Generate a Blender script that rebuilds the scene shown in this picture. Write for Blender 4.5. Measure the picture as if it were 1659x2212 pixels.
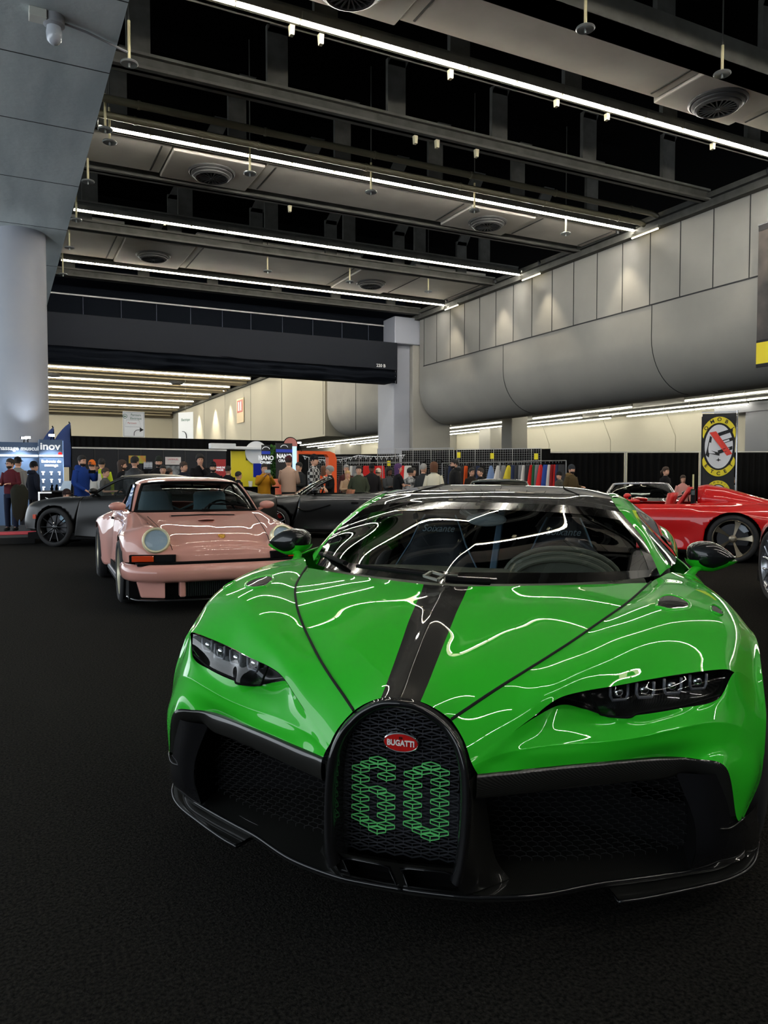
import bpy, math, random
from mathutils import Vector, Matrix, noise
random.seed(7)
scene = bpy.context.scene
for o in list(bpy.data.objects): bpy.data.objects.remove(o)
COL = scene.collection
PI = math.pi
def V(*a): return Vector(a)

# ---------------------------------------------------------------- camera
F_PX, CX, CY, CAM_H = 1655.0, 829.5, 1106.0, 1.24
PITCH = math.atan(69.0 / F_PX)
YAW = math.atan(829.5 / math.hypot(F_PX, 69.0))
cam = bpy.data.cameras.new('camera')
cam.sensor_fit = 'HORIZONTAL'; cam.sensor_width = 36.0
cam.lens = 36.0 * F_PX / 1659.0
cam.clip_end = 400
camo = bpy.data.objects.new('camera', cam); COL.objects.link(camo)
camo.location = (0, 0, CAM_H)
camo.rotation_euler = (PI / 2 - PITCH, 0, -YAW)
scene.camera = camo

# ---------------------------------------------------------------- world, exposure
w = bpy.data.worlds.new('hall_fill'); scene.world = w; w.use_nodes = True
w.node_tree.nodes['Background'].inputs[0].default_value = (0.85, 0.93, 1.0, 1)
w.node_tree.nodes['Background'].inputs[1].default_value = 2.2  # ambient fill added to lift the soffit, entering by the open left side
scene.view_settings.view_transform = 'Standard'
scene.view_settings.look = 'None'
scene.view_settings.exposure = 0.3
scene.view_settings.gamma = 1.0
scene.view_settings.use_curve_mapping = False
scene.cycles.use_denoising = True
scene.cycles.max_bounces = 8
scene.cycles.glossy_bounces = 4
scene.cycles.transparent_max_bounces = 12
scene.cycles.sample_clamp_indirect = 10.0
TUBE = 100.0      # radiance of the fluorescent tubes

# ---------------------------------------------------------------- materials
def srgb(c):
    return tuple((v / 12.92 if v <= 0.04045 else ((v + 0.055) / 1.055) ** 2.4) for v in c)
def rgb(r, g, b): return srgb((r / 255, g / 255, b / 255))
_mats = {}
def mat(name, col, rough=0.5, metal=0.0, coat=0.0, emit=0.0, ecol=None, alpha=1.0, trans=0.0, bump=None, var=None, spec=0.5, coat_rough=0.02, sheen=0):
    if name in _mats: return _mats[name]
    m = bpy.data.materials.new(name); m.use_nodes = True; nt = m.node_tree
    b = nt.nodes['Principled BSDF']
    b.inputs['Base Color'].default_value = (*col, 1)
    b.inputs['Roughness'].default_value = rough
    b.inputs['Metallic'].default_value = metal
    b.inputs['Coat Weight'].default_value = coat
    b.inputs['Coat Roughness'].default_value = coat_rough
    b.inputs['Specular IOR Level'].default_value = spec
    b.inputs['Alpha'].default_value = alpha
    b.inputs['Transmission Weight'].default_value = trans
    if sheen: b.inputs['Sheen Weight'].default_value = sheen
    if emit:
        b.inputs['Emission Color'].default_value = (*(ecol or col), 1)
        b.inputs['Emission Strength'].default_value = emit
    if bump or var:
        tc = nt.nodes.new('ShaderNodeTexCoord')
        if bump:   # (scale, strength, distance)
            n = nt.nodes.new('ShaderNodeTexNoise'); n.inputs['Scale'].default_value = bump[0]; n.inputs['Detail'].default_value = 4
            bp = nt.nodes.new('ShaderNodeBump'); bp.inputs['Strength'].default_value = bump[1]; bp.inputs['Distance'].default_value = bump[2]
            nt.links.new(tc.outputs['Object'], n.inputs['Vector']); nt.links.new(n.outputs['Fac'], bp.inputs['Height'])
            nt.links.new(bp.outputs['Normal'], b.inputs['Normal'])
        if var:    # (scale, colour 2, [stretch])
            n = nt.nodes.new('ShaderNodeTexNoise'); n.inputs['Scale'].default_value = var[0]; n.inputs['Detail'].default_value = 6
            mp = nt.nodes.new('ShaderNodeMapping')
            if len(var) > 2: mp.inputs['Scale'].default_value = var[2]
            r = nt.nodes.new('ShaderNodeMapRange'); r.inputs[1].default_value = 0.35; r.inputs[2].default_value = 0.65
            mx = nt.nodes.new('ShaderNodeMix'); mx.data_type = 'RGBA'
            mx.inputs[6].default_value = (*col, 1); mx.inputs[7].default_value = (*var[1], 1)
            nt.links.new(tc.outputs['Object'], mp.inputs['Vector']); nt.links.new(mp.outputs[0], n.inputs['Vector'])
            nt.links.new(n.outputs['Fac'], r.inputs[0]); nt.links.new(r.outputs[0], mx.inputs[0]); nt.links.new(mx.outputs[2], b.inputs['Base Color'])
    _mats[name] = m
    return m
def carbon(name, scale=90.0, c0=0.006, c1=0.022, rough=0.35, coat=1.0):
    if name in _mats: return _mats[name]
    m = mat(name, (c0, c0, c0), rough, 0.0, coat, spec=.12); nt = m.node_tree; b = nt.nodes['Principled BSDF']
    tc = nt.nodes.new('ShaderNodeTexCoord'); mp = nt.nodes.new('ShaderNodeMapping')
    mp.inputs['Rotation'].default_value = (0.4, 0.3, PI / 4)
    wv = nt.nodes.new('ShaderNodeTexWave'); wv.inputs['Scale'].default_value = scale; wv.inputs['Distortion'].default_value = 0
    mx = nt.nodes.new('ShaderNodeMix'); mx.data_type = 'RGBA'
    mx.inputs[6].default_value = (c0, c0, c0, 1); mx.inputs[7].default_value = (c1, c1, c1 * .9, 1)
    nt.links.new(tc.outputs['Object'], mp.inputs['Vector']); nt.links.new(mp.outputs[0], wv.inputs['Vector'])
    nt.links.new(wv.outputs['Fac'], mx.inputs[0]); nt.links.new(mx.outputs[2], b.inputs['Base Color'])
    return m
def glass(name, tint=(0.6, 0.65, 0.65), rough=0.0, mixf=0.5):
    """thin tinted window pane: clear transmission plus fresnel reflection"""
    if name in _mats: return _mats[name]
    m = bpy.data.materials.new(name); m.use_nodes = True; nt = m.node_tree; nt.nodes.clear()
    out = nt.nodes.new('ShaderNodeOutputMaterial'); t = nt.nodes.new('ShaderNodeBsdfTransparent'); t.inputs[0].default_value = (*tint, 1)
    g = nt.nodes.new('ShaderNodeBsdfGlossy'); g.inputs['Roughness'].default_value = rough; g.inputs[0].default_value = (1, 1, 1, 1)
    f = nt.nodes.new('ShaderNodeFresnel'); ge = nt.nodes.new('ShaderNodeNewGeometry'); mr = nt.nodes.new('ShaderNodeMapRange')
    mr.inputs[3].default_value = 1.0 + mixf; mr.inputs[4].default_value = 1.0 / (1.0 + mixf)
    nt.links.new(ge.outputs['Backfacing'], mr.inputs[0]); nt.links.new(mr.outputs[0], f.inputs[0])
    mx = nt.nodes.new('ShaderNodeMixShader')
    nt.links.new(f.outputs[0], mx.inputs[0]); nt.links.new(t.outputs[0], mx.inputs[1]); nt.links.new(g.outputs[0], mx.inputs[2])
    nt.links.new(mx.outputs[0], out.inputs[0]); _mats[name] = m
    return m

# ---------------------------------------------------------------- object helpers
def tag(o, label=None, cat=None, group=None, kind=None):
    if label: o['label'] = label
    if cat: o['category'] = cat
    if group: o['group'] = group
    if kind: o['kind'] = kind
    return o
def thing(name, label, cat, loc=(0, 0, 0), rz=0.0, group=None):
    o = bpy.data.objects.new(name, None); COL.objects.link(o)
    o.location = loc; o.rotation_euler = (0, 0, rz); o.empty_display_size = 0.1
    return tag(o, label, cat, group)
class MB:
    def __init__(s): s.v = []; s.f = []; s.m = []; s.mats = []
    def mi(s, m):
        if m is None: return 0
        if m not in s.mats: s.mats.append(m)
        return s.mats.index(m)
    def add(s, vs, fs, m=None, T=None):
        b = len(s.v); k = s.mi(m)
        for p in vs: s.v.append(tuple(T @ Vector(p)) if T is not None else tuple(p))
        for f in fs: s.f.append([b + i for i in f]); s.m.append(k)
        return s
    def box(s, lo, hi, m=None, T=None):
        x0, y0, z0 = lo; x1, y1, z1 = hi
        vs = [(x0, y0, z0), (x1, y0, z0), (x1, y1, z0), (x0, y1, z0), (x0, y0, z1), (x1, y0, z1), (x1, y1, z1), (x0, y1, z1)]
        return s.add(vs, [(0, 3, 2, 1), (4, 5, 6, 7), (0, 1, 5, 4), (1, 2, 6, 5), (2, 3, 7, 6), (3, 0, 4, 7)], m, T)
    def bar(s, a, b, wx, wz, m=None, up=(0, 0, 1)):
        a = Vector(a); b = Vector(b); d = (b - a); L = d.length; d.normalize(); u = Vector(up)
        x = d.cross(u)
        if x.length < 1e-4: x = d.cross(Vector((0, 1, 0)))
        x.normalize(); u = x.cross(d)
        M = Matrix((x, d, u)).transposed().to_4x4(); M.translation = a
        return s.box((-wx / 2, 0, -wz / 2), (wx / 2, L, wz / 2), m, M)
    def tube(s, pts, r, m=None, n=8, cap=True, sy=1.0, closed=False):
        """round tube along a polyline; r is one radius or a list"""
        pts = [Vector(p) for p in pts]; k = len(pts)
        rs = r if isinstance(r, (list, tuple)) else [r] * k
        vs = []; px = None
        for i, p in enumerate(pts):
            if closed: d = pts[(i + 1) % k] - pts[i - 1]
            else: d = pts[min(i + 1, k - 1)] - pts[max(i - 1, 0)]
            d.normalize()
            if px is None:
                px = d.cross(Vector((0, 0, 1)))
                if px.length < 1e-3: px = d.cross(Vector((0, 1, 0)))
            px = px - d * px.dot(d)
            if px.length < 1e-6: px = d.orthogonal()
            px.normalize(); py = d.cross(px)
            for j in range(n):
                a = 2 * PI * j / n
                vs.append(p + px * (math.cos(a) * rs[i]) + py * (math.sin(a) * rs[i] * sy))
        fs = []
        for i in range(k if closed else k - 1):
            for j in range(n):
                a = i * n + j; b = i * n + (j + 1) % n; i2 = (i + 1) % k
                fs.append((a, b, i2 * n + (j + 1) % n, i2 * n + j))
        if cap and not closed:
            fs.append(tuple(reversed(range(n)))); fs.append(tuple(range((k - 1) * n, k * n)))
        return s.add(vs, fs, m)
    def rings(s, rings, m=None, cap=True, T=None):
        """skin a list of equal-length closed rings"""
        n = len(rings[0]); vs = [p for r in rings for p in r]; fs = []
        for i in range(len(rings) - 1):
            for j in range(n):
                fs.append((i * n + j, i * n + (j + 1) % n, (i + 1) * n + (j + 1) % n, (i + 1) * n + j))
        if cap:
            fs.append(tuple(reversed(range(n)))); fs.append(tuple(range((len(rings) - 1) * n, len(rings) * n)))
        return s.add(vs, fs, m, T)
    def lathe(s, prof, m=None, n=24, T=None, cap=True):
        """profile of (radius, height) spun about local z"""
        return s.rings([[(r * math.cos(2 * PI * j / n), r * math.sin(2 * PI * j / n), z) for j in range(n)] for r, z in prof], m, cap, T)
    def ell(s, c, r, m=None, n=12, k=8, T=None):
        c = Vector(c); R = []
        for i in range(k + 1):
            a = -PI / 2 + PI * i / k
            rr = max(math.cos(a), 0.02)
            R.append([(c.x + r[0] * rr * math.cos(2 * PI * j / n), c.y + r[1] * rr * math.sin(2 * PI * j / n), c.z + r[2] * math.sin(a)) for j in range(n)])
        return s.rings(R, m, True, T)
    def prism(s, poly, y0, y1, m=None, T=None):
        """polygon in local xz extruded along y"""
        n = len(poly); vs = [(x, y0, z) for x, z in poly] + [(x, y1, z) for x, z in poly]
        fs = [tuple(range(n)), tuple(reversed(range(n, 2 * n)))]
        for i in range(n): fs.append((i, i + n, (i + 1) % n + n, (i + 1) % n))
        return s.add(vs, fs, m, T)
    def grid(s, G, m=None, flip=False, close_u=False):
        R = len(G); C_ = len(G[0]); vs = [p for r in G for p in r]; fs = []
        for i in range(R - 1):
            for j in range(C_ - 1 + (1 if close_u else 0)):
                j2 = (j + 1) % C_
                f = (i * C_ + j, i * C_ + j2, (i + 1) * C_ + j2, (i + 1) * C_ + j)
                fs.append(tuple(reversed(f)) if flip else f)
        return s.add(vs, fs, m)
    def build(s, name, m=None, parent=None, smooth=False, label=None, cat=None, group=None, kind=None, bevel=0, solid=0, weld=0, auto=None, loc=None):
        me = bpy.data.meshes.new(name); me.from_pydata(s.v, [], s.f)
        if m is not None and not s.mats: me.materials.append(m)
        for q in s.mats: me.materials.append(q)
        if s.mats: me.polygons.foreach_set('material_index', s.m)
        if smooth: me.polygons.foreach_set('use_smooth', [True] * len(me.polygons))
        me.update()
        o = bpy.data.objects.new(name, me); COL.objects.link(o)
        if parent is not None: o.parent = parent
        if loc is not None: o.location = loc
        if weld:
            w_ = o.modifiers.new('weld', 'WELD'); w_.merge_threshold = weld
        if solid:
            q = o.modifiers.new('solid', 'SOLIDIFY'); q.thickness = solid; q.offset = -1
        if bevel:
            q = o.modifiers.new('bevel', 'BEVEL'); q.width = bevel; q.segments = 2; q.limit_method = 'ANGLE'
        if auto is not None and smooth:
            me.set_sharp_from_angle(angle=math.radians(auto))
        return tag(o, label, cat, group, kind)
def copy_tree(o, parent=None):
    c = o.copy(); COL.objects.link(c)
    if parent is not None: c.parent = parent
    for ch in list(o.children): copy_tree(ch, c)
    return c
def cubic(P, n):
    """n points on a smooth curve through P (centripetal Catmull-Rom, natural ends)"""
    P = [Vector(p) for p in P]; k = len(P)
    if k == 2: return [P[0].lerp(P[1], i / (n - 1)) for i in range(n)]
    Q = [2 * P[0] - P[1]] + P + [2 * P[-1] - P[-2]]
    out = []
    for i in range(n):
        t = i / (n - 1) * (k - 1); j = min(int(t), k - 2); t -= j
        p0, p1, p2, p3 = Q[j:j + 4]
        out.append(0.5 * ((2 * p1) + (p2 - p0) * t + (2 * p0 - 5 * p1 + 4 * p2 - p3) * t * t + (3 * p1 - p0 - 3 * p2 + p3) * t ** 3))
    return out
def net(rows, nu, nv):
    """smooth surface through a net of control points -> grid nv x nu"""
    R = [cubic(r, nu) for r in rows]
    cols = [cubic([R[i][j] for i in range(len(R))], nv) for j in range(nu)]
    return [[cols[j][i] for j in range(nu)] for i in range(nv)]
def fair(G, it=100, k=.05):
    """relax a grid towards a thin plate: edges stay, ripples inside go"""
    import numpy as np
    A = np.array([[tuple(p) for p in r] for r in G])
    def lap(X):
        L_ = np.zeros_like(X); L_[1:-1, 1:-1] = X[:-2, 1:-1] + X[2:, 1:-1] + X[1:-1, :-2] + X[1:-1, 2:] - 4 * X[1:-1, 1:-1]; return L_
    for _ in range(it):
        B = lap(lap(A)); A[2:-2, 2:-2] -= k * .5 * B[2:-2, 2:-2]
    return [[Vector(p) for p in r] for r in A]
def mirror(G): return [[Vector((-p[0], p[1], p[2])) for p in r] for r in G]
def text(body, size, m, parent, loc, rot, name='lettering', depth=0.002, align='CENTER', sx=1.0, bold=0.0, shear=0):
    cu = bpy.data.curves.new(name, 'FONT'); cu.body = body; cu.size = size; cu.extrude = depth; cu.offset = bold
    cu.align_x = align; cu.align_y = 'CENTER'; cu.resolution_u = 3; cu.shear = shear
    t = bpy.data.objects.new('t', cu); COL.objects.link(t)
    bpy.context.view_layer.update()
    me = bpy.data.meshes.new_from_object(t.evaluated_get(bpy.context.evaluated_depsgraph_get()))
    bpy.data.objects.remove(t); me.materials.clear(); me.materials.append(m); me.name = name
    o = bpy.data.objects.new(name, me); COL.objects.link(o); o.parent = parent
    o.location = loc; o.rotation_euler = rot; o.scale = (sx, 1, 1)
    return o
def ray(px, py):
    """world direction seen at a photo pixel, one unit of depth long (used to lay the place out)"""
    f = V(math.sin(YAW) * math.cos(PITCH), math.cos(YAW) * math.cos(PITCH), -math.sin(PITCH))
    r = V(math.cos(YAW), -math.sin(YAW), 0); u = r.cross(f)
    return f + r * ((px - CX) / F_PX) - u * ((py - CY) / F_PX)
def atD(px, py, d): return V(0, 0, CAM_H) + ray(px, py) * d
def onY(px, py, y): r = ray(px, py); return V(0, 0, CAM_H) + r * (y / r.y)
def onX(px, py, x): r = ray(px, py); return V(0, 0, CAM_H) + r * (x / r.x)
# ================================================================ THE HALL
carpet = mat('black_carpet', rgb(52, 50, 46), 1.0, spec=0.05, bump=(150, 1.0, 0.03), var=(95, rgb(18, 18, 17)))
conc = mat('board_marked_concrete', rgb(196, 204, 204), 0.85, bump=(6, 0.25, 0.03), var=(1.2, rgb(170, 180, 182), (1.6, 0.25, 1)))
steel = mat('grey_ceiling_steel', rgb(84, 84, 80), 0.75, spec=.2, var=(3, rgb(70, 70, 66)))
steel2 = mat('grey_beam_paint', rgb(96, 96, 91), 0.7, spec=.3, var=(2, rgb(82, 82, 77)))
duct = mat('painted_duct_panel', rgb(200, 195, 184), 0.7, spec=.2, var=(0.8, rgb(186, 181, 171)))
black = mat('black_deck', rgb(13, 13, 13), 1.0, spec=0)
plaster = mat('white_plaster', rgb(152, 150, 143), 0.8, bump=(2.5, 0.12, 0.05), var=(0.7, rgb(145, 143, 137)))
cream = mat('cream_plaster', rgb(178, 174, 158), 0.85, bump=(2, 0.1, 0.04))
darkline = mat('dark_joint', rgb(40, 40, 42), 0.9)
navy = mat('navy_fascia', rgb(24, 27, 34), 0.75, spec=.2)
drapeb = mat('dark_blue_drape', rgb(11, 15, 22), 0.9, spec=.1)
pipem = mat('olive_pipe', rgb(104, 100, 80), 0.5)
tube_m = mat('lit_fluorescent_tube', (1, 1, 1), 0.3, emit=TUBE, ecol=(1.0, 0.96, 0.88))
glow_m = mat('warm_glow', (0.9, 0.85, 0.7), 0.3, emit=6.0, ecol=(1.0, 0.87, 0.60))  # warm emission in place of bounced tube light; cove tubes share it
far_m = mat('warm_far_tube', (1, 1, 1), 0.3, emit=60, ecol=(1.0, 0.90, 0.70))
HC = 9.7      # height of the light rows

MB().box((-14, -16, -0.2), (36, 104, 0)).build('floor', carpet, kind='structure')
MB().box((-14, -16, 12.6), (36, 104, 12.8)).build('ceiling', black, kind='structure')
MB().box((-14, -16.3, 0), (36, -16, 12.6)).build('wall_back', mat('dim_wall', rgb(60, 62, 66), 0.8), kind='structure')
MB().box((-14, 103.7, 0), (36, 104, 12.6)).build('wall_far', cream, kind='structure')
# hall's far end: cream wall with a brown concrete band above it
b = MB().box((-13, 99, 0), (24, 99.5, 9.0), cream)
b.build('wall_end', cream, kind='structure')
MB().box((-13, 98.2, 9.0), (24, 99.4, 12.6)).build('trim_9', mat('brown_concrete', rgb(120, 108, 84), 0.9, var=(0.5, rgb(90, 80, 62))), kind='structure')

# concrete soffit over the left aisle, its form-board joints, the round column
b = MB().box((-13.9, -15.9, 8.1), (1.78, 33.6, 8.75), conc)
for y in (5.2, 8.3, 10.1, 11.75, 13.9, 16.4, 19.5, 23.0, 27.0): b.box((-13.9, y, 8.094), (1.785, y + 0.018, 8.11), darkline)
b.build('ceiling_soffit', kind='structure')
MB().lathe([(0.66, 0), (0.66, 8.1)], n=56).build('column', mat('column_paint', rgb(158, 162, 172), 0.6, var=(0.9, rgb(166, 168, 174))), smooth=True, auto=40, kind='structure', loc=(0.62, 23.87, 0))

# right wall: flat upper wall with joint lines, rolled lower edge
def wall_profile():
    P = [(19.6, 9.55), (19.6, 7.1), (19.6, 6.0)]
    for k in range(1, 13):
        a = k / 12 * PI / 2
        P.append((19.6 + 1.75 * (1 - math.cos(a)), 6.0 - 1.8 * math.sin(a)))
    P += [(22.0, 4.2), (22.0, 4.95), (22.0, 9.55)]
    return P
def bulge(y0, y1, name):
    b = MB(); P = wall_profile(); n = len(P)
    # rounded left/right ends where the roll turns back
    def sec(y, inset):
        out = []
        for x, z in P: out.append((x + inset * (1.0 if x < 21.9 else 0.0), y, z))
        return out
    R = [sec(y0, 0.45), sec(y0 + 0.12, 0.16), sec(y0 + 0.4, 0.0), sec(y1 - 0.4, 0), sec(y1 - .12, 0.16), sec(y1, 0.45)]
    b.rings(R, plaster)
    return b.build(name, kind='structure', smooth=True, auto=35)
bulge(-15.8, 35.4, 'wall_right')
bulge(37.0, 48.0, 'wall_right_far')
MB().box((19.6, 48.0, 4.2), (22, 98.9, 9.6), cream).build('wall_right_end', kind='structure')
# panel joints on the upper wall: individual grooves are surface pattern of the wall
b = MB()
y = 15.41 - 1.275 * 24
while y < 35.0:
    if y > -15: b.box((19.585, y - 0.012, 7.1), (19.605, y + 0.012, 9.5))
    y += 1.275
b.box((19.58, -15.8, 7.08), (19.606, 34.6, 7.12))
for ys in (19.13, 27.6, 10.6, 2.1):
    pts = [(x - .006, ys, z) for x, z in wall_profile()[1:15]]
    b.tube(pts, 0.012, n=5)
for ys in (43.0, 48.3, 56.8, 65, 73.5, 82): b.box((19.585, ys - .015, 4.3), (19.605, ys + .015, 9.5))
b.build('trim_1', darkline, kind='structure')
b = MB().box((19.35, -15.8, 9.5), (19.75, 35.6, 9.72), steel).bar((19.42, -15.8, 9.86), (19.42, 35.2, 9.86), .16, .16, steel)
b.box((19.35, 37, 9.5), (19.75, 98.9, 9.72), steel); b.build('trim_2', kind='structure')
# pillar between the two hall bays
b = MB().box((18.35, 35.5, 0), (19.3, 37.4, 9.7), mat('pillar_grey', rgb(150, 154, 164), 0.7)).box((19.3, 35.2, 0), (21.6, 37.4, 9.6), plaster)
b.box((18.2, 35.1, 8.25), (19.7, 37.4, 9.62), mat('pillar_grey', None))
b.build('wall_pillar', kind='structure', bevel=0.04)
# low bay to the right: soffit, recessed cream wall, roller door
MB().box((20.6, -15.8, 4.95), (35.9, 99, 5.15), plaster).build('ceiling_low', kind='structure')
MB().box((32.5, -15.8, 0), (32.8, 98, 4.95), cream).build('wall_recess', kind='structure')
b = MB()
for ys in (29.9, 34.8, 40.5): b.tube([(32.47, ys, z) for z in (0.5, 3.6)] + [(32.3, ys + .5, 4.9)], 0.015, n=5)
b.build('trim_3', mat('pale_joint', rgb(150, 146, 130), 0.9), kind='structure')
b = MB()
for yy in (44.0, 52.0, 60.0, 70.0): b.box((30.2, yy, 0), (32.5, yy + 1.4, 4.95), plaster)
b.box((25.6, 35.2, 0), (26.7, 36.2, 4.95), plaster)
b.build('trim_4', kind='structure', bevel=0.05)
rd = MB().box((31.9, 15.0, 0), (32.1, 24.6, 4.6), mat('roller_frame', rgb(96, 98, 104), 0.6))
z = 0.05
while z < 4.4:
    rd.box((31.84, 15.2, z), (31.92, 23.3, z + 0.07), mat('roller_slat', rgb(88, 90, 98), 0.5)); z += 0.09
rd.box((31.6, 23.3, 0), (32.2, 24.9, 4.6), mat('door_jamb', rgb(110, 112, 118), 0.6)).box((31.5, 23.1, 4.45), (32.3, 26.6, 4.9), mat('roller_frame', None))
rd.build('door_1', kind='structure')

# header between bays: navy fascia, upper wall, bunched drape under it
b = MB().box((-13.9, 35.0, 6.86), (18.3, 36.6, 8.25), navy).box((-13.9, 36.4, 8.2), (19.5, 36.7, 12.5), drapeb)
b.build('wall_header', kind='structure', bevel=0.02)
G = []
for i in range(9):
    row = []
    for j in range(300):
        x = -13.9 + j * 0.1075
        z = 6.88 - i * 0.085 + 0.03 * noise.noise(V(x * .6, i * .7, 1)) * 2
        yy = 35.05 + 0.10 * math.sin(i * 1.9 + 2.5 * noise.noise(V(x * .35, i * .3, 4))) + .12 * noise.noise(V(x * .9, i, 9))
        row.append((x, yy, z))
    G.append(row)
b = MB().grid(G, drapeb).box((-13.9, 35.3, 6.25), (18.2, 36.3, 6.9), drapeb)
tag(b.build('header_drape', smooth=True), 'dark blue gathered drape hanging under the long header beam', 'drape')
t = MB().box((18.35, 35.19, 6.2), (18.38, 35.3, 6.9)).build('trim_5', navy, kind='structure')
wl = mat('white_letters', rgb(220, 220, 220), 0.6)
hd = bpy.data.objects['wall_header']
text('220 B', 0.22, wl, hd, (17.35, 34.99, 7.02), (PI / 2, 0, 0), depth=.004, bold=.004)
tag(MB().bar((-13.9, 36.33, 9.33), (18.2, 36.33, 9.33), .05, .06).build('thin_ceiling_rail', mat('pale_rail', rgb(190, 190, 186), 0.4)), 'thin pale rail running along the dark wall above the header', 'rail')
b = MB()
for x in (3.4, 5.0, 6.55, 8.1, 9.6, 11.0, 12.6, 14.2, 15.8, 17.3): b.box((x, 36.36, 8.26), (x + .02, 36.41, 9.3))
b.build('trim_6', mat('navy_joint', rgb(70, 76, 90), .7), kind='structure')

# ---- trusses: bottom chord, verticals, top chord; one thing per line
VX = [2.72 + 3.005 * k for k in range(6)]
def truss(y, label, chord_z=HC, w=0.34, heavy=False, x0=1.9):
    t = thing('ceiling_truss', label, 'truss', (0, y, 0), group=None)
    b = MB().box((x0, -w / 2, chord_z), (19.4, w / 2, chord_z + 0.06), steel2).box((x0, -w / 2 + .02, chord_z + 0.28), (19.4, w / 2 - .02, chord_z + 0.34), steel2)
    b.box((x0, -0.05, chord_z), (19.4, 0.05, chord_z + .34), steel)
    if heavy: b.box((x0, -w / 2, chord_z), (19.4, w / 2, chord_z + .55), steel2)
    b.build('bottom_chord', None, t)
    for x in VX:
        if x < 2.5: continue
        q = MB().box((x - .24, -.06, chord_z + .3), (x + .24, .06, 11.35), steel)
        q.prism([(x - .24, 11.2), (x + .24, 11.2), (x + .55, 11.9), (x + .1, 11.9)], -.06, .06, steel)
        q.build('web_plate', None, t)
    MB().box((x0, -.16, 11.85), (19.4, .16, 12.4), black).build('top_chord', None, t)
    return t
for y, lab in ((16.8, 'grey ceiling truss between the nearest light row and the twin pipes'), (22.65, 'grey ceiling truss just behind the first row of duct diffusers in view'),
               (28.1, 'grey ceiling truss in front of the most distant duct panels'), (35.3 - .6, 'farthest grey ceiling truss, above the navy header')):
    truss(y, lab)
truss(11.25, 'heavy grey ceiling beam crossing the top right corner', HC - .1, 0.5, True)
for y, lab in ((13.95, 'truss carrying the brightest light row at the top'), (20.05, 'truss carrying the second light row'), (26.35, 'truss carrying the third light row'), (32.45, 'truss carrying the fourth, farthest light row')):
    t = truss(y, lab, HC + .05, 0.2)
for y in (8.0, 5.2, 2.0, -1.0, -4.2, -10.3):
    MB().box((1.9, y - .15, HC), (19.4, y + .15, HC + .35), steel2).box((1.9, y - .15, 11.85), (19.4, y + .15, 12.4), black).build('trim_7', kind='structure')

# ---- fluorescent rows: every tube fixture is a thing of its own
proto = thing('tube_light', 'x', 'ceiling light')
MB().box((-.61, .02, .03), (.61, .12, .12), steel2).box((-.60, -.11, -.055), (.60, -.03, -.035), glow_m).build('housing', None, proto)  # glowing strip paints the lit flange below the tube
MB().tube([(-.565, -.03, .0), (.565, -.03, .0)], .040, tube_m, n=10).build('tube', None, proto, smooth=True, auto=50)
for q_ in ((-.605, -.58), (.58, .605)): MB().box((q_[0], -.06, -.04), (q_[1], .02, .05)).build('socket', mat('socket_grey', rgb(120, 120, 115), .5), proto)
MB().box((-.61, -.135, -.012), (.61, -.12, .14)).box((-.61, .02, -.012), (.61, .03, .03)).box((-.61, -.12, .12), (.61, .02, .14)).build('reflector', steel2, proto)
first = True
rows = [(13.7, 1.45, 19.2, 'nearest, brightest row across the top'), (19.8, 2.25, 18.75, 'second row from the top'), (26.1, 2.2, 18.9, 'third row from the top'), (32.2, 2.25, 18.9, 'fourth row, farthest in front of the navy header')]
for ry in (7.6, 1.5, -4.6, -10.7): rows.append((ry, 2.25, 19.0, None))
for ry, xa, xb, lab in rows:
    x = xa + .61
    while x < xb:
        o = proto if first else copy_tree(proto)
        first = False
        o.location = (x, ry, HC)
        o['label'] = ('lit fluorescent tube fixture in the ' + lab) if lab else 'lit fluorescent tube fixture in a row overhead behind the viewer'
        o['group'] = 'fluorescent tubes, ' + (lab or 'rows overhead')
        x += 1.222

# cove tubes standing out at the wall end of rows
def cove(y, z=9.45):
    t = thing('cove_light', 'short lit fluorescent lamp tucked along the top of the right wall', 'ceiling light', (19.3, y, z), PI / 2, 'cove lamps at the wall top')
    MB().box((-.62, -.05, 0), (.62, .06, .08), steel2).build('housing', None, t)
    MB().tube([(-.58, 0, -.03), (.58, 0, -.03)], .025, glow_m, n=8).build('tube', None, t)
for y in (19.2, 25.3, 31.4): cove(y)

# wall-washer spots that throw the scallops
def washer(y, x=19.15, z=9.75, e=200, near=True):
    t = thing('wall_washer', 'small black spotlight washing the right wall of the ' + ('near' if near else 'far') + ' bay from above', 'spotlight', (x, y, z), 0, 'wall washing spotlights above the right wall' if near else 'wall washing spotlights in the far bay')
    MB().lathe([(.05, -.06), (.07, .06), (.05, .12)], n=12).build('can', mat('black_metal', rgb(25, 25, 26), .5), t)
    L = bpy.data.lights.new('washer_beam', 'SPOT'); L.energy = e; L.spot_size = math.radians(78); L.spot_blend = .5; L.color = (1.0, .87, .66); L.shadow_soft_size = .05
    o = bpy.data.objects.new('washer_beam', L); COL.objects.link(o); o.parent = t; o.location = (0, 0, -.09)
    o.rotation_euler = (0, math.radians(14), 0)
for y in (14.5, 20.3, 24.6, 27.6, 31.6): washer(y, e=420)
for y in (54.1, 60, 66.1, 71.6, 77.2, 84.3): washer(y, x=19.0, e=3000, near=False)

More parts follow.
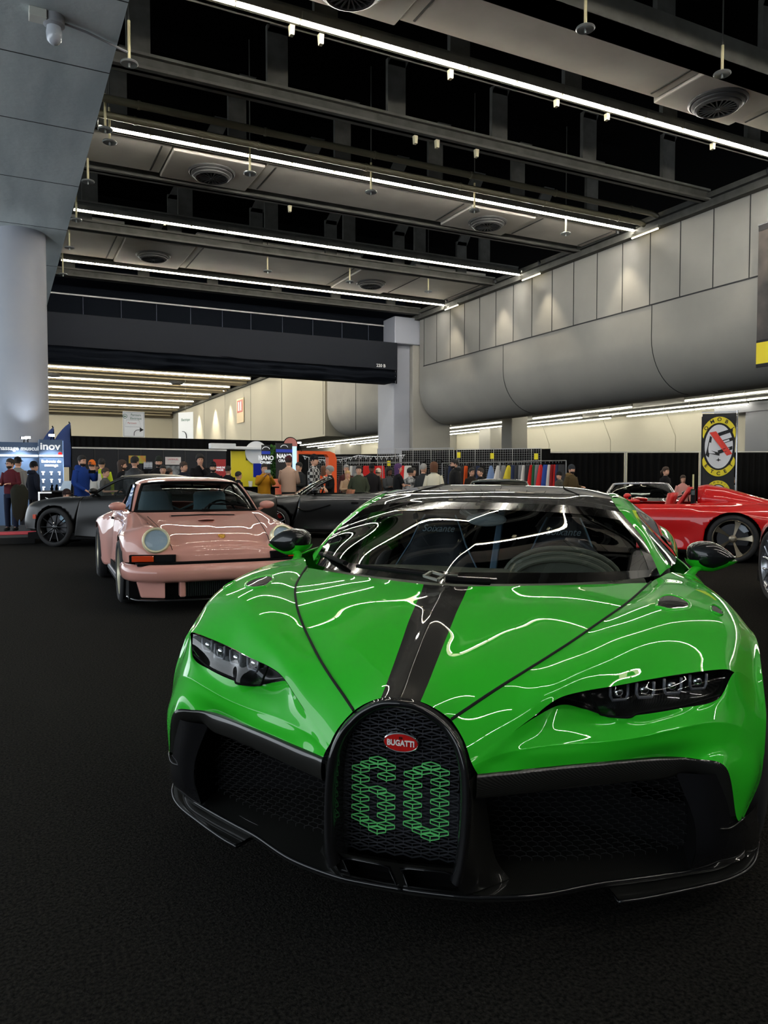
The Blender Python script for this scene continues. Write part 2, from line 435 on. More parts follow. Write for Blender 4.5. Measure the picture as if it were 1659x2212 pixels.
# twin pipes
for yy, zz, lab in ((18.5, HC + .1, 'upper'), (19.05, HC - .02, 'lower')):
    b = MB().tube([(1.9, yy, zz), (7, yy, zz), (13, yy, zz), (18.9, yy, zz), (19.2, yy + .1, zz)], .085, pipem, n=12)
    for x in range(3, 19, 3): b.lathe([(.10, -.03), (.10, .03)], pipem, 12, Matrix.Translation((x, yy, zz)) @ Matrix.Rotation(PI / 2, 4, 'Y'))
    tag(b.build('ceiling_pipe', smooth=True, auto=40), 'olive grey pipe under the ceiling, the %s of the pair before the second light row' % lab, 'pipe')

# ---- ducts with round diffusers
diff_proto = []
def diffuser(x, y, z, lab):
    if diff_proto:
        t = copy_tree(diff_proto[0])
    else:
        t = thing('air_diffuser', '', 'air diffuser'); diff_proto.append(t)
        dm = mat('dark_grille_metal', rgb(74, 74, 74), .5)
        b = MB()
        for r0, r1, z0 in ((.64, .60, 0), (.56, .50, -.06), (.50, .44, -.12)): b.lathe([(r0, z0 + .05), (r0, z0), (r1, z0 - .03), (r1 - .04, z0 - .02), (r1 - .04, z0 + .05)], dm, 36)
        b.build('ring', None, t, smooth=True, auto=40)
        b = MB().lathe([(.05, -.17), (.06, -.12)], dm, 16)
        for k in range(20): b.bar((.05 * math.cos(k * PI / 10), .05 * math.sin(k * PI / 10), -.14), (.42 * math.cos(k * PI / 10), .42 * math.sin(k * PI / 10), -.13), .028, .02, dm)
        b.build('vane', None, t)
        MB().lathe([(.45, -.05), (.45, -.04)], n=24).build('core', mat('black_deck', None), t)
    t.location = (x, y, z); tag(t, lab, 'air diffuser')
def duct_run(y0, y1, z, label, dx, labs, step=.12):
    t = thing('duct_panel', label, 'duct', (0, 0, 0))
    xs = [1.9] + [v for x in dx for v in (x - 1.25, x + 1.25)] + [19.3]
    for k in range(len(xs) - 1):
        big = k % 2 == 1
        a, c = xs[k], xs[k + 1]
        zz = z if big else z + .06
        ya, yb = (y0, y1) if big else (y0 - .1, y1 - step)
        b = MB().box((a + .02, ya, zz), (c - .02, yb, zz + .5), duct)
        if not big: b.box((a + .25, ya + .1, zz - .02), (a + .3, yb - .1, zz), steel).box((c - .3, ya + .1, zz - .02), (c - .25, yb - .1, zz), steel)
        b.build('panel', None, t, bevel=.03)
    for x, l in zip(dx, labs): diffuser(x, (y0 + y1) / 2, z - .03, l)
duct_run(11.66, 13.1, HC + .05, 'long grey duct panel strip nearest the viewer, top right', (5.55, 14.6), ('round dark air diffuser cut by the top edge of the photo', 'large round dark air diffuser at the upper right'))
duct_run(20.45, 22.4, HC + .05, 'long grey duct panel strip behind the second light row', (5.4, 14.55), ('round dark air diffuser near the concrete soffit, upper left', 'round dark air diffuser between the second and third light rows, on the right'))
duct_run(28.6, 31.8, HC + .05, 'long grey duct panel strip before the fourth light row', (5.35, 14.5), ('small round air diffuser on the left of the farthest duct strip', 'small round air diffuser on the right of the farthest duct strip'))
MB().box((1.9, 5.6, HC), (19.3, 7.3, HC + .5)).box((1.9, -.6, HC), (19.3, 1.2, HC + .5)).build('trim_8', duct, kind='structure')

# ---- hanging sprinkler shields (small discs on stems)
sm = mat('cream_sprinkler_enamel', rgb(200, 190, 150), .4); sd = mat('galvanised_disc', rgb(160, 165, 165), .35, .7)
def sprink(p, lab, stem=.9, grp=None):
    t = thing('sprinkler', lab, 'sprinkler', p, 0, grp)
    MB().lathe([(.02, .03), (.16, .02), (.17, .0), (.15, -.02), (.03, .0)], sd, 20).build('shield', None, t, smooth=True, auto=40)
    MB().tube([(0, 0, -.08), (0, 0, .02)], .02, sd, 8).build('head', None, t)
    MB().tube([(0, 0, .02), (0, 0, stem)], .028, sm, 8).build('stem', None, t); MB().tube([(0, 0, stem), (0, 0, 12.6 - p[2])], .014, steel, 6).build('drop_pipe', None, t)
for p, l in (((2.36, 15.59, 9.2), 'sprinkler with a broad shield hanging beside the concrete soffit, highest of that line'), ((2.29, 18.72, 9.2), 'sprinkler hanging at the left end of the second light row'),
             ((2.46, 19.36, 9.2), 'smaller sprinkler just below the one at the end of the second light row'), ((2.25, 22.13, 9.2), 'sprinkler on a long cream stem beside the soffit, third down'),
             ((2.24, 25.51, 9.2), 'sprinkler beside the soffit at the third light row'), ((2.28, 28.63, 9.2), 'sprinkler beside the soffit just above the round column'), ((2.3, 32.0, 9.1), 'sprinkler beside the soffit at the fourth light row'),
             ((9.39, 10.81, 9.2), 'round sprinkler head under the heavy beam at the top right'), ((12.82, 10.78, 9.2), 'round sprinkler head above the large right diffuser'),
             ((5.96, 19.68, 9.2), 'sprinkler beside the left diffuser, below the second light row'), ((9.33, 19.43, 9.2), 'sprinkler in the middle below the second light row'),
             ((12.69, 19.37, 9.2), 'sprinkler above the right diffuser below the second light row'), ((16.51, 19.84, 9.2), 'sprinkler near the right end of the second light row'),
             ((9.28, 28.45, 9.2), 'small sprinkler in the middle before the farthest duct strip'), ((12.71, 28.45, 9.2), 'small sprinkler above the farthest right diffuser'), ((16.34, 28.45, 9.2), 'small sprinkler near the wall before the fourth light row')):
    sprink(p, l, .55 if p[1] < 12 else .8)

# small square ceiling speakers between trusses, clips on the beams
for x, y, z, l in ((4.9, 17.6, 10.3, 'square ceiling fixture above the twin pipes on the left'), (13.2, 17.7, 10.3, 'square ceiling fixture above the twin pipes on the right')):
    t = thing('ceiling_speaker', l, 'speaker', (x, y, z))
    MB().box((-.32, -.32, 0), (.32, .32, .06), duct).build('frame', None, t, bevel=.01); MB().box((-.2, -.2, -.015), (.2, .2, .0), steel).build('cover', None, t)
cl = MB()
for x, y in ((4.9, 13.55), (6.1, 13.55), (9.4, 13.6), (15.1, 13.6), (17.2, 13.6)): pass
proto = None
for x, y, z in [tuple(onY(a_, c_, y_)) for a_, c_, y_ in ((630, 77, 13.95), (693, 97, 13.95), (973, 171, 13.95), (1202, 231, 13.95), (1311, 260, 13.95), (1539, 323, 13.95), (897, 311, 16.65), (944, 320, 16.65), (1029, 340, 16.65), (626, 458, 22.5), (356, 486, 26.35))]:
    if proto is None:
        proto = MB().prism([(-.05, .14), (.05, .14), (.035, -.05), (-.035, -.05)], -.05, .05, mat('cream_clip', rgb(200, 192, 160), .5)).build('beam_clip')
        o = proto
    else: o = proto.copy(); COL.objects.link(o)
    o.location = (x, y, z + .05); tag(o, 'small cream clip hanging under a ceiling beam', 'clip', 'clips under the ceiling beams')

# soffit beacon lamp with junction box and conduit
t = thing('soffit_lamp', 'caged glass lamp fixed under the concrete soffit, top left', 'lamp', (.84, 12.6, 8.1))
MB().lathe([(.15, 0), (.15, -.13), (.10, -.16)], mat('lamp_base_grey', rgb(150, 152, 156), .5), 20).build('base', None, t, smooth=True, auto=40)
MB().lathe([(.10, -.14), (.115, -.25), (.10, -.36), (.04, -.41)], mat('frosted_lamp_glass', rgb(190, 196, 205), .15, coat=1), 20).build('globe', None, t, smooth=True, auto=50)
tag(MB().box((.5, 12.45, 7.97), (.74, 12.66, 8.1)).build('junction_box', mat('cream_plastic', rgb(205, 205, 195), .5), bevel=.01), 'small cream junction box beside the soffit lamp', 'junction box')
tag(MB().tube([(.7, 12.6, 8.07), (1.3, 12.75, 8.07), (1.95, 13.05, 8.07)], .018, n=6).build('conduit', mat('lamp_base_grey', None)), 'thin grey conduit running from the soffit lamp to the soffit edge', 'conduit')

# ---- low bay light lines (right), seen under the rolled wall
lb = thing('low_bay_light', 'x', 'ceiling light')
MB().box((-.05, -.75, .05), (.05, .75, .172), steel2).build('housing', None, lb)
MB().tube([(0, -.74, 0), (0, .74, 0)], .024, mat('low_bay_tube', (1, 1, 1), .3, emit=36, ecol=(1.0, .95, .80)), n=8).build('tube', None, lb)
first = True
for lx, segs in ((25.4, ((3, 34.5), (36.5, 78))), (27.5, ((3, 25), (28, 36), (37, 78))), (29.6, ((3, 32), (34, 78))), (31.3, ((24.5, 32.6), (33.5, 78)))):
    for ya, yb in segs:
        y = ya + .78
        while y < yb:
            if y < 60 or random.random() < 2:
                o = lb if first else copy_tree(lb); first = False
                o.location = (lx, y, 4.78)
                tag(o, 'lit tube in the long light lines of the low bay under the rolled wall', None, 'light lines of the low bay')
            y += 1.56

# ---- far bay beyond the header
for k, y in enumerate((44, 50, 56, 62.5, 69, 76, 83.5, 91)):
    t = thing('far_light_row', 'warm continuous light row in the far bay, number of rows in from the header: %s' % ('nearest second third fourth fifth sixth seventh farthest'.split()[k]), 'ceiling light', (0, y, HC))
    t['label'] = 'warm continuous light row in the far bay, ' + (('first', 'second', 'third')[k] + ' of those hidden by the header' if k < 3 else ('nearest visible beyond the header', 'second beyond the header', 'third beyond the header', 'fourth beyond the header', 'farthest beyond the header')[k - 3])
    MB().box((-9, .0, .03), (18.9, .12, .14), steel2).build('housing', None, t)
    MB().tube([(-9, 0, 0), (18.8, 0, 0)], .05, far_m, n=6).build('tube', None, t)
    MB().box((-13, y + 1.4, HC), (19.3, y + 2.0, HC + 1.0), mat('brown_beam', rgb(128, 116, 92), .8)).build('ceiling_beam', kind='structure')
    MB().box((-13, y + 2.6, HC - .1), (19.3, y + 4.6, HC + .3), mat('tan_duct', rgb(160, 148, 122), .7)).build('ceiling_duct', kind='structure')
for x, y, l in ((3.9, 66, 'left'), (13.6, 66.5, 'right')): diffuser(x, y, HC - .17, 'flat round air diffuser in the far bay, ' + l + ' of the two')
for z, y in ((9.5, 96.0), (9.25, 97.0)):
    tag(MB().tube([(-13, y, z), (19, y, z)], .12, n=8).build('far_pipe', mat('tan_duct', None)), 'tan pipe before the far end wall, ' + ('upper' if z > 9.4 else 'lower') + ' of two', 'pipe')
# ================================================================ GREEN HYPERCAR
green = mat('green_paint', rgb(40, 190, 34), 0.55, 0.0, coat=1.0, spec=0.15, coat_rough=0.0)
gblack = mat('gloss_black', (0.006, 0.006, 0.007), 0.5, coat=1.0, spec=.1, coat_rough=0)
mblack = mat('matt_black', (0.005, 0.005, 0.0055), 0.8, spec=.08)
rubber = mat('tyre_rubber', (0.012, 0.012, 0.013), 0.8)
carb = carbon('gloss_carbon', 110, .004, .020, .3)
carb2 = carbon('stripe_carbon', 130, .006, .014, .5)
chrome = mat('chrome', (.8, .8, .8), .12, 1.0)
silver = mat('silver_alloy', rgb(190, 190, 195), .25, .9)
gls = glass('windscreen_glass', (.72, .76, .76), 0.0, .50)
clearg = glass('lamp_glass', (.85, .88, .9), 0.0, .42)
trim_in = mat('dark_leather', (.03, .033, .04), .5)
trim_gr = mat('grey_green_trim', rgb(96, 98, 84), .5)

car = thing('sports_car', 'bright green hypercar with a black stripe and the number 60 in its grille', 'car', (.98576782, 1.81746538, 0), -.71822019)
car.rotation_euler = (0, .01317091, -.71822019)
def part(name, m, parent, *grids, smooth=True, flip=False, both=True, solid=0, weld=.0015, label=None, auto=None):
    b = MB()
    if both and min(p[0] for G in grids for r in G for p in r) > .03:
        for G in grids: b.grid(mirror(G), None, not flip)
        b.build(name, m, parent, smooth=smooth, weld=weld, solid=solid, label=label, auto=auto); b = MB(); both = False
    for G in grids:
        b.grid(G, None, flip)
        if both: b.grid(mirror(G), None, not flip)
    return b.build(name, m, parent, smooth=smooth, weld=weld, solid=solid, label=label, auto=auto)
S = [(.129, -.121, .636), (.176, -.071, .663), (.225, -.021, .691), (.282, .052, .718), (.347, .152, .745), (.418, .268, .775), (.497, .42, .808), (.593, .661, .838), (.684, 1.006, .858)]
hood = [
 [(0, -.146, .688), (.052, -.136, .680), (.095, -.128, .660), S[0]],
 [(0, -.055, .716), (.055, -.050, .706), (.118, -.055, .690), S[1]],
 [(0, .045, .752), (.058, .042, .738), (.145, .020, .722), S[2]],
 [(0, .150, .790), (.062, .145, .774), (.180, .110, .755), S[3]],
 [(0, .240, .820), (.066, .235, .806), (.215, .205, .785), S[4]],
 [(0, .330, .846), (.068, .325, .834), (.255, .310, .815), S[5]],
 [(0, .410, .866), (.071, .410, .856), (.30, .43, .845), S[6]],
 [(0, .465, .880), (.073, .475, .874), (.34, .575, .868), S[7]],
 [(0, .505, .888), (.076, .512, .887), (.375, .705, .880), (.684, 1.03, .860)]]
G = fair(net(hood, 40, 90), 160)
b = MB(); green_c, carb_c = green, carb2
for sgn in (1, -1):
    Q = G if sgn > 0 else mirror(G)
    b.grid([r[:14] for r in Q], carb2, sgn < 0); b.grid([r[13:] for r in Q], green, sgn < 0)
b.build('bonnet', None, car, smooth=True, weld=.001)
gapm = mat('panel_gap', (.002, .002, .002), .9)
b = MB()
for s in (1, -1): b.tube([(s * p.x, p.y, p.z + .0005) for p in cubic(S + [(.70, 1.07, .860)], 60)], .0042, n=6)
b.build('bonnet_gap', gapm, car)

U = [  # bonnet gap, a, b, c, eyelid
 [(.129, -.121, .636), (.150, -.130, .612), (.166, -.140, .590), (.176, -.148, .570), (.183, -.153, .552)],
 [(.176, -.071, .663), (.200, -.075, .648), (.222, -.082, .628), (.240, -.088, .606), (.252, -.092, .585)],
 [(.225, -.021, .691), (.255, -.020, .680), (.285, -.024, .665), (.308, -.030, .648), (.322, -.032, .630)],
 [(.282, .052, .718), (.315, .045, .712), (.345, .032, .703), (.368, .022, .690), (.385, .018, .672)],
 [(.347, .152, .745), (.385, .142, .742), (.415, .120, .733), (.437, .095, .718), (.452, .075, .683)],
 [(.418, .268, .775), (.462, .252, .774), (.495, .218, .764), (.520, .175, .742), (.540, .134, .690)],
 [(.497, .42, .808), (.548, .40, .812), (.590, .35, .803), (.618, .28, .772), (.636, .208, .697)],
 [(.593, .661, .838), (.650, .62, .845), (.695, .53, .835), (.718, .40, .795), (.728, .262, .706)],
 [(.684, 1.006, .858), (.745, .90, .868), (.795, .74, .852), (.824, .54, .805), (.840, .338, .708)],
 [(.74, 1.16, .868), (.82, 1.02, .868), (.882, .82, .842), (.908, .60, .785), (.880, .388, .690)],
 [(.80, 1.28, .875), (.885, 1.10, .858), (.948, .88, .812), (.970, .69, .745), (.955, .515, .640)],
 [(.90, 1.38, .850), (.955, 1.20, .80), (1.003, .95, .745), (1.012, .76, .722), (.992, .560, .640)]]
Wn = [  # shelf inner (lens bottom), shelf mid, crease, face, lower edge
 [(.183, -.153, .552), (.187, -.156, .545), (.191, -.158, .538), (.196, -.156, .528), (.202, -.149, .515)],
 [(.252, -.092, .585), (.253, -.098, .570), (.252, -.104, .553), (.252, -.104, .533), (.254, -.110, .512)],
 [(.322, -.028, .625), (.322, -.045, .598), (.320, -.062, .566), (.318, -.068, .542), (.320, -.068, .511)],
 [(.392, .075, .640), (.385, .020, .606), (.376, -.028, .566), (.372, -.040, .542), (.375, -.032, .510)],
 [(.452, .122, .622), (.447, .075, .592), (.440, .026, .558), (.438, .010, .535), (.438, .010, .508)],
 [(.520, .130, .605), (.512, .098, .580), (.505, .062, .552), (.502, .062, .528), (.500, .052, .505)],
 [(.600, .136, .614), (.595, .114, .590), (.590, .088, .560), (.586, .092, .530), (.583, .108, .502)],
 [(.712, .205, .622), (.705, .172, .602), (.700, .134, .582), (.690, .150, .540), (.672, .160, .499)],
 [(.822, .305, .628), (.812, .258, .618), (.796, .206, .606), (.790, .186, .560), (.752, .182, .493)],
 [(.880, .388, .690), (.888, .345, .640), (.884, .302, .588), (.868, .262, .530), (.830, .186, .475)],
 [(.955, .515, .640), (.952, .440, .565), (.945, .390, .500), (.925, .310, .420), (.866, .225, .330)],
 [(.992, .560, .640), (.988, .480, .545), (.975, .425, .450), (.958, .395, .370), (.890, .270, .300)]]
for _ in range(2):
    W0 = [[Vector(p) for p in c] for c in Wn]
    for k in range(2, 10):
        for j in (1, 2, 3): Wn[k][j] = tuple(W0[k - 1][j] * .25 + W0[k][j] * .5 + W0[k + 1][j] * .25)
def crease(c):
    L_, m_, C_, f_, g_ = [Vector(p) for p in c]
    return [L_, m_, C_.lerp(m_, .14), C_, C_.lerp(f_, .22), f_, g_]
GU = fair(net(U, 34, 110), 120); GW = fair(net([crease(c) for c in Wn], 43, 110), 20)
fender_parts = []
for s in (1, -1):
    Q = GU if s > 0 else mirror(GU); Q2 = GW if s > 0 else mirror(GW)
    MB().grid(Q, green, s > 0).grid(Q2, green, s > 0).build('front_wing', None, car, smooth=True, weld=.0015)

# doors and rear quarters
D = [  # y station: belt, shoulder, mid, low, sill
 [(.90, 1.38, .850), (.955, 1.30, .79), (1.00, 1.235, .66), (1.0, 1.215, .42), (.985, 1.17, .19)],
 [(.885, 1.62, .880), (.945, 1.58, .80), (.965, 1.55, .64), (.955, 1.50, .42), (.96, 1.50, .16)],
 [(.865, 2.10, .890), (.915, 2.08, .80), (.925, 2.05, .62), (.925, 2.0, .40), (.96, 2.0, .14)],
 [(.850, 2.60, .905), (.915, 2.58, .82), (.940, 2.55, .64), (.955, 2.55, .40), (.97, 2.5, .14)],
 [(.850, 3.00, .965), (.965, 3.0, .89), (1.015, 3.0, .74), (1.015, 3.06, .45), (1.0, 3.08, .20)],
 [(.840, 3.30, .985), (.975, 3.3, .93), (1.040, 3.3, .83), (1.03, 3.28, .74), (1.03, 3.20, .66)],
 [(.820, 3.52, .975), (.960, 3.52, .92), (1.02, 3.52, .82), (1.03, 3.52, .77), (1.03, 3.52, .735)],
 [(.780, 3.80, .945), (.93, 3.8, .88), (1.00, 3.8, .80), (1.01, 3.82, .74), (1.01, 3.84, .66)],
 [(.770, 4.10, .915), (.90, 4.1, .85), (.96, 4.08, .70), (.965, 4.0, .48), (.95, 3.94, .22)],
 [(.760, 4.38, .88), (.86, 4.36, .80), (.90, 4.34, .66), (.89, 4.32, .45), (.86, 4.28, .25)]]
GD = net(D, 24, 120)
for s in (1, -1):
    Q = GD if s > 0 else mirror(GD)
    MB().grid(Q, green, s < 0).build('side_panel', None, car, smooth=True, solid=.006)
for nm, ax, ay in (('front_wheel_well', .82, .39), ('rear_wheel_well', 3.52, .40)):
    b = MB()
    for s in (1, -1):
        ring = [[(s * x, ax + (ay - .012) * math.cos(a * PI / 24), .345 + (ay - .012) * math.sin(a * PI / 24)) for a in range(-6, 31)] for x in (.50, .90)]
        b.grid(ring, mblack)
        b.add([(s * .5, ax, .345)] + ring[0], [(0, i, i + 1) for i in range(1, 37)], mblack)
    b.build(nm, None, car)

# windscreen, pillars, roof, side glass, rear deck
WS = [[(0, .515, .890), (.36, .695, .886), (.60, .965, .876), (.752, 1.30, .858)],
      [(0, .86, .978), (.37, 1.00, .968), (.595, 1.19, .952), (.724, 1.365, .928)],
      [(0, 1.26, 1.064), (.335, 1.34, 1.053), (.545, 1.45, 1.030), (.688, 1.50, 1.004)],
      [(0, 1.66, 1.132), (.30, 1.66, 1.128), (.47, 1.67, 1.118), (.612, 1.68, 1.098)]]
GWS = fair(net(WS, 30, 30), 600)
part('windscreen', gls, car, GWS, weld=.001)
# black ceramic border of the windscreen
b = MB()
frit = mat('black_screen_border', (.003, .003, .003), .08, coat=1)
def off(G_, d): return [[Vector(p) + V(0, -d * .4, d) for p in r] for r in G_]
O = off(GWS, .0015)
for Q, fl in ((O, False), (mirror(O), True)):
    b.grid(Q[:4], frit, fl); b.grid(Q[-5:], frit, fl); b.grid([r[-4:] for r in Q], frit, fl)
b.build('screen_border', None, car, smooth=True, weld=.0008)
PI_ = [r[3] for r in WS] + [(.592, 1.80, 1.125), (.575, 1.98, 1.158)]
PO_ = [(.812, 1.46, .878), (.772, 1.52, .935), (.728, 1.62, 1.012), (.694, 1.76, 1.075), (.688, 1.92, 1.110), (.672, 2.10, 1.140)]
PM_ = [tuple((Vector(a).lerp(Vector(c), .5) + V(.003, -.003, .008))) for a, c in zip(PI_, PO_)]
Pn = net([PI_, PM_, PO_], 50, 10)
part('pillar', green, car, Pn, solid=0)
RF = [[(0, 1.66, 1.134), (.30, 1.66, 1.130), (.47, 1.67, 1.120), (.605, 1.68, 1.100)],
      [(0, 1.80, 1.165), (.29, 1.80, 1.160), (.46, 1.81, 1.150), (.585, 1.82, 1.131)],
      [(0, 2.05, 1.196), (.28, 2.05, 1.192), (.45, 2.04, 1.185), (.572, 2.0, 1.164)],
      [(0, 2.45, 1.212), (.27, 2.45, 1.208), (.43, 2.45, 1.198), (.565, 2.45, 1.172)],
      [(0, 3.0, 1.165), (.25, 3.0, 1.150), (.40, 3.0, 1.125), (.53, 3.0, 1.09)],
      [(0, 3.6, 1.06), (.22, 3.6, 1.04), (.36, 3.6, 1.015), (.48, 3.6, .985)],
      [(0, 4.35, .93), (.22, 4.35, .92), (.40, 4.35, .91), (.5, 4.35, .90)]]
part('roof', gblack, car, fair(net(RF, 24, 70), 200), solid=0)
b = MB()
for s in (1, -1): b.tube([(s * p.x, p.y, p.z + .004) for p in cubic([(.42, 1.90, 1.168), (.35, 2.1, 1.194), (.33, 2.4, 1.207), (.30, 2.9, 1.165)], 30)], .003, n=5)
b.build('roof_groove', mblack, car)
RAIL = [[(.575, 1.98, 1.160), (.60, 2.02, 1.164), (.672, 2.10, 1.140)], [(.565, 2.45, 1.172), (.61, 2.45, 1.170), (.668, 2.48, 1.135)], [(.53, 3.0, 1.09), (.60, 3.0, 1.07), (.69, 2.98, 1.0)],
        [(.50, 3.4, 1.02), (.62, 3.35, 1.0), (.76, 3.3, .962)]]
part('roof_rail', green, car, net(RAIL, 8, 40))
SG = [[(.812, 1.46, .880), (.772, 1.52, .935), (.728, 1.62, 1.012), (.690, 1.80, 1.085), (.668, 2.15, 1.138), (.668, 2.48, 1.132), (.70, 2.95, 1.0)],
      [(.812, 1.46, .880), (.815, 1.56, .905), (.805, 1.70, .945), (.80, 1.90, .975), (.79, 2.2, 1.0), (.79, 2.5, 1.0), (.80, 2.9, .968)],
      [(.812, 1.46, .880), (.845, 1.60, .885), (.862, 1.75, .895), (.872, 1.95, .905), (.872, 2.2, .915), (.862, 2.6, .935), (.84, 2.9, .95)]]
part('side_window', glass('side_glass', (.62, .64, .64), 0, .5), car, net(SG, 60, 12))
RD = [[(.48, 2.95, 1.10), (.56, 2.98, 1.06), (.70, 2.96, 1.0), (.832, 3.0, .955)], [(.47, 3.4, 1.03), (.55, 3.4, 1.01), (.68, 3.4, .985), (.795, 3.4, .963)],
      [(.45, 3.9, .98), (.52, 3.9, .96), (.66, 3.9, .945), (.778, 3.9, .935)], [(.44, 4.38, .90), (.52, 4.38, .90), (.66, 4.38, .89), (.76, 4.38, .88)]]
part('rear_deck', green, car, net(RD, 16, 30))
b = MB().grid([[(x, 4.38, z) for x in (-.86, 0, .86)] for z in (.25, .55, .9)], mblack)
b.build('tail', None, car)
# side scoop: black C-shaped void behind the side glass
SC = [[(.875, 2.30, .93), (.885, 2.55, .93), (.85, 2.95, .962)], [(.945, 2.35, .80), (.955, 2.62, .80), (.975, 2.95, .86)], [(.937, 2.45, .50), (.965, 2.6, .50), (1.0, 2.9, .60)], [(.945, 2.5, .3), (.97, 2.6, .3), (.99, 2.75, .32)]]
part('side_scoop', gblack, car, net(SC, 14, 24))
SI = [[(.672, 2.20, 1.135), (.735, 2.55, 1.10), (.815, 2.95, 1.01)], [(.755, 2.28, 1.04), (.835, 2.60, 1.02), (.885, 2.98, .985)], [(.835, 2.36, .925), (.885, 2.64, .93), (.915, 2.98, .945)]]
part('roof_intake', gblack, car, net(SI, 16, 16))
# lower skirt and undertray
MB().box((-.78, .35, .13), (.78, 4.2, .30), mblack).box((-.97, 1.25, .10), (.97, 3.05, .17), mblack).box((-.6, .35, .3), (.6, .9, .60), mblack).box((-.7, 2.75, .3), (.7, 4.3, .85), mblack).build('underbody', None, car)
MB().box((-.66, .55, .25), (.66, .62, .80), mblack).box((-.72, .95, .18), (.72, 1.0, .80), mblack).box((-.80, 1.0, .16), (.80, 2.7, .24), mblack).box((-.62, 2.52, .24), (.62, 2.56, 1.12), mblack).build('bulkhead', None, car)

# ---- horseshoe grille surround
ARC = [(0, -.148, .690), (.045, -.142, .683), (.090, -.133, .660), (.128, -.130, .630), (.160, -.142, .592), (.181, -.154, .540), (.189, -.161, .480), (.190, -.168, .410), (.187, -.175, .345), (.181, -.182, .290), (.172, -.184, .252)]
def inset(P, d, fy):
    out = []
    for i, p in enumerate(P):
        a = Vector(P[max(i - 1, 0)]); c = Vector(P[min(i + 1, len(P) - 1)]); t_ = c - a
        if i == 0: t_ = V(1, 0, 0)
        n_ = V(t_.z, 0, -t_.x).normalized()   # points inward / down
        q = Vector(p) + n_ * d; q.x = max(q.x, 0) if i else 0
        out.append((q.x, p[1] + fy, q.z))
    return out
arcs = [ARC, inset(ARC, .006, -.020), inset(ARC, .017, -.020), inset(ARC, .028, -.002), inset(ARC, .034, .05)]
part('grille_surround', gblack, car, net(arcs, 60, 20), flip=True, weld=.0008)
MESHY = -.112
def inside_shoe(x, z):
    if z < .262 or z > .655: return False
    w_ = .158 if z < .50 else .158 * math.sqrt(max(0, 1 - ((z - .50) / .156) ** 2))
    return abs(x) < w_
w_, e_, r_, PV = .0235, .0088, .0066, .0262
def hexes(x, z):
    c = (x, z); v = [(x, z + e_ / 2 + r_), (x + w_, z + e_ / 2), (x + w_, z - e_ / 2), (x, z - e_ / 2 - r_), (x - w_, z - e_ / 2), (x - w_, z + e_ / 2)]
    E_ = [(v[i], v[(i + 1) % 6]) for i in range(6)] + [(c, v[1]), (c, v[5]), (c, v[3]), (v[3], (x, z - PV + e_ / 2 + r_))]
    return E_
six = {(2, -.110), (4, -.110), (6, -.110), (8, -.110), (10, -.110), (12, -.110), (1, -.0865), (1, -.0395), (0, -.063), (3, -.0395), (7, -.0395), (9, -.0395), (11, -.0395), (6, -.063), (13, -.0865), (13, -.0395), (14, -.063)}
zero = {(k, .031) for k in range(2, 13, 2)} | {(k, .1015) for k in range(1, 14, 2)} | {(1, .0545), (0, .078), (13, .0545), (14, .078)}
digits = six | zero
seen = {}; 
for i in range(-13, 20):
    z = .508 - PV / 2 * i
    for k in range(-6, 8):
        x = round(-.110 + 2 * w_ * k + (w_ if i % 2 else 0), 4)
        lit = any(i == a and abs(x - c) < .004 for a, c in digits)
        for A, B in hexes(x, z):
            mx_, mz_ = (A[0] + B[0]) / 2, (A[1] + B[1]) / 2
            if not inside_shoe(mx_, mz_): continue
            key = (round(mx_ * 2000), round(mz_ * 2000), round(abs(A[0] - B[0]) * 100))
            if key not in seen or lit: seen[key] = (A, B, lit)
bd = MB(); bg = MB()
def bulge_y(x, z): return MESHY + .10 * x * x * 2.0
for A, B, lit in seen.values():
    (bg if lit else bd).bar((A[0], bulge_y(*A) - (.002 if lit else 0), A[1]), (B[0], bulge_y(*B) - (.002 if lit else 0), B[1]), .0022 if lit else .0014, .004, None, up=(0, 1, 0))
bd.build('grille_mesh', mat('dark_mesh_metal', rgb(72, 74, 80), .35, .6), car)
bg.build('green_grille_number', mat('green_mesh_metal', rgb(96, 205, 112), .45, .1), car)
MB().grid([[(x, -.02, z) for x in (-.17, 0, .17)] for z in (.2, .66)], mblack).box((-.12, -.05, .30), (.15, -.03, .42), mat('radiator_slats', rgb(40, 42, 46), .4, .6)).build('grille_backing', None, car)
# oval badge
b = MB()
red = mat('badge_red', rgb(190, 22, 20), .3, coat=1)
T_ = Matrix.Translation((0.001, -.128, .567)) @ Matrix.Rotation(PI / 2 + .1, 4, 'X')
Rr = lambda a, c, z: [(a * math.cos(t * PI / 20), c * math.sin(t * PI / 20), z) for t in range(40)]
b.rings([Rr(.048, .0265, -.01), Rr(.048, .0265, .002), Rr(.0455, .0245, .004), Rr(.0435, .0225, .002)], chrome, True, T_)
badge = b.build('badge', None, car, smooth=True, auto=40)
MB().rings([Rr(.0436, .0226, .0), Rr(.0436, .0226, .003)], red, True, T_).build('red_oval', None, badge)
wm = mat('white_enamel', rgb(235, 230, 225), .35)
text('BUGATTI', .0215, wm, badge, (.001, -.1325, .566), (PI / 2 + .1, 0, 0), depth=.0006, sx=.82, bold=.0007)
text('EB', .009, mat('badge_dark', rgb(60, 20, 20), .3), badge, (.001, -.1330, .5795), (PI / 2 + .1, 0, 0), depth=.0004, bold=.0003)

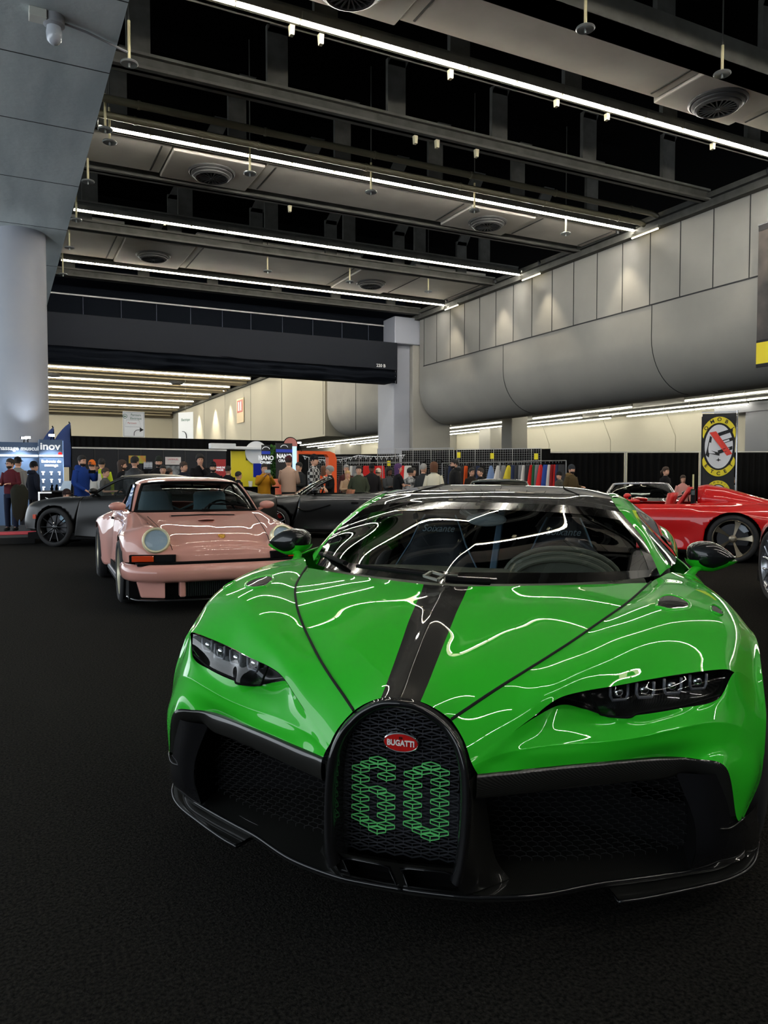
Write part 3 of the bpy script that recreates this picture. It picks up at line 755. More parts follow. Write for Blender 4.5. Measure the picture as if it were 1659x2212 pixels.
# ---- chin, splitter, intakes
SP = [(0, -.072, .150), (.10, -.068, .150), (.20, -.055, .150), (.35, .0, .150), (.50, .10, .150), (.60, .155, .150), (.74, .235, .150), (.85, .31, .150), (.93, .42, .150)]
SPf = [Vector(p) for p in SP]
rows_ = [[p + V(0, .02, -.022) for p in SPf], [p + V(0, .0, -.012) for p in SPf], [p + V(0, -.004, 0) for p in SPf], [p + V(0, .006, .008) for p in SPf], [p + V(-.02 * (i > 5), .10, .022) for i, p in enumerate(SPf)], [p + V(-.06 * (i > 5), .26, .05) for i, p in enumerate(SPf)], [p + V(-.10 * (i > 5), .42, .08) for i, p in enumerate(SPf)]]
part('front_splitter', carb, car, net(rows_, 60, 30), weld=.001)
FN = [(.555, .085, .118), (.62, .120, .118), (.74, .200, .118), (.87, .295, .120), (.945, .385, .128), (.985, .50, .15)]
FNf = [Vector(p) for p in FN]
fr = [[p + V(-.02, .07, -.006) for p in FNf], [p + V(0, .002, -.006) for p in FNf], [p + V(0, -.004, .0) for p in FNf], [p + V(0, .004, .006) for p in FNf], [p + V(-.03, .05, .018) for p in FNf], [p + V(-.04, .06, .045) for p in FNf]]
for s in (1, -1):
    Q = net(fr, 30, 20); Q = Q if s > 0 else mirror(Q)
    MB().grid(Q, carb, s < 0).build('corner_winglet', None, car, smooth=True)
for s in (1, -1):
    b = MB().tube([(s * p.x, p.y - .003, p.z + .002) for p in cubic(SP, 50)], .006, gblack, 8).tube([(s * p.x, p.y - .003, p.z + .001) for p in cubic(FN, 30)], .0055, gblack, 6)
    b.tube([(s * p[0], p[1], p[2]) for p in ((.535, .155, .114), (.545, .12, .116), (.556, .083, .119))], .003, gblack, 6)
    b.build('splitter_highlight_bead', None, car, smooth=True)  # gloss bead added along the edges to catch bright highlights
# chin between the grille foot and the splitter with its two recessed openings
chin = MB()
def chin_pt(x, t):  # t 0 top .. 1 bottom
    y = -.180 + .105 * t + .6 * x * x; z = .270 - .112 * t
    return V(x, y, z)
for x0, x1 in ((-.185, -.150), (-.012, .012), (.150, .185)):
    chin.grid([[chin_pt(x0, t / 6), chin_pt(x1, t / 6)] for t in range(7)], carb)
for t0, t1 in ((-.12, .06), (.90, 1.08)):
    chin.grid([[chin_pt(-.150 + .3 * i / 20, t) for i in range(21)] for t in (t0, t1)], carb)
for s in (-1, 1):
    xa, xb = (.012, .150) if s > 0 else (-.150, -.012)
    R0 = [chin_pt(xa, .06), chin_pt(xb, .06), chin_pt(xb, .90), chin_pt(xa, .90)]
    R1 = [p + V(0, .07, -.02) for p in R0]
    for i in range(4): chin.add([R0[i], R0[(i + 1) % 4], R1[(i + 1) % 4], R1[i]], [(0, 1, 2, 3)], carb)
    chin.add(R1, [(0, 1, 2, 3)], mblack)
chin.build('chin_vents', None, car)
b = MB()
for s in (-1, 1):
    xa, xb = .016, .146
    b.tube([chin_pt(s * xa, .9) + V(0, -.002, 0), chin_pt(s * xa, .12) + V(0, -.002, 0), chin_pt(s * (xa + .02), .05) + V(0, -.002, 0), chin_pt(s * (xb - .02), .05) + V(0, -.002, 0), chin_pt(s * xb, .16) + V(0, -.002, 0), chin_pt(s * xb, .9) + V(0, -.002, 0)], .0028, gblack, 6)
b.build('vent_lip', None, car, smooth=True)
# grille flanks: carbon walls from the horseshoe foot out to the intakes
FL = [[(.178, -.178, .50), (.190, -.165, .51), (.200, -.145, .515)], [(.178, -.182, .40), (.196, -.150, .40), (.215, -.06, .40)], [(.172, -.186, .29), (.200, -.140, .27), (.235, -.02, .25)], [(.165, -.085, .168), (.205, -.045, .166), (.27, .03, .168)]]
part('grille_flank', carb, car, net(FL, 12, 24))
# carbon brow under the green lower edge, then the opening
BR0 = [Wn[k][4] for k in range(11)]
BR0 = [Vector(p) for p in BR0]
br = [[p for p in BR0], [p + V(0, -.012, -.006) for p in BR0], [p + V(0, -.016, -.040) for p in BR0], [p + V(-.004, .0, -.064) for p in BR0], [p + V(-.01, .09, -.066) for p in BR0]]
for i in range(8, 11):
    for r in range(1, 5):
        kx = (.020, .045, .075, .09)[r - 1] * (i - 7) / 3
        br[r][i] = BR0[i] + V(-kx, (-.006, .0, .02, .10)[r - 1], (-.006, -.03, -.05, -.05)[r - 1] * (1 if i < 10 else .2))
part('intake_brow', carb, car, net(br, 60, 16))
PD = [[(.700, .175, .452), (.765, .165, .458), (.825, .195, .450), (.866, .225, .400)], [(.750, .185, .330), (.800, .185, .330), (.845, .215, .325), (.888, .262, .318)],
      [(.762, .20, .24), (.82, .215, .23), (.885, .27, .22), (.930, .345, .235)], [(.755, .225, .165), (.83, .27, .160), (.905, .345, .155), (.955, .43, .165)]]
part('corner_pod', gblack, car, net(PD, 20, 24))
SK = [[(.866, .235, .325), (.900, .290, .305), (.945, .40, .285), (.962, .425, .30)], [(.905, .30, .22), (.93, .345, .22), (.96, .42, .22), (.97, .46, .25)], [(.93, .38, .150), (.955, .42, .150), (.975, .46, .155), (.985, .50, .20)]]
part('corner_skirt', gblack, car, net(SK, 16, 12))
for s in (-1, 1):
    b = MB()
    b.tube([(s * x, y, z) for x, y, z in cubic([(.775, .20, .30), (.84, .205, .30), (.878, .245, .306), (.90, .28, .308)], 12)], .003, chrome if False else gblack, 6)
    wall = [[(s * .70, .185, .45), (s * .70, .5, .42)], [(s * .752, .195, .33), (s * .74, .5, .33)], [(s * .765, .21, .24), (s * .75, .5, .25)], [(s * .755, .235, .16), (s * .74, .5, .18)]]
    b.grid(wall, mblack)
    b.build('pod_seam', None, car, smooth=True)
# mesh in the side openings
b = MB()
for s in (-1, 1):
    ew, ee, er = .019, .009, .005
    for i in range(0, 22):
        for k in range(0, 18):
            x = .215 + 2 * ew * k * .82 + (ew * .82 if i % 2 else 0); z = .185 + (ee + er) * i
            if x > .75: continue
            yy = .10 + .55 * (x - .2) ** 2 + .12 * (x - .2)
            X_ = lambda dx, dz: (s * (x + dx), yy, z + dz)
            b.bar(X_(-ew * .8, ee / 2), X_(0, ee / 2 + er), .0014, .003, None, (0, 1, 0))
            b.bar(X_(0, ee / 2 + er), X_(ew * .8, ee / 2), .0014, .003, None, (0, 1, 0))
            b.bar(X_(ew * .8, ee / 2), X_(ew * .8, -ee / 2), .0014, .003, None, (0, 1, 0))
b.build('intake_mesh', mat('intake_mesh_metal', rgb(16, 16, 18), .5, .2), car)
MB().box((-.76, .46, .16), (.76, .48, .56), mblack).build('intake_backing', None, car)

# ---- headlights
def hl(s):
    E_ = [Vector(U[k][4]) for k in range(2, 10)]; L_ = [Vector(Wn[k][0]) for k in range(2, 10)]
    h = bpy.data.objects.new('headlight', None); COL.objects.link(h); h.parent = car
    mir = (lambda G_: G_) if s > 0 else mirror
    hb = MB().grid(mir(net([[p + V(0, .0, -.002) for p in E_], [p + V(-.004, .055, -.018) for p in E_], [p + V(-.004, .06, .0) for p in L_], [p for p in L_]], 50, 14)), None, s < 0)
    o = hb.build('lamp_housing', carb, h, smooth=True)
    ks = range(3, 9)
    e = lambda k: Vector(U[k][4]); l = lambda k: Vector(Wn[k][0])
    El = [e(k).lerp(l(k), .03) + V(0, .010, -.002) for k in ks]; Ll = [l(k).lerp(e(k), .03) + V(0, .008, 0) for k in ks]
    El[0] = V(.462, .100, .682); Ll[0] = V(.497, .124, .611); El[1] = V(.50, .112, .688); Ll[1] = V(.515, .128, .606); El[2] = V(.56, .15, .690); Ll[2] = V(.57, .112, .612); El[5] = V(.852, .358, .698); Ll[5] = V(.832, .325, .636)
    mid_ = [a.lerp(c, .5) + V(0, -.008, .004) for a, c in zip(El, Ll)]
    MB().grid(mir(net([El, mid_, Ll], 40, 12)), None, s < 0).build('lamp_cover', clearg, h, smooth=True)
    rim = MB().tube([(s * p.x, p.y, p.z) for p in cubic(Ll, 40)], .0035, n=6)
    rim.tube([(s * p.x, p.y, p.z) for p in cubic([Ll[0], Ll[0].lerp(El[0], .5), El[0]], 10)], .0035, n=6)
    rim.build('lamp_seal', mblack, h, smooth=True)
    ledm = mat('led_guide', rgb(105, 105, 110), .35, .1, coat=.5)
    for x, y, z in ((.548, .178, .660), (.618, .200, .667), (.694, .244, .673), (.768, .299, .677)):
        T = Matrix.Translation((s * x, y, z)) @ Matrix.Rotation(s * .50, 4, 'Z')
        q = MB(); a_, c_ = .027, .021
        pts = [(-a_, .0, c_), (-a_, 0, -c_ * .4), (-a_ * .75, 0, -c_), (a_ * .75, 0, -c_), (a_, 0, -c_ * .4), (a_, 0, c_)]
        q.tube([T @ Vector(p) for p in pts], .0042, ledm, 8)
        g_ = q.build('light_guide', None, h, smooth=True)
        q = MB().box((-a_ * .7, .004, -c_ * .7), (a_ * .7, .03, c_ * .8), gblack, T).ell((0, .004, 0), (a_ * .55, .010, c_ * .6), chrome, 12, 8, T)
        q.build('projector', None, g_, smooth=True, auto=40)
    return h
hl(1); hl(-1)

# ---- fender vents: draped on the fender skin
from mathutils.bvhtree import BVHTree
def bvh_of(Gs):
    vs = []; fs = []
    for G_ in Gs:
        b0 = len(vs); n_ = len(G_[0]); vs += [Vector(p) for r in G_ for p in r]
        for i in range(len(G_) - 1):
            for j in range(n_ - 1):
                a = b0 + i * n_ + j; fs.append((a, a + 1, a + n_ + 1, a + n_))
    return BVHTree.FromPolygons(vs, fs)
BV = bvh_of([GU])
def drape(x, y, dz=.002):
    h = BV.ray_cast(V(x, y, 2), V(0, 0, -1))
    return (h[0] + h[1] * (dz if h[1].z > 0 else -dz)) if h[0] is not None else V(x, y, .83)
def vent(poly, s, name):
    P = cubic(poly + [poly[0]], 33)[:-1]
    c = sum(P, Vector((0, 0, 0))) / len(P)
    rings_ = []
    for f, dz in ((1.0, .0005), (.94, .0055), (.88, .006), (.82, .0025), (.4, .0025)):
        r = []
        for p in P:
            q = c.lerp(p, f); d = drape(q.x, q.y, dz); r.append((s * d.x, d.y, d.z))
        rings_.append(r)
    b = MB().rings(rings_[:4], green, cap=False); b.rings(rings_[3:], gblack, cap=True)
    b.build(name, None, car, smooth=True, auto=50)
for s in (1, -1):
    vent([V(.668, .560, 0), V(.715, .545, 0), V(.775, .600, 0), V(.790, .680, 0), V(.735, .745, 0), V(.690, .690, 0)], s, 'fender_vent')
    vent([V(.850, .640, 0), V(.880, .640, 0), V(.895, .690, 0), V(.875, .730, 0), V(.855, .700, 0)], s, 'small_fender_vent')

# ---- mirrors
for s in (1, -1):
    mr = bpy.data.objects.new('door_mirror', None); COL.objects.link(mr); mr.parent = car
    def ringm(y, k, dx=0, dz=0):
        out = []
        for t in range(28):
            a = 2 * PI * t / 28; cx_, cz_ = math.cos(a), math.sin(a)
            x = .099 * k * cx_; z = .060 * k * (abs(cz_) ** .85) * (1 if cz_ > 0 else -1)
            if cx_ > 0: z *= (1 - .55 * cx_ ** 1.6)
            out.append((s * (.99 + dx + x), y, .922 + dz + z - .03 * (cx_ * k) * (cz_ > 0) * .4))
        return out
    R_ = [ringm(1.515, .05, -.01), ringm(1.517, .45, -.008), ringm(1.528, .74), ringm(1.548, .92), ringm(1.59, 1.0), ringm(1.64, .97), ringm(1.66, .94)]
    MB().rings(R_, gblack).build('mirror_shell', None, mr, smooth=True, auto=50)
    MB().rings([ringm(1.661, .9), ringm(1.664, .89)], chrome).build('mirror_glass', None, mr)
    b = MB()
    lo = []
    for y, k in ((1.520, .6), (1.535, .86), (1.57, 1.03), (1.62, 1.04), (1.66, 1.0)):
        r = []
        for t in range(15):
            a = PI + PI * t / 14; r.append((s * (.99 + .101 * k * math.cos(a)), y, .905 + .052 * k * math.sin(a) * (1 - .5 * max(0, math.cos(a)))))
        lo.append(r)
    b.grid(lo, green)
    b.tube(cubic([(s * .86, 1.36, .842), (s * .89, 1.45, .855), (s * .925, 1.54, .868), (s * .98, 1.58, .870)], 12), [.030, .027, .024, .022, .021, .020, .020, .021, .022, .024, .026, .026], green, 12, sy=.6)
    b.build('mirror_foot', None, mr, smooth=True)

# ---- wipers
def wiper(P, blade, parent):
    b = MB().bar(P[0], P[1], .026, .012, mblack)
    b.tube(blade, .011, mblack, 8)
    return b.build('wiper', None, parent, bevel=.002)
wiper((V(.02, .50, .915)), V(-.10, .58, .925), car) if False else None
b = MB()
alum = mat('brushed_wiper_alloy', rgb(120, 120, 112), .35, .7)
def plate(c, ang, k, m):
    T = Matrix.Translation(c) @ Matrix.Rotation(ang, 4, 'Z') @ Matrix.Rotation(.35, 4, 'X')
    q = MB()
    for a_, c_ in (((-.030, 0), (.012, -.030)), ((.012, -.030), (.040, .004)), ((.040, .004), (.000, .030)), ((.0, .03), (-.03, 0)), ((.04, .004), (.085, .0))):
        q.bar(T @ V(a_[0] * k, a_[1] * k, 0), T @ V(c_[0] * k, c_[1] * k, 0), .013 * k, .008, m)
    return q
plate((-.045, .515, .916), .35, 1.0, alum).build('wiper_bracket', None, car)
plate((-.60, 1.075, .915), .9, .9, alum).build('wiper_bracket', None, car)
MB().tube([(-.07, .525, .918), (-.20, .585, .920), (-.36, .69, .918)], .012, mblack, 8, sy=.7).build('wiper_blade', None, car)
MB().tube([(-.44, .79, .915), (-.56, .97, .915), (-.62, 1.09, .912), (-.69, 1.22, .902)], .012, mblack, 8, sy=.7).build('wiper_blade', None, car)
MB().tube([(.0, .51, .908), (.06, .53, .903), (.14, .57, .898)], .012, mblack, 8).tube([(.02, .545, .912), (.16, .60, .904)], .004, chrome, 6).build('wiper_arm', None, car)

# ---- cabin
MB().grid(net([[(-.70, 1.20, .800), (-.3, .80, .84), (0, .62, .85), (.3, .80, .84), (.70, 1.20, .800)], [(-.70, 1.35, .83), (-.3, 1.1, .86), (0, 1.05, .865), (.3, 1.1, .86), (.70, 1.35, .83)], [(-.70, 1.50, .80), (-.3, 1.42, .83), (0, 1.40, .83), (.3, 1.42, .83), (.70, 1.5, .80)], [(-.70, 1.55, .60), (-.3, 1.46, .60), (0, 1.42, .6), (.3, 1.46, .60), (.70, 1.55, .60)]], 30, 20), trim_gr).build('dashboard', None, car, smooth=True)
b = MB()
for k, (rx, rz, y) in enumerate(((.235, .125, 1.26), (.215, .105, 1.22), (.19, .085, 1.18))):
    for j in range(1):
        b.tube([(.36 + rx * math.cos(a * PI / 16), y, .835 + rz * math.sin(a * PI / 16)) for a in range(17)], .011, trim_gr, 8)
for a in range(1): b.rings([[(.36 + rx * math.cos(t * PI / 16), y, .835 + rz * math.sin(t * PI / 16)) for t in range(17)] for rx, rz, y in ((.215, .10, 1.20), (.235, .12, 1.45))], trim_gr, cap=True)
b.build('instrument_hood', None, car, smooth=True, auto=40)
MB().tube([(.36 + .18 * math.cos(a * PI / 12), 1.60 + .05 * math.sin(a * PI / 12), .80 + .17 * math.sin(a * PI / 12)) for a in range(24)], .014, trim_in, 8, closed=True).build('steering_wheel', None, car, smooth=True)
piping = mat('light_blue_piping', rgb(120, 150, 175), .5)
for s in (-1, 1):
    x0 = s * .34
    prof = [(.20, .30), (.245, .45), (.255, .60), (.235, .74), (.155, .88), (.115, .98), (.085, 1.04)]
    pts = [(w__, z_) for w__, z_ in prof]
    R_ = []
    for w__, z_ in pts:
        y0 = 2.05 + (z_ - .3) * .38
        R_.append([(x0 + w__ * math.cos(2 * PI * t / 20), y0 - .065 * math.sin(2 * PI * t / 20) + .05 * abs(math.cos(2 * PI * t / 20)) * -1, z_ + .0) for t in range(20)])
    seat = MB().rings(R_, trim_in).box((x0 - .22, 1.65, .24), (x0 + .22, 2.12, .40), trim_in).build('seat', None, car, smooth=True, auto=45)
    b = MB()
    for q in (-1, 1): b.tube([(x0 + q * (w__ + .002), 2.0 + (z_ - .3) * .38 - .03, z_) for w__, z_ in pts], .005, piping, 6)
    b.build('piping', None, seat, smooth=True)
    text('Soixante', .058, mat('headrest_thread', rgb(170, 190, 200), .6), seat, (x0, 2.195, .965), (PI / 2 - .35, 0, 0), depth=.001, shear=.35, sx=.9, name='headrest_script')
MB().bar((.0, 1.62, .55), (.0, 2.36, 1.10), .035, .03, piping).build('centre_spine', None, car, bevel=.006)
b = MB().ell((0, 1.60, 1.055), (.095, .018, .034), mat('mirror_grey', rgb(140, 150, 152), .35), 20, 10).bar((0, 1.60, 1.08), (0, 1.66, 1.125), .02, .02, trim_in)
b.build('interior_mirror', None, car, smooth=True, auto=40)
MB().ell((-.10, 1.70, 1.085), (.045, .02, .022), mat('lamp_ivory', rgb(190, 190, 180), .3), 14, 8).build('roof_console', None, car, smooth=True)

# ---- wheels (used by every car)
def wheel(parent, loc, R=.35, W=.25, rim=.26, side=1, spokes=5, style='split', cm=silver, caliper=None, tilt=0, face=0.0, cal_ang=2.4, name='wheel'):
    """axis along local x; outer face towards side*x"""
    o = bpy.data.objects.new(name, None); COL.objects.link(o); o.parent = parent
    o.location = loc; o.rotation_euler = (0, 0, tilt)
    A = Matrix.Rotation(PI / 2 * side, 4, 'Y')      # z of the lathe -> +-x
    h = W / 2
    MB().lathe([(rim, -h * .9), (rim + .02, -h), (R - .035, -h), (R - .008, -h * .82), (R, -h * .5), (R, h * .5), (R - .008, h * .82), (R - .035, h), (rim + .02, h), (rim, h * .9), (rim, -h * .9)], rubber, 48, A, False).build('tyre', None, o, smooth=True, auto=50)
    bb = MB().lathe([(rim + .004, h * .86), (rim - .006, h * .90), (rim - .016, h * .80), (rim - .022, h * .2), (rim - .02, -h * .9), (rim + .003, -h * .9), (rim + .004, h * .86)], cm, 48, A, False)
    zf = h * (.72 - face); hub = .045
    for k in range(spokes):
        a = 2 * PI * k / spokes + PI / 2
        def pt(r, da, z): return A @ V(r * math.cos(a + da), r * math.sin(a + da), z)
        if style == 'split':
            for q in (-1, 1):
                bb.tube([pt(hub, q * .10, zf - .02), pt(rim * .45, q * .10, zf - .012), pt(rim * .72, q * .15, zf - .004), pt(rim - .012, q * .24, zf + .008)], [.016, .012, .011, .012], cm, 6)
        elif style == 'blade':
            bb.rings([[pt(r, -w0, z0), pt(r, w1, z0 - .012), pt(r, w1, z0 - .03), pt(r, -w0, z0 - .03)] for r, w0, w1, z0 in ((hub * .8, .32, .32, zf - .015), (rim * .4, .13, .16, zf - .008), (rim * .75, .10, .18, zf), (rim - .014, .12, .24, zf + .008))], cm)
        else:
            bb.tube([pt(hub, 0, zf - .02), pt(rim * .5, 0, zf - .008), pt(rim - .012, 0, zf + .008)], [.014, .011, .012], cm, 6)
    bb.lathe([(.058, zf - .04), (.055, zf - .012), (.03, zf - .002), (.0301, zf + .004), (.005, zf + .006)], cm, 20, A)
    bb.build('rim', None, o, smooth=True, auto=40)
    MB().lathe([(.06, -.02), (rim * .78, -.02), (rim * .78, .01), (.06, .012)], mat('brake_disc', rgb(60, 60, 62), .35, .8), 36, A).build('brake_disc', None, o, smooth=True, auto=40)
    if caliper:
        q = MB()
        P = [A @ V(r * math.cos(cal_ang + t), r * math.sin(cal_ang + t), z) for z in (-.05, .035) for r, t in ((rim * .60, -.32), (rim * .88, -.36), (rim * .90, 0), (rim * .88, .36), (rim * .60, .32), (rim * .56, 0))]
        q.rings([P[:6], P[6:]], caliper); q.build('caliper', None, o, bevel=.008)
    return o
for s in (1, -1):
    wheel(car, (s * .875, .82, .345), .345, .27, .25, s, 9, 'split', gblack, red)
    wheel(car, (s * .865, 3.52, .355), .355, .30, .26, s, 9, 'split', gblack, red)
# ================================================================ OTHER CARS
def cutarch(G, wheels):
    """drop the faces inside each wheel arch and pull the rim onto the circle: returns verts, faces"""
    vs = [Vector(p) for r in G for p in r]; n_ = len(G[0]); fs = []
    def inside(p):
        for (yw, zw, R) in wheels:
            if (p.y - yw) ** 2 + (p.z - zw) ** 2 < R * R and abs(p.x) > .5: return (yw, zw, R)
        return None
    for i in range(len(G) - 1):
        for j in range(n_ - 1):
            f = (i * n_ + j, i * n_ + j + 1, (i + 1) * n_ + j + 1, (i + 1) * n_ + j)
            c = sum((vs[k] for k in f), Vector((0, 0, 0))) / 4
            if inside(c): continue
            fs.append(f)
    for f in fs:
        for k in f:
            h = inside(vs[k])
            if h:
                yw, zw, R = h; d = Vector((0, vs[k].y - yw, vs[k].z - zw))
                if d.length > 1e-4:
                    d = d.normalized() * (R + .0005); vs[k].y = yw + d.y; vs[k].z = zw + d.z
    return vs, fs
def skin(name, rows, nu, nv, m, parent, wheels=(), both=True, solid=.004, weld=.001, label=None):
    G = net(rows, nu, nv); b = MB()
    vs, fs = cutarch(G, wheels)
    if both and min(p.x for p in vs) > .03:
        b.add([V(-p.x, p.y, p.z) for p in vs], [tuple(reversed(f)) for f in fs], None)
        b.build(name, m, parent, smooth=True, weld=weld, solid=solid, label=label); b = MB(); both = False
    b.add(vs, fs, None)
    if both: b.add([V(-p.x, p.y, p.z) for p in vs], [tuple(reversed(f)) for f in fs], None)
    o = b.build(name, m, parent, smooth=True, weld=weld, solid=solid, label=label)
    return o
def wells(parent, wheels, xin, xout):
    for yw, zw, R in wheels:
        b = MB()
        for s in (1, -1):
            ring = [[(s * x, yw + R * math.cos(a * PI / 20), zw + R * math.sin(a * PI / 20)) for a in range(-5, 26)] for x in (xin, xout)]
            b.grid(ring, mblack); b.add([(s * xin, yw, zw)] + ring[0], [(0, i, i + 1) for i in range(1, 31)], mblack)
        b.build('wheel_well', None, parent)

# ---------------------------------------------------------------- pink coupe
pink = mat('pink_paint', rgb(205, 146, 134), .5, coat=1.0, spec=.15, coat_rough=0)
gold = mat('gold_crest', rgb(200, 150, 50), .25, .9)
orange = mat('amber_lens', rgb(205, 62, 18), .15, coat=1)
champ = mat('champagne_rim', rgb(214, 206, 178), .3, .35)
P9 = thing('classic_coupe', 'pink classic sports coupe with round headlamps and deep cream rims', 'car', (1.9025, 7.10, 0), -.05)
W9 = [(.95, .325, .365), (3.22, .335, .38)]
front9 = [
 [(0, .135, .475), (.28, .14, .475), (.46, .155, .475), (.60, .18, .475), (.74, .25, .47), (.835, .40, .46), (.862, .50, .45), (.875, .60, .44)],
 [(0, .150, .540), (.28, .155, .538), (.46, .170, .535), (.60, .19, .535), (.745, .26, .53), (.845, .41, .51), (.872, .50, .49), (.885, .60, .47)],
 [(0, .185, .610), (.28, .19, .605), (.46, .215, .595), (.60, .225, .600), (.755, .29, .61), (.855, .43, .575), (.882, .50, .54), (.890, .58, .50)],
 [(0, .29, .668), (.29, .30, .662), (.47, .33, .650), (.605, .30, .72), (.745, .36, .70), (.855, .48, .655), (.888, .52, .60), (.893, .57, .54)],
 [(0, .46, .725), (.30, .47, .718), (.49, .49, .705), (.62, .47, .79), (.745, .50, .765), (.855, .58, .71), (.893, .62, .64), (.896, .62, .56)],
 [(0, .75, .785), (.31, .76, .780), (.52, .78, .772), (.64, .78, .815), (.755, .78, .79), (.855, .80, .735), (.898, .80, .68), (.90, .80, .60)],
 [(0, 1.02, .832), (.33, 1.04, .828), (.56, 1.06, .822), (.66, 1.06, .845), (.765, 1.06, .81), (.86, 1.06, .735), (.898, 1.06, .66), (.90, 1.06, .55)],
 [(0, 1.24, .872), (.35, 1.26, .868), (.60, 1.30, .862), (.68, 1.31, .872), (.775, 1.30, .825), (.845, 1.28, .73), (.875, 1.26, .60), (.88, 1.26, .45)],
 [(0, 1.33, .893), (.36, 1.37, .892), (.625, 1.47, .888), (.70, 1.50, .890), (.785, 1.48, .83), (.835, 1.45, .72), (.855, 1.42, .50), (.852, 1.36, .22)]]
o = skin('front_body', front9, 60, 90, pink, P9, [(.95, .325, .365)])
side9 = [[(.700, 1.50, .890), (.785, 1.48, .83), (.835, 1.45, .72), (.855, 1.42, .50), (.852, 1.36, .22)],
 [(.705, 1.80, .905), (.785, 1.80, .84), (.830, 1.80, .70), (.842, 1.8, .45), (.835, 1.8, .22)],
 [(.705, 2.30, .915), (.785, 2.30, .85), (.835, 2.30, .70), (.850, 2.3, .45), (.840, 2.3, .22)],
 [(.700, 2.62, .915), (.790, 2.62, .855), (.865, 2.62, .73), (.885, 2.62, .48), (.865, 2.60, .22)],
 [(.680, 2.90, .905), (.800, 2.90, .86), (.925, 2.90, .77), (.955, 2.88, .55), (.945, 2.84, .26)],
 [(.640, 3.22, .885), (.790, 3.22, .85), (.945, 3.22, .77), (.975, 3.22, .73), (.978, 3.22, .712)],
 [(.580, 3.55, .845), (.740, 3.55, .81), (.915, 3.55, .73), (.955, 3.57, .60), (.955, 3.60, .36)],
 [(.500, 3.90, .780), (.650, 3.90, .75), (.820, 3.88, .68), (.870, 3.86, .52), (.860, 3.84, .32)],
 [(.420, 4.20, .660), (.550, 4.19, .64), (.700, 4.16, .58), (.740, 4.14, .45), (.730, 4.12, .32)]]
skin('side_body', side9, 40, 120, pink, P9, [(3.22, .335, .38)])
WS9 = [[(0, 1.345, .902), (.33, 1.385, .900), (.57, 1.47, .896), (.665, 1.585, .900)], [(0, 1.50, 1.020), (.32, 1.535, 1.018), (.54, 1.60, 1.012), (.625, 1.705, 1.010)],
       [(0, 1.66, 1.130), (.30, 1.69, 1.127), (.50, 1.75, 1.120), (.585, 1.84, 1.110)], [(0, 1.83, 1.218), (.28, 1.85, 1.215), (.46, 1.90, 1.205), (.545, 1.97, 1.190)]]
gl9 = glass('coupe_glass', (.62, .68, .64), 0, .5)
skin('windscreen', WS9, 24, 24, gl9, P9, solid=0)
b = MB()
for s in (1, -1):
    P_ = cubic([(s * r[3][0], r[3][1], r[3][2]) for r in WS9], 20) 
    b.tube(P_, .016, mblack, 8)
b.tube(cubic([(-r[0], r[1], r[2]) for r in reversed(WS9[3])] + [tuple(r) for r in WS9[3][1:]], 40), .014, mblack, 8)
b.tube(cubic([(-r[0], r[1], r[2]) for r in reversed(WS9[0])] + [tuple(r) for r in WS9[0][1:]], 40), .016, mblack, 8)
b.build('screen_seal', None, P9, smooth=True)
AP9 = [[(.672, 1.59, .902), (.694, 1.56, .900), (.706, 1.62, .902)], [(.632, 1.71, 1.012), (.655, 1.70, 1.018), (.672, 1.77, 1.012)], [(.592, 1.845, 1.112), (.618, 1.84, 1.122), (.638, 1.90, 1.112)], [(.552, 1.975, 1.192), (.575, 1.99, 1.210), (.605, 2.05, 1.182)]]
skin('front_pillar', AP9, 8, 24, pink, P9, solid=.01)
RF9 = [[(0, 1.835, 1.222), (.28, 1.855, 1.219), (.46, 1.905, 1.209), (.55, 1.975, 1.194), (.600, 2.06, 1.176)],
       [(0, 2.10, 1.268), (.27, 2.10, 1.263), (.44, 2.12, 1.250), (.54, 2.14, 1.226), (.600, 2.16, 1.190)],
       [(0, 2.50, 1.278), (.26, 2.50, 1.272), (.43, 2.50, 1.256), (.53, 2.50, 1.232), (.592, 2.50, 1.195)],
       [(0, 2.90, 1.225), (.25, 2.90, 1.217), (.42, 2.90, 1.198), (.52, 2.90, 1.172), (.592, 2.90, 1.130)],
       [(0, 3.02, 1.195), (.25, 3.02, 1.188), (.42, 3.03, 1.168), (.525, 3.04, 1.13), (.605, 3.05, 1.07)]]
skin('roof', RF9, 30, 50, pink, P9, solid=.01)
RG9 = [[(0, 3.03, 1.192), (.25, 3.03, 1.184), (.44, 3.05, 1.15)], [(0, 3.30, 1.09), (.25, 3.30, 1.08), (.46, 3.30, 1.05)], [(0, 3.62, .955), (.25, 3.62, .95), (.47, 3.60, .925)]]
skin('rear_window', RG9, 16, 16, gl9, P9, solid=0)
RQ9 = [[(.44, 3.05, 1.15), (.53, 3.05, 1.12), (.605, 3.06, 1.06), (.64, 3.10, 1.0)], [(.46, 3.30, 1.05), (.55, 3.30, 1.02), (.62, 3.28, .97), (.66, 3.26, .93)], [(.47, 3.60, .925), (.54, 3.58, .91), (.58, 3.56, .88), (.60, 3.5, .865)]]
skin('rear_quarter', RQ9, 12, 16, pink, P9, solid=.01)
RD9 = [[(0, 3.63, .95), (.25, 3.63, .945), (.47, 3.61, .92), (.58, 3.56, .85)], [(0, 3.95, .85), (.25, 3.95, .84), (.42, 3.93, .80), (.50, 3.90, .78)], [(0, 4.24, .68), (.25, 4.24, .67), (.38, 4.22, .66), (.42, 4.20, .66)], [(0, 4.28, .35), (.3, 4.28, .35), (.6, 4.2, .35), (.73, 4.12, .33)]]
skin('engine_lid', RD9, 16, 24, pink, P9)
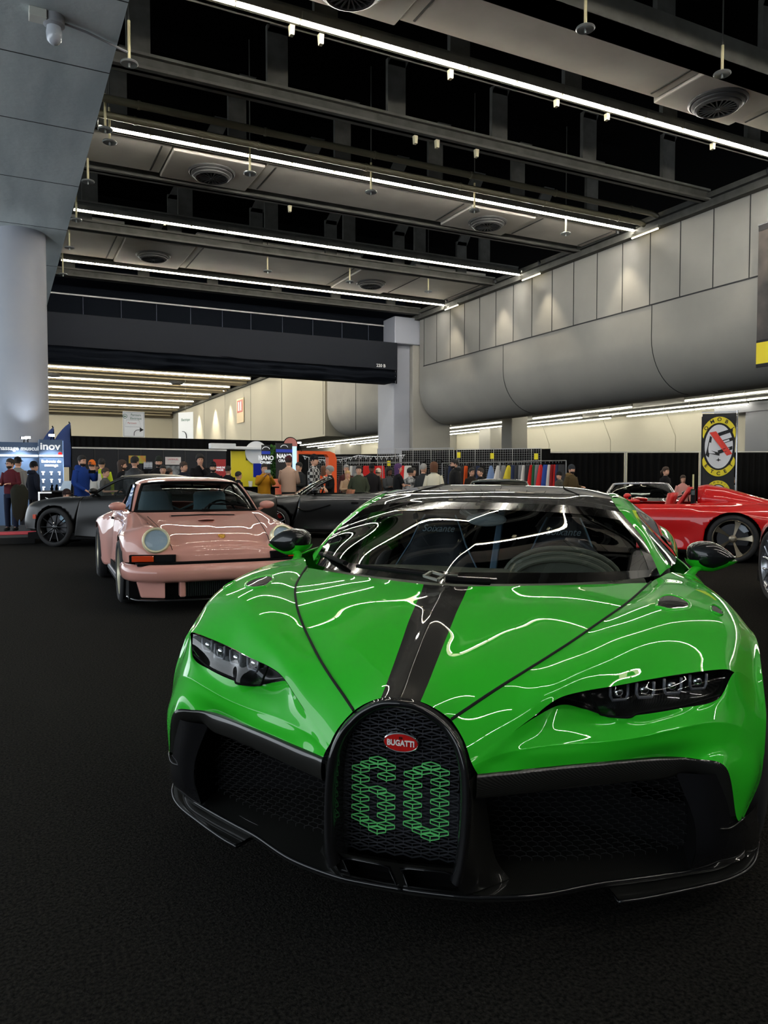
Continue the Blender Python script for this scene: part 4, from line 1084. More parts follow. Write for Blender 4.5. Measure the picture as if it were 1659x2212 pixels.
SG9 = [[(.706, 1.62, .905), (.672, 1.77, 1.014), (.636, 1.92, 1.115), (.606, 2.10, 1.186), (.600, 2.5, 1.192), (.598, 2.88, 1.13), (.62, 3.05, 1.04)],
       [(.710, 1.64, .905), (.705, 1.9, .912), (.705, 2.1, .918), (.705, 2.4, .922), (.700, 2.7, .920), (.690, 2.9, .915), (.665, 3.1, .93)]]
skin('side_window', SG9, 50, 8, glass('coupe_side_glass', (.45, .5, .52), 0, .6), P9, solid=0)
b = MB()
for s in (1, -1):
    b.tube(cubic([(s * p[0], p[1], p[2]) for p in SG9[0]], 40), .012, mblack, 6)
    b.tube(cubic([(s * (p[0] + .004), p[1], p[2] - .006) for p in SG9[1]], 30), .010, mblack, 6)
    b.tube([(s * .705, 2.52, .92), (s * .602, 2.52, 1.19)], .014, mblack, 6)
b.build('window_seal', None, P9, smooth=True)
# bumper
bp = [[(0, .03, .455), (.35, .035, .455), (.62, .07, .455), (.79, .18, .455), (.865, .36, .452), (.885, .58, .450)],
      [(0, -.015, .435), (.35, -.01, .435), (.63, .03, .435), (.82, .15, .435), (.895, .35, .435), (.905, .60, .435)],
      [(0, -.035, .385), (.35, -.03, .385), (.64, .01, .385), (.84, .14, .385), (.910, .36, .385), (.915, .62, .385)],
      [(0, -.02, .320), (.35, -.015, .320), (.63, .03, .320), (.82, .16, .32), (.895, .38, .32), (.905, .63, .32)],
      [(0, .03, .295), (.35, .035, .295), (.60, .07, .295), (.78, .20, .295), (.860, .40, .29), (.880, .65, .29)]]
skin('front_bumper', bp, 50, 20, pink, P9, [(.95, .325, .365)])
MB().box((-.80, .10, .448), (.80, .30, .472), mblack).build('bumper_gap', None, P9)
for s in (1, -1):
    va = MB()
    va.box((s * .38 if s > 0 else -.435, .03, .155), (.435 if s > 0 else -.38, .12, .30), pink)
    va.build('valance_post', None, P9, bevel=.012); va = MB()
    va.add([(s * .56, .07, .145), (s * .56, .07, .30), (s * .80, .22, .30), (s * .76, .20, .145), (s * .56, .2, .145), (s * .56, .2, .30), (s * .80, .34, .30), (s * .76, .32, .145)], [(0, 1, 2, 3), (4, 7, 6, 5), (0, 4, 5, 1), (2, 6, 7, 3), (0, 3, 7, 4), (1, 5, 6, 2)], pink)
    va.build('valance', None, P9, bevel=.012)
MB().box((-.86, .30, .12), (.86, 4.0, .30), mblack).box((-.76, .22, .13), (.76, .32, .30), mblack).box((-.6, .5, .3), (.6, 1.25, .60), mblack).box((-.6, 3.4, .3), (.6, 4.1, .6), mblack).build('underbody', None, P9)
b = MB()
for k in range(38): b.box((-.375 + .02 * k, .06, .16), (-.365 + .02 * k, .075, .29), mat('radiator_slats', None))
b.box((-.38, .08, .155), (.38, .09, .30), mat('dark_blue_core', rgb(26, 34, 44), .6)); b.build('lower_grille', None, P9)
MB().tube(cubic([(-.86, .42, .135), (-.78, .16, .130), (-.45, .03, .128), (0, .0, .128), (.45, .03, .128), (.78, .16, .130), (.86, .42, .135)], 50), .016, gblack, 8, sy=.7).build('chin_spoiler', None, P9, smooth=True)
for s in (1, -1):
    hl9 = bpy.data.objects.new('headlight', None); COL.objects.link(hl9); hl9.parent = P9
    hl9.location = (s * .615, .250, .672); hl9.rotation_euler = (math.radians(-24), 0, s * .16)
    A = Matrix.Rotation(PI / 2, 4, 'X')
    MB().lathe([(.128, -.05), (.128, .012), (.122, .022), (.108, .020), (.104, .004), (.100, -.03)], mat('cream_bezel', rgb(226, 216, 180), .25, .3), 40, A, False).build('bezel', None, hl9, smooth=True, auto=50)
    MB().lathe([(.104, .0), (.09, -.03), (.04, -.06), (.03, -.06)], mat('reflector', rgb(190, 206, 220), .2, .35), 32, A).lathe([(.052, -.05), (.052, -.018), (.04, -.006), (.0, -.002)], mat('projector_blue', rgb(60, 75, 100), .08, .6, coat=1), 24, A).lathe([(.075, -.030), (.078, -.022), (.07, -.020)], chrome, 32, A).build('reflector', None, hl9, smooth=True, auto=50)
    MB().lathe([(.106, .004), (.08, .022), (.04, .032), (.002, .035)], clearg, 32, A, False).build('lens', None, hl9, smooth=True)
    T = Matrix.Translation((s * .665, .185, .507)) @ Matrix.Rotation(s * .30, 4, 'Z')
    ts = MB().box((-.205, .0, -.036), (.215, .05, .036), mblack, T).build('indicator_housing', None, P9, bevel=.006)
    x0, x1 = (-.02, .18) if s > 0 else (-.18, .02)
    q = MB().box((x0, -.012, -.028), (x1, .0, .028), orange, T); q.build('amber_lens', None, ts, bevel=.006)
    q = MB(); x0, x1 = (-.19, -.03) if s > 0 else (.03, .19)
    for k in range(4): q.box((x0, -.006, -.026 + k * .014), (x1, .002, -.018 + k * .014), gblack, T)
    q.build('vent_slat', None, ts)
    m9 = bpy.data.objects.new('door_mirror', None); COL.objects.link(m9); m9.parent = P9
    MB().ell((s * .84, 1.69, .952), (.092, .055, .048), pink, 20, 12).bar((s * .74, 1.70, .90), (s * .80, 1.70, .925), .05, .03, pink).build('mirror_shell', None, m9, smooth=True, auto=60)
    MB().ell((s * .84, 1.735, .952), (.082, .02, .042), chrome, 16, 8).build('mirror_glass', None, m9, smooth=True)
    MB().box((s * .838 - .01, 2.42, .78), (s * .838 + .012, 2.58, .80), mblack).tube([(s * .852, 2.42, .80), (s * .866, 2.50, .80), (s * .852, 2.58, .80)], .008, chrome, 8).build('door_handle', None, P9)
    skl = MB().box((s * .86 - .02, 1.42, .17), (s * .86 + .03, 2.78, .23), mat('sill_grey', rgb(150, 150, 155), .3, .4)); skl.build('sill', None, P9, bevel=.01)
# lid lines, slot, crest, filler
BV9 = bvh_of([net(front9, 60, 90)])
def drape9(x, y, dz=.002):
    h = BV9.ray_cast(V(abs(x), y, 2), V(0, 0, -1)); return V(x, y, (h[0].z if h[0] else .8) + dz)
b = MB()
for s in (1, -1): b.tube([drape9(s * x, y, .0008) for x, y in [(.475 - .0 + .10 * t, .20 + 1.05 * t) for t in [k / 24 for k in range(25)]]], .0035, gapm, 5)
b.build('lid_gap', None, P9)
b = MB(); top = [drape9(-.34 + .68 * t, 1.215, .004) for t in [k / 12 for k in range(13)]]; bot = [drape9(-.34 + .68 * t, 1.165, .004) for t in [k / 12 for k in range(13)]]
b.grid([bot, top], mblack, True); b.build('cowl_vent', None, P9)
c = drape9(.02, .33, .006)
MB().add([V(.02 + x, c.y + (z_) * .9, c.z + z_ * .42 + .003) for x, z_ in ((0, -.045), (.022, -.03), (.034, 0), (.034, .03), (0, .038), (-.034, .03), (-.034, 0), (-.022, -.03))], [tuple(range(8))], gold).build('hood_crest', None, P9, solid=.004)
c = drape9(-.02, .93, .002)
MB().lathe([(.085, .0), (.082, .006), (.066, .008), (.064, .003), (.060, .010), (.01, .016)], pink, 36, Matrix.Translation(c) @ Matrix.Rotation(math.radians(-9), 4, 'X') @ Matrix.Scale(1, 4)).build('fuel_filler', None, P9, smooth=True, auto=40)
MB().tube([(.05, 1.36, .925), (.12, 1.44, .975), (.50, 1.50, .955)], .009, mblack, 8).tube([(.10, 1.42, .968), (.30, 1.45, .985), (.58, 1.52, .950)], .006, mblack, 6).box((.02, 1.30, .905), (.09, 1.38, .925), mblack).build('wiper', None, P9)
# interior
MB().box((-.62, 1.55, .60), (.62, 1.72, .86), mblack).box((-.70, 1.5, .20), (.70, 3.4, .26), mblack).box((-.60, 3.25, .26), (.60, 3.32, .86), mblack).build('dash', None, P9, bevel=.03)
stm = mat('grey_blue_leather', rgb(120, 146, 160), .6)
for x in (-.33, .33):
    MB().rings([[(x + w2 * math.cos(2 * PI * t / 16) * 1.0, 2.42 + (z - .4) * .22 + .06 * math.sin(2 * PI * t / 16), z) for t in range(16)] for w2, z in ((.22, .35), (.24, .5), (.23, .72), (.215, .86), (.20, .93), (.20, 1.06), (.17, 1.10))], stm).box((x - .22, 1.95, .28), (x + .22, 2.42, .42), stm).build('seat', None, P9, smooth=True, auto=40)
b = MB().tube([(-.55, 2.85, .6), (-.50, 2.75, 1.15), (.50, 2.75, 1.15), (.55, 2.85, .6)], .022, mblack, 8).tube([(-.50, 2.76, 1.10), (0, 2.78, .86), (.50, 2.76, 1.10)], .016, mat('light_cage_tube', rgb(150, 165, 175), .4), 8)
b.build('roll_cage', None, P9, smooth=True)
MB().ell((-.0, 1.86, 1.135), (.11, .015, .033), mblack, 16, 8).bar((0, 1.86, 1.15), (0, 1.88, 1.21), .02, .02, mblack).build('interior_mirror', None, P9, smooth=True)
MB().tube([(.34 + .17 * math.cos(a * PI / 10), 1.86 + .05 * math.sin(a * PI / 10), .84 + .16 * math.sin(a * PI / 10)) for a in range(20)], .012, mblack, 8, closed=True).build('steering_wheel', None, P9, smooth=True)
wells(P9, [(.95, .325, .362), (3.22, .335, .376)], .5, .88)
for s in (1, -1):
    wheel(P9, (s * .785, .95, .325), .325, .24, .245, s, 5, 'blade', champ, red, face=.55)
    wheel(P9, (s * .825, 3.22, .335), .335, .30, .25, s, 5, 'blade', champ, red, face=.75)

# ---------------------------------------------------------------- generic modern car
def gt(name, label, loc, rz, paint, L=4.5, W=1.92, H=1.28, fa=.92, wb=2.65, roof=True, hz=0., bz=0., WR=.35, spoke=('split', 5), rimc=silver, cal=None, glassm=None, roofm=None, gh=0., seatc=None, frame=None, rim=.26, hump=False, tape=1.0):
    c = thing(name, label, 'car', loc, rz)
    w = W / 2; ra = fa + wb; q = roofm or paint
    wh = [(fa, WR, WR + .035), (ra, WR, WR + .04)]
    zb = .88 + bz; zh = .80 + hz
    fr = [
     [(0, .03, .32), (.35 * w, .05, .32), (.65 * w, .12, .32), (.88 * w, .30, .32), (.965 * w, fa - .42, .32), (.97 * w, fa - .38, .28)],
     [(0, -.0, .48), (.35 * w, .02, .48), (.66 * w, .10, .48), (.88 * w, .28, .48), (.965 * w, fa - .40, .46), (.98 * w, fa - .36, .38)],
     [(0, .06, .62 + hz), (.35 * w, .08, .63 + hz), (.66 * w, .17, .64 + hz), (.87 * w, .34, .62 + hz), (.965 * w, fa - .36, .58 + hz), (.985 * w, fa - .32, .50)],
     [(0, .22, .70 + hz), (.35 * w, .23, .71 + hz), (.64 * w, .30, .735 + hz), (.84 * w, .45, .72 + hz), (.955 * w, fa - .24, .67 + hz), (.99 * w, fa - .2, .60)],
     [(0, .55, .755 + hz), (.36 * w, .55, .765 + hz), (.60 * w, .60, .79 + hz), (.80 * w, .72, .80 + hz), (.945 * w, fa - .05, .745 + hz), (1.0 * w, fa, .66)],
     [(0, .95, zh + .0), (.37 * w, .95, zh + .012), (.60 * w, .98, zh + .025), (.80 * w, 1.0, zh + .03), (.945 * w, fa + .2, zh - .05), (.995 * w, fa + .2, .60)],
     [(0, 1.35 + gh, zb - .0), (.40 * w, 1.36 + gh, zb + .0), (.64 * w, 1.42 + gh, zb - .005), (.80 * w, 1.45 + gh, zb - .01), (.92 * w, 1.45 + gh, zb - .09), (.975 * w, fa + .42, .48), ]]
    skin('front_body', fr, 40, 70, paint, c, wh)
    y0 = 1.45 + gh
    sd = [[(.80 * w, y0, zb - .01), (.92 * w, y0, zb - .09), (.965 * w, y0 - .04, .60), (.965 * w, fa + .45, .40), (.95 * w, fa + .40, .20)],
     [(.80 * w, y0 + .5, zb + .01), (.90 * w, y0 + .5, zb - .07), (.945 * w, y0 + .5, .62), (.93 * w, y0 + .5, .38), (.96 * w, y0 + .5, .18)],
     [(.79 * w, ra - .75, zb + .02), (.90 * w, ra - .75, zb - .05), (.955 * w, ra - .75, .64), (.94 * w, ra - .75, .40), (.96 * w, ra - .72, .18)],
     [(.75 * w, ra - .35, zb + .035), (.90 * w, ra - .35, zb - .03), (.99 * w, ra - .35, .70), (1.0 * w, ra - .38, .45), (.98 * w, ra - .42, .20)],
     [(.72 * w, ra, zb + .04), (.88 * w, ra, zb - .02), (.99 * w, ra, .77), (1.0 * w, ra, .74), (1.0 * w, ra, .72)],
     [(.68 * w, ra + .4, zb + .02), (.84 * w, ra + .4, zb - .05), (.96 * w, ra + .42, .68), (.98 * w, ra + .44, .5), (.97 * w, ra + .44, .26)],
     [(.60 * w, L - .05, zb - .02), (.74 * w, L - .06, zb - .10), (.88 * w, L - .12, .62), (.90 * w, L - .10, .45), (.88 * w, L - .12, .28)]]
    skin('side_body', sd, 34, 110, paint, c, wh)
    # tail
    tl = [[(0, L - .28, zb + .035), (.4 * w, L - .28, zb + .03), (.62 * w, L - .26, zb + .01)], [(0, L - .02, zb + .0), (.4 * w, L - .02, zb), (.60 * w, L - .05, zb - .02)], [(0, L, .60), (.5 * w, L - .02, .60), (.88 * w, L - .12, .60)], [(0, L - .05, .28), (.5 * w, L - .06, .28), (.88 * w, L - .12, .28)]]
    skin('tail', tl, 20, 24, paint, c)
    MB().box((-w * .93, .35, .14), (w * .93, L - .3, .26), mblack).box((-w * .55, .4, .26), (w * .55, 1.3, .62), mblack).box((-w * .7, ra - .4, .26), (w * .7, L - .2, .70), mblack).build('underbody', None, c)
    MB().box((-w * .93, fa + .45, .15), (w * .96, ra - .45, .19), mblack).build('side_sill', None, c, bevel=.01)
    gm = glassm or glass('car_glass', (.5, .53, .52), 0, .5)
    yb, yh = 1.36 + gh, 2.02 + gh
    hd = H - .05 if roof else H
    ws = [[(0, yb, zb + .01), (.42 * w, yb + .04, zb + .01), (.70 * w, yb + .14, zb + .005), (.80 * w, yb + .26, zb + .01)],
          [(0, (yb + yh) / 2, zb + (hd - zb) * .58), (.38 * w, (yb + yh) / 2 + .03, zb + (hd - zb) * .57), (.62 * w, (yb + yh) / 2 + .10, zb + (hd - zb) * .55), (.70 * w, (yb + yh) / 2 + .18, zb + (hd - zb) * .53)],
          [(0, yh, hd), (.33 * w, yh + .02, hd - .003), (.54 * w, yh + .07, hd - .015), (.62 * w, yh + .13, hd - .03)]]
    skin('windscreen', ws, 20, 20, gm, c, solid=0)
    fm = frame or q
    b = MB()
    full = lambda r: [(-p[0], p[1], p[2]) for p in reversed(r)] + [tuple(p) for p in r[1:]]
    for s in (1, -1): b.tube(cubic([(s * r[3][0], r[3][1], r[3][2]) for r in ws], 16), .030, fm, 8)
    b.tube(cubic(full(ws[2]), 30), .026, fm, 8)
    b.build('screen_frame', None, c, smooth=True)
    if roof:
        yr = ra - .25
        rf = [[(0, yh, hd), (.33 * w, yh + .02, hd - .003), (.54 * w, yh + .07, hd - .015), (.64 * w, yh + .14, hd - .045)],
              [(0, yh + .45, H), (.32 * w, yh + .45, H - .008), (.52 * w, yh + .45, H - .03), (.66 * w, yh + .45, H - .08)],
              [(0, yr - .35, H - .06), (.31 * w, yr - .35, H - .07), (.50 * w, yr - .35, H - .10), (.66 * w, yr - .35, H - .17)],
              [(0, L - .55, zb + .12), (.30 * w, L - .55, zb + .11), (.48 * w, L - .55, zb + .09), (.62 * w, L - .5, zb + .05)],
              [(0, L - .26, zb + .03), (.30 * w, L - .26, zb + .03), (.48 * w, L - .26, zb + .02), (.62 * w, L - .26, zb + .01)]]
        skin('roof', rf, 20, 50, q, c)
        sg = [[(.80 * w, yb + .26, zb + .012), (.705 * w, (yb + yh) / 2 + .20, zb + (hd - zb) * .52), (.645 * w, yh + .15, hd - .05), (.665 * w, yh + .45, H - .085), (.665 * w, yr - .35, H - .175), (.68 * w, yr + .15, zb + .12)],
              [(.80 * w, yb + .30, zb + .0), (.80 * w, yb + .6, zb + .012), (.80 * w, yh + .2, zb + .02), (.79 * w, yh + .55, zb + .03), (.76 * w, yr - .2, zb + .04), (.72 * w, yr + .15, zb + .05)]]
        skin('side_window', sg, 40, 8, gm, c, solid=0)
        b = MB()
        for s in (1, -1):
            b.tube(cubic([(s * p[0], p[1], p[2]) for p in sg[0]], 40), .017, fm, 6)
            b.tube([(s * (.80 * w + .004), yh + .62, zb + .03), (s * .665 * w, yh + .52, H - .10)], .022, mblack, 6)
        b.build('roof_rail', None, c, smooth=True)
    else:
        dk = [[(0, yh + .95, zb + .03), (.4 * w, yh + .95, zb + .03), (.76 * w, yh + .95, zb + .03)], [(0, ra, zb + .07), (.4 * w, ra, zb + .07), (.72 * w, ra, zb + .04)], [(0, L - .27, zb + .035), (.4 * w, L - .27, zb + .03), (.62 * w, L - .26, zb + .01)]]
        skin('rear_deck', dk, 16, 20, paint, c)
    sc = seatc or mblack
    MB().box((-.72 * w, yb + .12, .55), (.72 * w, yb + .40, zb - .01), mblack).box((-.80 * w, yb, .24), (.80 * w, ra - .2, .30), mblack).box((-.75 * w, yh + .92, .3), (.75 * w, yh + .96, zb + .01), mblack).build('dashboard', None, c, bevel=.02)
    for x in (-.38 * w, .38 * w):
        MB().rings([[(x + w2 * math.cos(2 * PI * t / 14), yh + .45 + (z - .4) * .25 + .06 * math.sin(2 * PI * t / 14), z) for t in range(14)] for w2, z in ((.22, .35), (.24, .55), (.23, .75), (.16, .88), (.13, .96), (.11, 1.03))], sc).build('seat', None, c, smooth=True)
    MB().tube([(.38 * w + .17 * math.cos(a * PI / 8), yb + .58 + .05 * math.sin(a * PI / 8), zb - .04 + .16 * math.sin(a * PI / 8)) for a in range(16)], .013, mblack, 6, closed=True).build('steering_wheel', None, c, smooth=True)
    for s in (1, -1):
        mr = bpy.data.objects.new('door_mirror', None); COL.objects.link(mr); mr.parent = c
        MB().ell((s * (w * .80 + .20), yb + .42, zb + .10), (.10, .07, .055), fm if frame is None else paint, 14, 8).bar((s * w * .80, yb + .42, zb + .0), (s * (w * .80 + .14), yb + .42, zb + .06), .05, .025, mblack).build('mirror_shell', None, mr, smooth=True)
        h2 = MB().add([(s * .52 * w, .17, .60 + hz), (s * .80 * w, .30, .615 + hz), (s * .86 * w, .44, .66 + hz), (s * .62 * w, .27, .69 + hz)], [(0, 1, 2, 3)], mat('headlamp_lens', rgb(60, 66, 74), .06, .5, coat=1)).build('headlight', None, c, solid=.02)
        wheel(c, (s * (w - .13), fa, WR), WR, .25, rim, s, spoke[1], spoke[0], rimc, cal)
        wheel(c, (s * (w - .14), ra, WR), WR, .28, rim, s, spoke[1], spoke[0], rimc, cal)
    MB().box((-.55 * w, .01, .30), (.55 * w, .05, .52), mblack).build('front_grille', None, c, bevel=.03)
    wells(c, [(y_, z_, r_ - .004) for y_, z_, r_ in wh], .55, w * .93)
    return c
def place(contact_px, D, rz, lx, ly):
    """origin of a car whose wheel (lx, ly in its own frame) touches the floor at distance D along a sight line"""
    r = ray(contact_px, 1106); p = V(r.x * D, r.y * D, 0)
    c_, s_ = math.cos(rz), math.sin(rz)
    return (p.x - (lx * c_ - ly * s_), p.y - (lx * s_ + ly * c_), 0)

satin = mat('satin_black_paint', rgb(15, 14, 14), .36, spec=.4, coat=.1, coat_rough=.35)
bc = gt('grand_tourer', 'satin black coupe with black spoked wheels behind the pink car', place(123, 14.3, math.radians(-129), .85, .93), math.radians(-129), satin, L=4.75, W=1.96, H=1.36, fa=.93, wb=2.80, bz=.06, hz=.09, WR=.365, spoke=('single', 10), rimc=gblack, cal=mat('pale_caliper', rgb(150, 180, 200), .4), rim=.285, glassm=glass('pale_glass', (.7, .73, .72), 0, .55))
MB().box((.965 - .03, .50, .52), (.985 - .02, .56, .60), orange).build('side_marker', None, bc)
dg = mat('dark_grey_metallic', rgb(44, 45, 47), .28, .5, coat=1, coat_rough=0)
g2 = gt('convertible', 'dark grey open-top sports car behind the green car\'s left mirror', place(590, 16.2, math.radians(-109), .83, .90), math.radians(-109), dg, L=4.45, W=1.94, H=1.30, fa=.90, wb=2.67, roof=False, bz=.05, hz=.07, cal=red, rimc=silver, seatc=mat('tan_leather', rgb(150, 90, 60), .6), frame=gblack)
b = MB().tube(cubic([(.955, 1.42, .66), (.965, 1.55, .60), (.955, 1.75, .62), (.945, 2.1, .72)], 16), .018, gblack, 6)
b.box((.925, 2.55, .74), (.955, 2.70, .77), gblack); b.build('side_crease', None, g2)
redp = mat('red_paint', rgb(196, 12, 14), .45, coat=1, spec=.2, coat_rough=0)
mz = gt('speedster', 'red open speedster with a finned rear hump and five-spoke wheels', (8.21, 11.31, 0), math.radians(-141), redp, L=4.66, W=1.99, H=.93, fa=1.02, wb=2.63, roof=False, bz=-.03, hz=.0, WR=.36, spoke=('blade', 5), rimc=mat('bronze_alloy', rgb(150, 140, 122), .3, .8), cal=mat('silver_caliper', rgb(170, 178, 188), .35, .5), seatc=mat('red_seat', rgb(190, 30, 28), .5), gh=.12, rim=.285, glassm=clearg)
for s in (1, -1):
    hp = [[(s * (.38 + .17 * math.cos(a * PI / 8) * k), y, .86 + h_ * math.sin(a * PI / 8)) for a in range(9)] for y, k, h_ in ((3.14, 1.0, .28), (3.26, 1.05, .30), (3.52, 1.02, .25), (3.88, .95, .14), (4.25, .8, .03), (4.45, .7, .0))]
    b = MB().grid(hp, redp, s < 0)
    b.add(hp[0], [tuple(range(9))], mblack)
    b.build('rear_hump', None, mz, smooth=True, solid=.008)
b = MB().box((.58, 3.04, .80), (.62, 3.11, 1.10), gblack).box((.14, 3.06, .80), (.60, 3.11, .90), gblack); b.build('roll_hoop', None, mz, bevel=.01)
MB().rings([[(.38 + w2 * math.cos(2 * PI * t / 14), 2.58 + (z - .4) * .62 + .045 * math.sin(2 * PI * t / 14), z) for t in range(14)] for w2, z in ((.20, .5), (.22, .7), (.20, .88), (.15, 1.02), (.12, 1.13))], mat('red_seat', None)).build('seat', None, mz, smooth=True)
blk = mat('black_paint', rgb(14, 15, 17), .3, coat=1, coat_rough=0)
gt('roadster', 'black roadster with a bright silver windscreen frame behind the red speedster', place(1383, 15.1, 0, 0, 0), math.radians(-45), blk, L=4.2, W=1.85, H=1.17, roof=False, bz=-.02, frame=silver, glassm=glass('roadster_glass', (.35, .4, .38), 0, .5))
gt('coupe', 'long black coupe at the right edge behind the red speedster', (15.3, 9.4, 0), math.radians(-150), mat('navy_black_paint', rgb(12, 17, 26), .3, coat=1, coat_rough=0), L=4.8, W=1.95, H=1.24, bz=.0)
gt('hatch_coupe', 'dark low coupe whose roof just shows above the green car, before the clothes racks', place(1078, 15.2, 0, 0, 0), math.radians(-35), mat('bottle_green_paint', rgb(20, 36, 30), .3, coat=1, coat_rough=0), L=4.4, W=1.9, H=1.27, roof=True)
mr_ = mat('dark_red_paint', rgb(96, 10, 14), .35, coat=1, coat_rough=0)
gt('saloon', 'dark red car cut by the right edge, only its front corner and wheel in view', place(1692, 7.77, math.radians(143), .84, .95), math.radians(143), mr_, L=4.6, W=1.95, H=1.3, fa=.95, bz=.06, hz=.08, WR=.37, spoke=('split', 7), rimc=silver, rim=.29)
# ================================================================ BOOTHS AND STALLS
def cloth(name, c): return mat('fabric_' + name, c, .9, bump=(30, .3, .01), spec=.2)
blackcloth = mat('black_drape_cloth', rgb(20, 20, 21), .95, spec=.1)
def P(px, py, y): return onY(px, py, y)
def curtain(x0, y0, x1, y1, z1, label, name='curtain', z0=.02, m=None, amp=.05, parent=None):
    L = math.hypot(x1 - x0, y1 - y0); n_ = int(L / .05); u = V(x1 - x0, y1 - y0, 0) / L; nn = V(-u.y, u.x, 0)
    G = [[V(x0, y0, 0) + u * (L * i / n_) + nn * (amp * math.sin(i * 1.15 + 1.5 * math.sin(i * .13)) * (1 if z < z1 - .1 else .4)) + V(0, 0, z) for i in range(n_ + 1)] for z in (z0, z1 * .5, z1 - .12, z1)]
    o = MB().grid(G, m or blackcloth).build(name, None, parent, smooth=True, solid=.01)
    if parent is None: tag(o, label, 'curtain')
    return o
def pole(x, y, h, lab, m=None, r=.025):
    return tag(MB().tube([(x, y, 0), (x, y, h)], r, n=8).build('pole', m or mat('white_pole', rgb(215, 215, 210), .4), smooth=True, auto=50), lab, 'pole')
curtain(12.6, 35.0, 16.6, 31.6, 2.46, 'black pipe-and-drape curtain behind the stall with the bunting')
curtain(16.7, 31.5, 21.4, 26.6, 2.60, 'black curtain behind the long clothes rails')
curtain(21.6, 27.4, 24.6, 25.5, 2.44, 'black pleated curtain between the clothes rails and the white pole', amp=.06)
curtain(24.7, 25.4, 27.4, 23.9, 2.44, 'black pleated curtain behind the woman and the child in pink', amp=.06)
curtain(27.5, 23.8, 33.0, 20.4, 2.44, 'black pleated curtain behind the tall logo banner', amp=.06)
for x, y, l in ((21.55, 27.45, 'white curtain pole at the end of the clothes rails'), (24.65, 25.45, 'white curtain pole in the middle of the black curtains'), (27.45, 23.85, 'white curtain pole left of the tall logo banner'), (12.5, 35.05, 'white curtain pole left of the bunting stall')):
    pole(x, y, 2.5, l)
MB().bar((21.6, 27.35, 2.47), (33, 20.35, 2.47), .04, .04).build('curtain_rail', mat('white_pole', None)); tag(bpy.data.objects['curtain_rail'], 'white rail along the top of the right-hand black curtains', 'rail')
curtain(2.9, 38.6, 14.3, 38.6, 3.3, 'tall black drape wall in the far bay behind the left booths', amp=.04)

# massage booth at the left column
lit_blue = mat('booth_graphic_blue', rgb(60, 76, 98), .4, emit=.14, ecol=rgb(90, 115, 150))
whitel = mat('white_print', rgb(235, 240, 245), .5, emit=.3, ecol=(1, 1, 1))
xa, xb, xc = P(-60, 1000, 22.3).x, P(84, 1000, 22.3).x, P(134, 1000, 22.3).x
zt, zb_ = P(84, 952, 22.3).z, .0
bt = thing('advertising_wall', 'wide blue booth panel advertising massage guns, at the foot of the column', 'booth', (0, 0, 0))
MB().box((xa, 22.3, 0), (xb - .02, 22.42, zt - .05), lit_blue).build('graphic_panel', None, bt)
MB().box((xa, 22.26, 1.86), (xb - .02, 22.30, 1.90), mat('light_strip', (1, 1, 1), .5, emit=5, ecol=(.8, .9, 1))).build('light_strip', None, bt)
text('pistolet de massage musculaire', .155, whitel, bt, ((xa + xb) / 2 + .05, 22.285, 2.07), (PI / 2, 0, 0), bold=.004)
tw = thing('booth_tower', 'square blue booth tower with white inov lettering and tool icons', 'booth', (0, 0, 0))
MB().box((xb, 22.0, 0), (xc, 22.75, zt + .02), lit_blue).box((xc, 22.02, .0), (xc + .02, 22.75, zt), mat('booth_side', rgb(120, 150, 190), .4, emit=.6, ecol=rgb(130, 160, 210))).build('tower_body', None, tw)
MB().box((xb, 21.97, 1.86), (xc, 22.0, 1.90), mat('light_strip', None)).build('light_strip', None, tw)
mx = (xb + xc) / 2
text('inov', .26, whitel, tw, (mx - .02, 21.99, 2.12), (PI / 2, 0, 0), bold=.006, sx=1.1)
text('Embouts de\nmassage', .10, whitel, tw, (mx, 21.99, 1.68), (PI / 2, 0, 0), bold=.003)
MB().lathe([(.05, 0), (.05, .012)], red, 20, Matrix.Translation((mx + .22, 21.99, 1.93)) @ Matrix.Rotation(PI / 2, 4, 'X')).build('red_dot', None, tw)
for r_ in range(3):
    for k in range(3):
        b = MB(); cx_, cz_ = mx - .2 + .2 * k, 1.42 - .2 * r_
        b.box((cx_ - .02, 21.985, cz_ - .05), (cx_ + .02, 21.995, cz_ + .02), whitel).box((cx_ - .045 + .01 * r_, 21.985, cz_ + .02), (cx_ + .045 - .01 * k, 21.995, cz_ + .05), whitel)
        b.build('tool_icon', None, tw)
def spot(name, lab, loc, aim, e, col=(.85, .93, 1), size=75, grp=None, arm=None):
    t = thing(name, lab, 'spotlight', loc, 0, grp)
    if arm: MB().tube([(0, .03, 0), tuple(Vector(arm) - Vector(loc))], .012, black, 6).build('arm', None, t)
    MB().box((-.09, -.02, -.03), (.09, .05, .03), black).build('lamp_head', None, t, bevel=.008)
    MB().box((-.07, -.03, -.035), (.07, -.02, .02), mat('lamp_glow', (1, 1, 1), .5, emit=18, ecol=col)).build('lamp_lens', None, t)
    L = bpy.data.lights.new('booth_beam', 'SPOT'); L.energy = e; L.color = col; L.spot_size = math.radians(size); L.spot_blend = .7; L.shadow_soft_size = .06
    o = bpy.data.objects.new('booth_beam', L); COL.objects.link(o); o.parent = t; o.location = (0, -.06, -.02)
    d = (Vector(aim) - Vector(loc)); o.rotation_euler = d.to_track_quat('-Z', 'Y').to_euler()
spot('booth_spotlight', 'bright arm spotlight over the wide blue booth panel', (xb - .35, 21.9, zt + .05), (xb - .6, 22.5, 1.2), 260, arm=(xb - .35, 22.35, zt - .06))
spot('booth_spotlight', 'bright arm spotlight over the inov tower', (mx, 21.6, zt + .12), (mx, 22.1, 1.2), 260, arm=(mx, 22.1, zt))
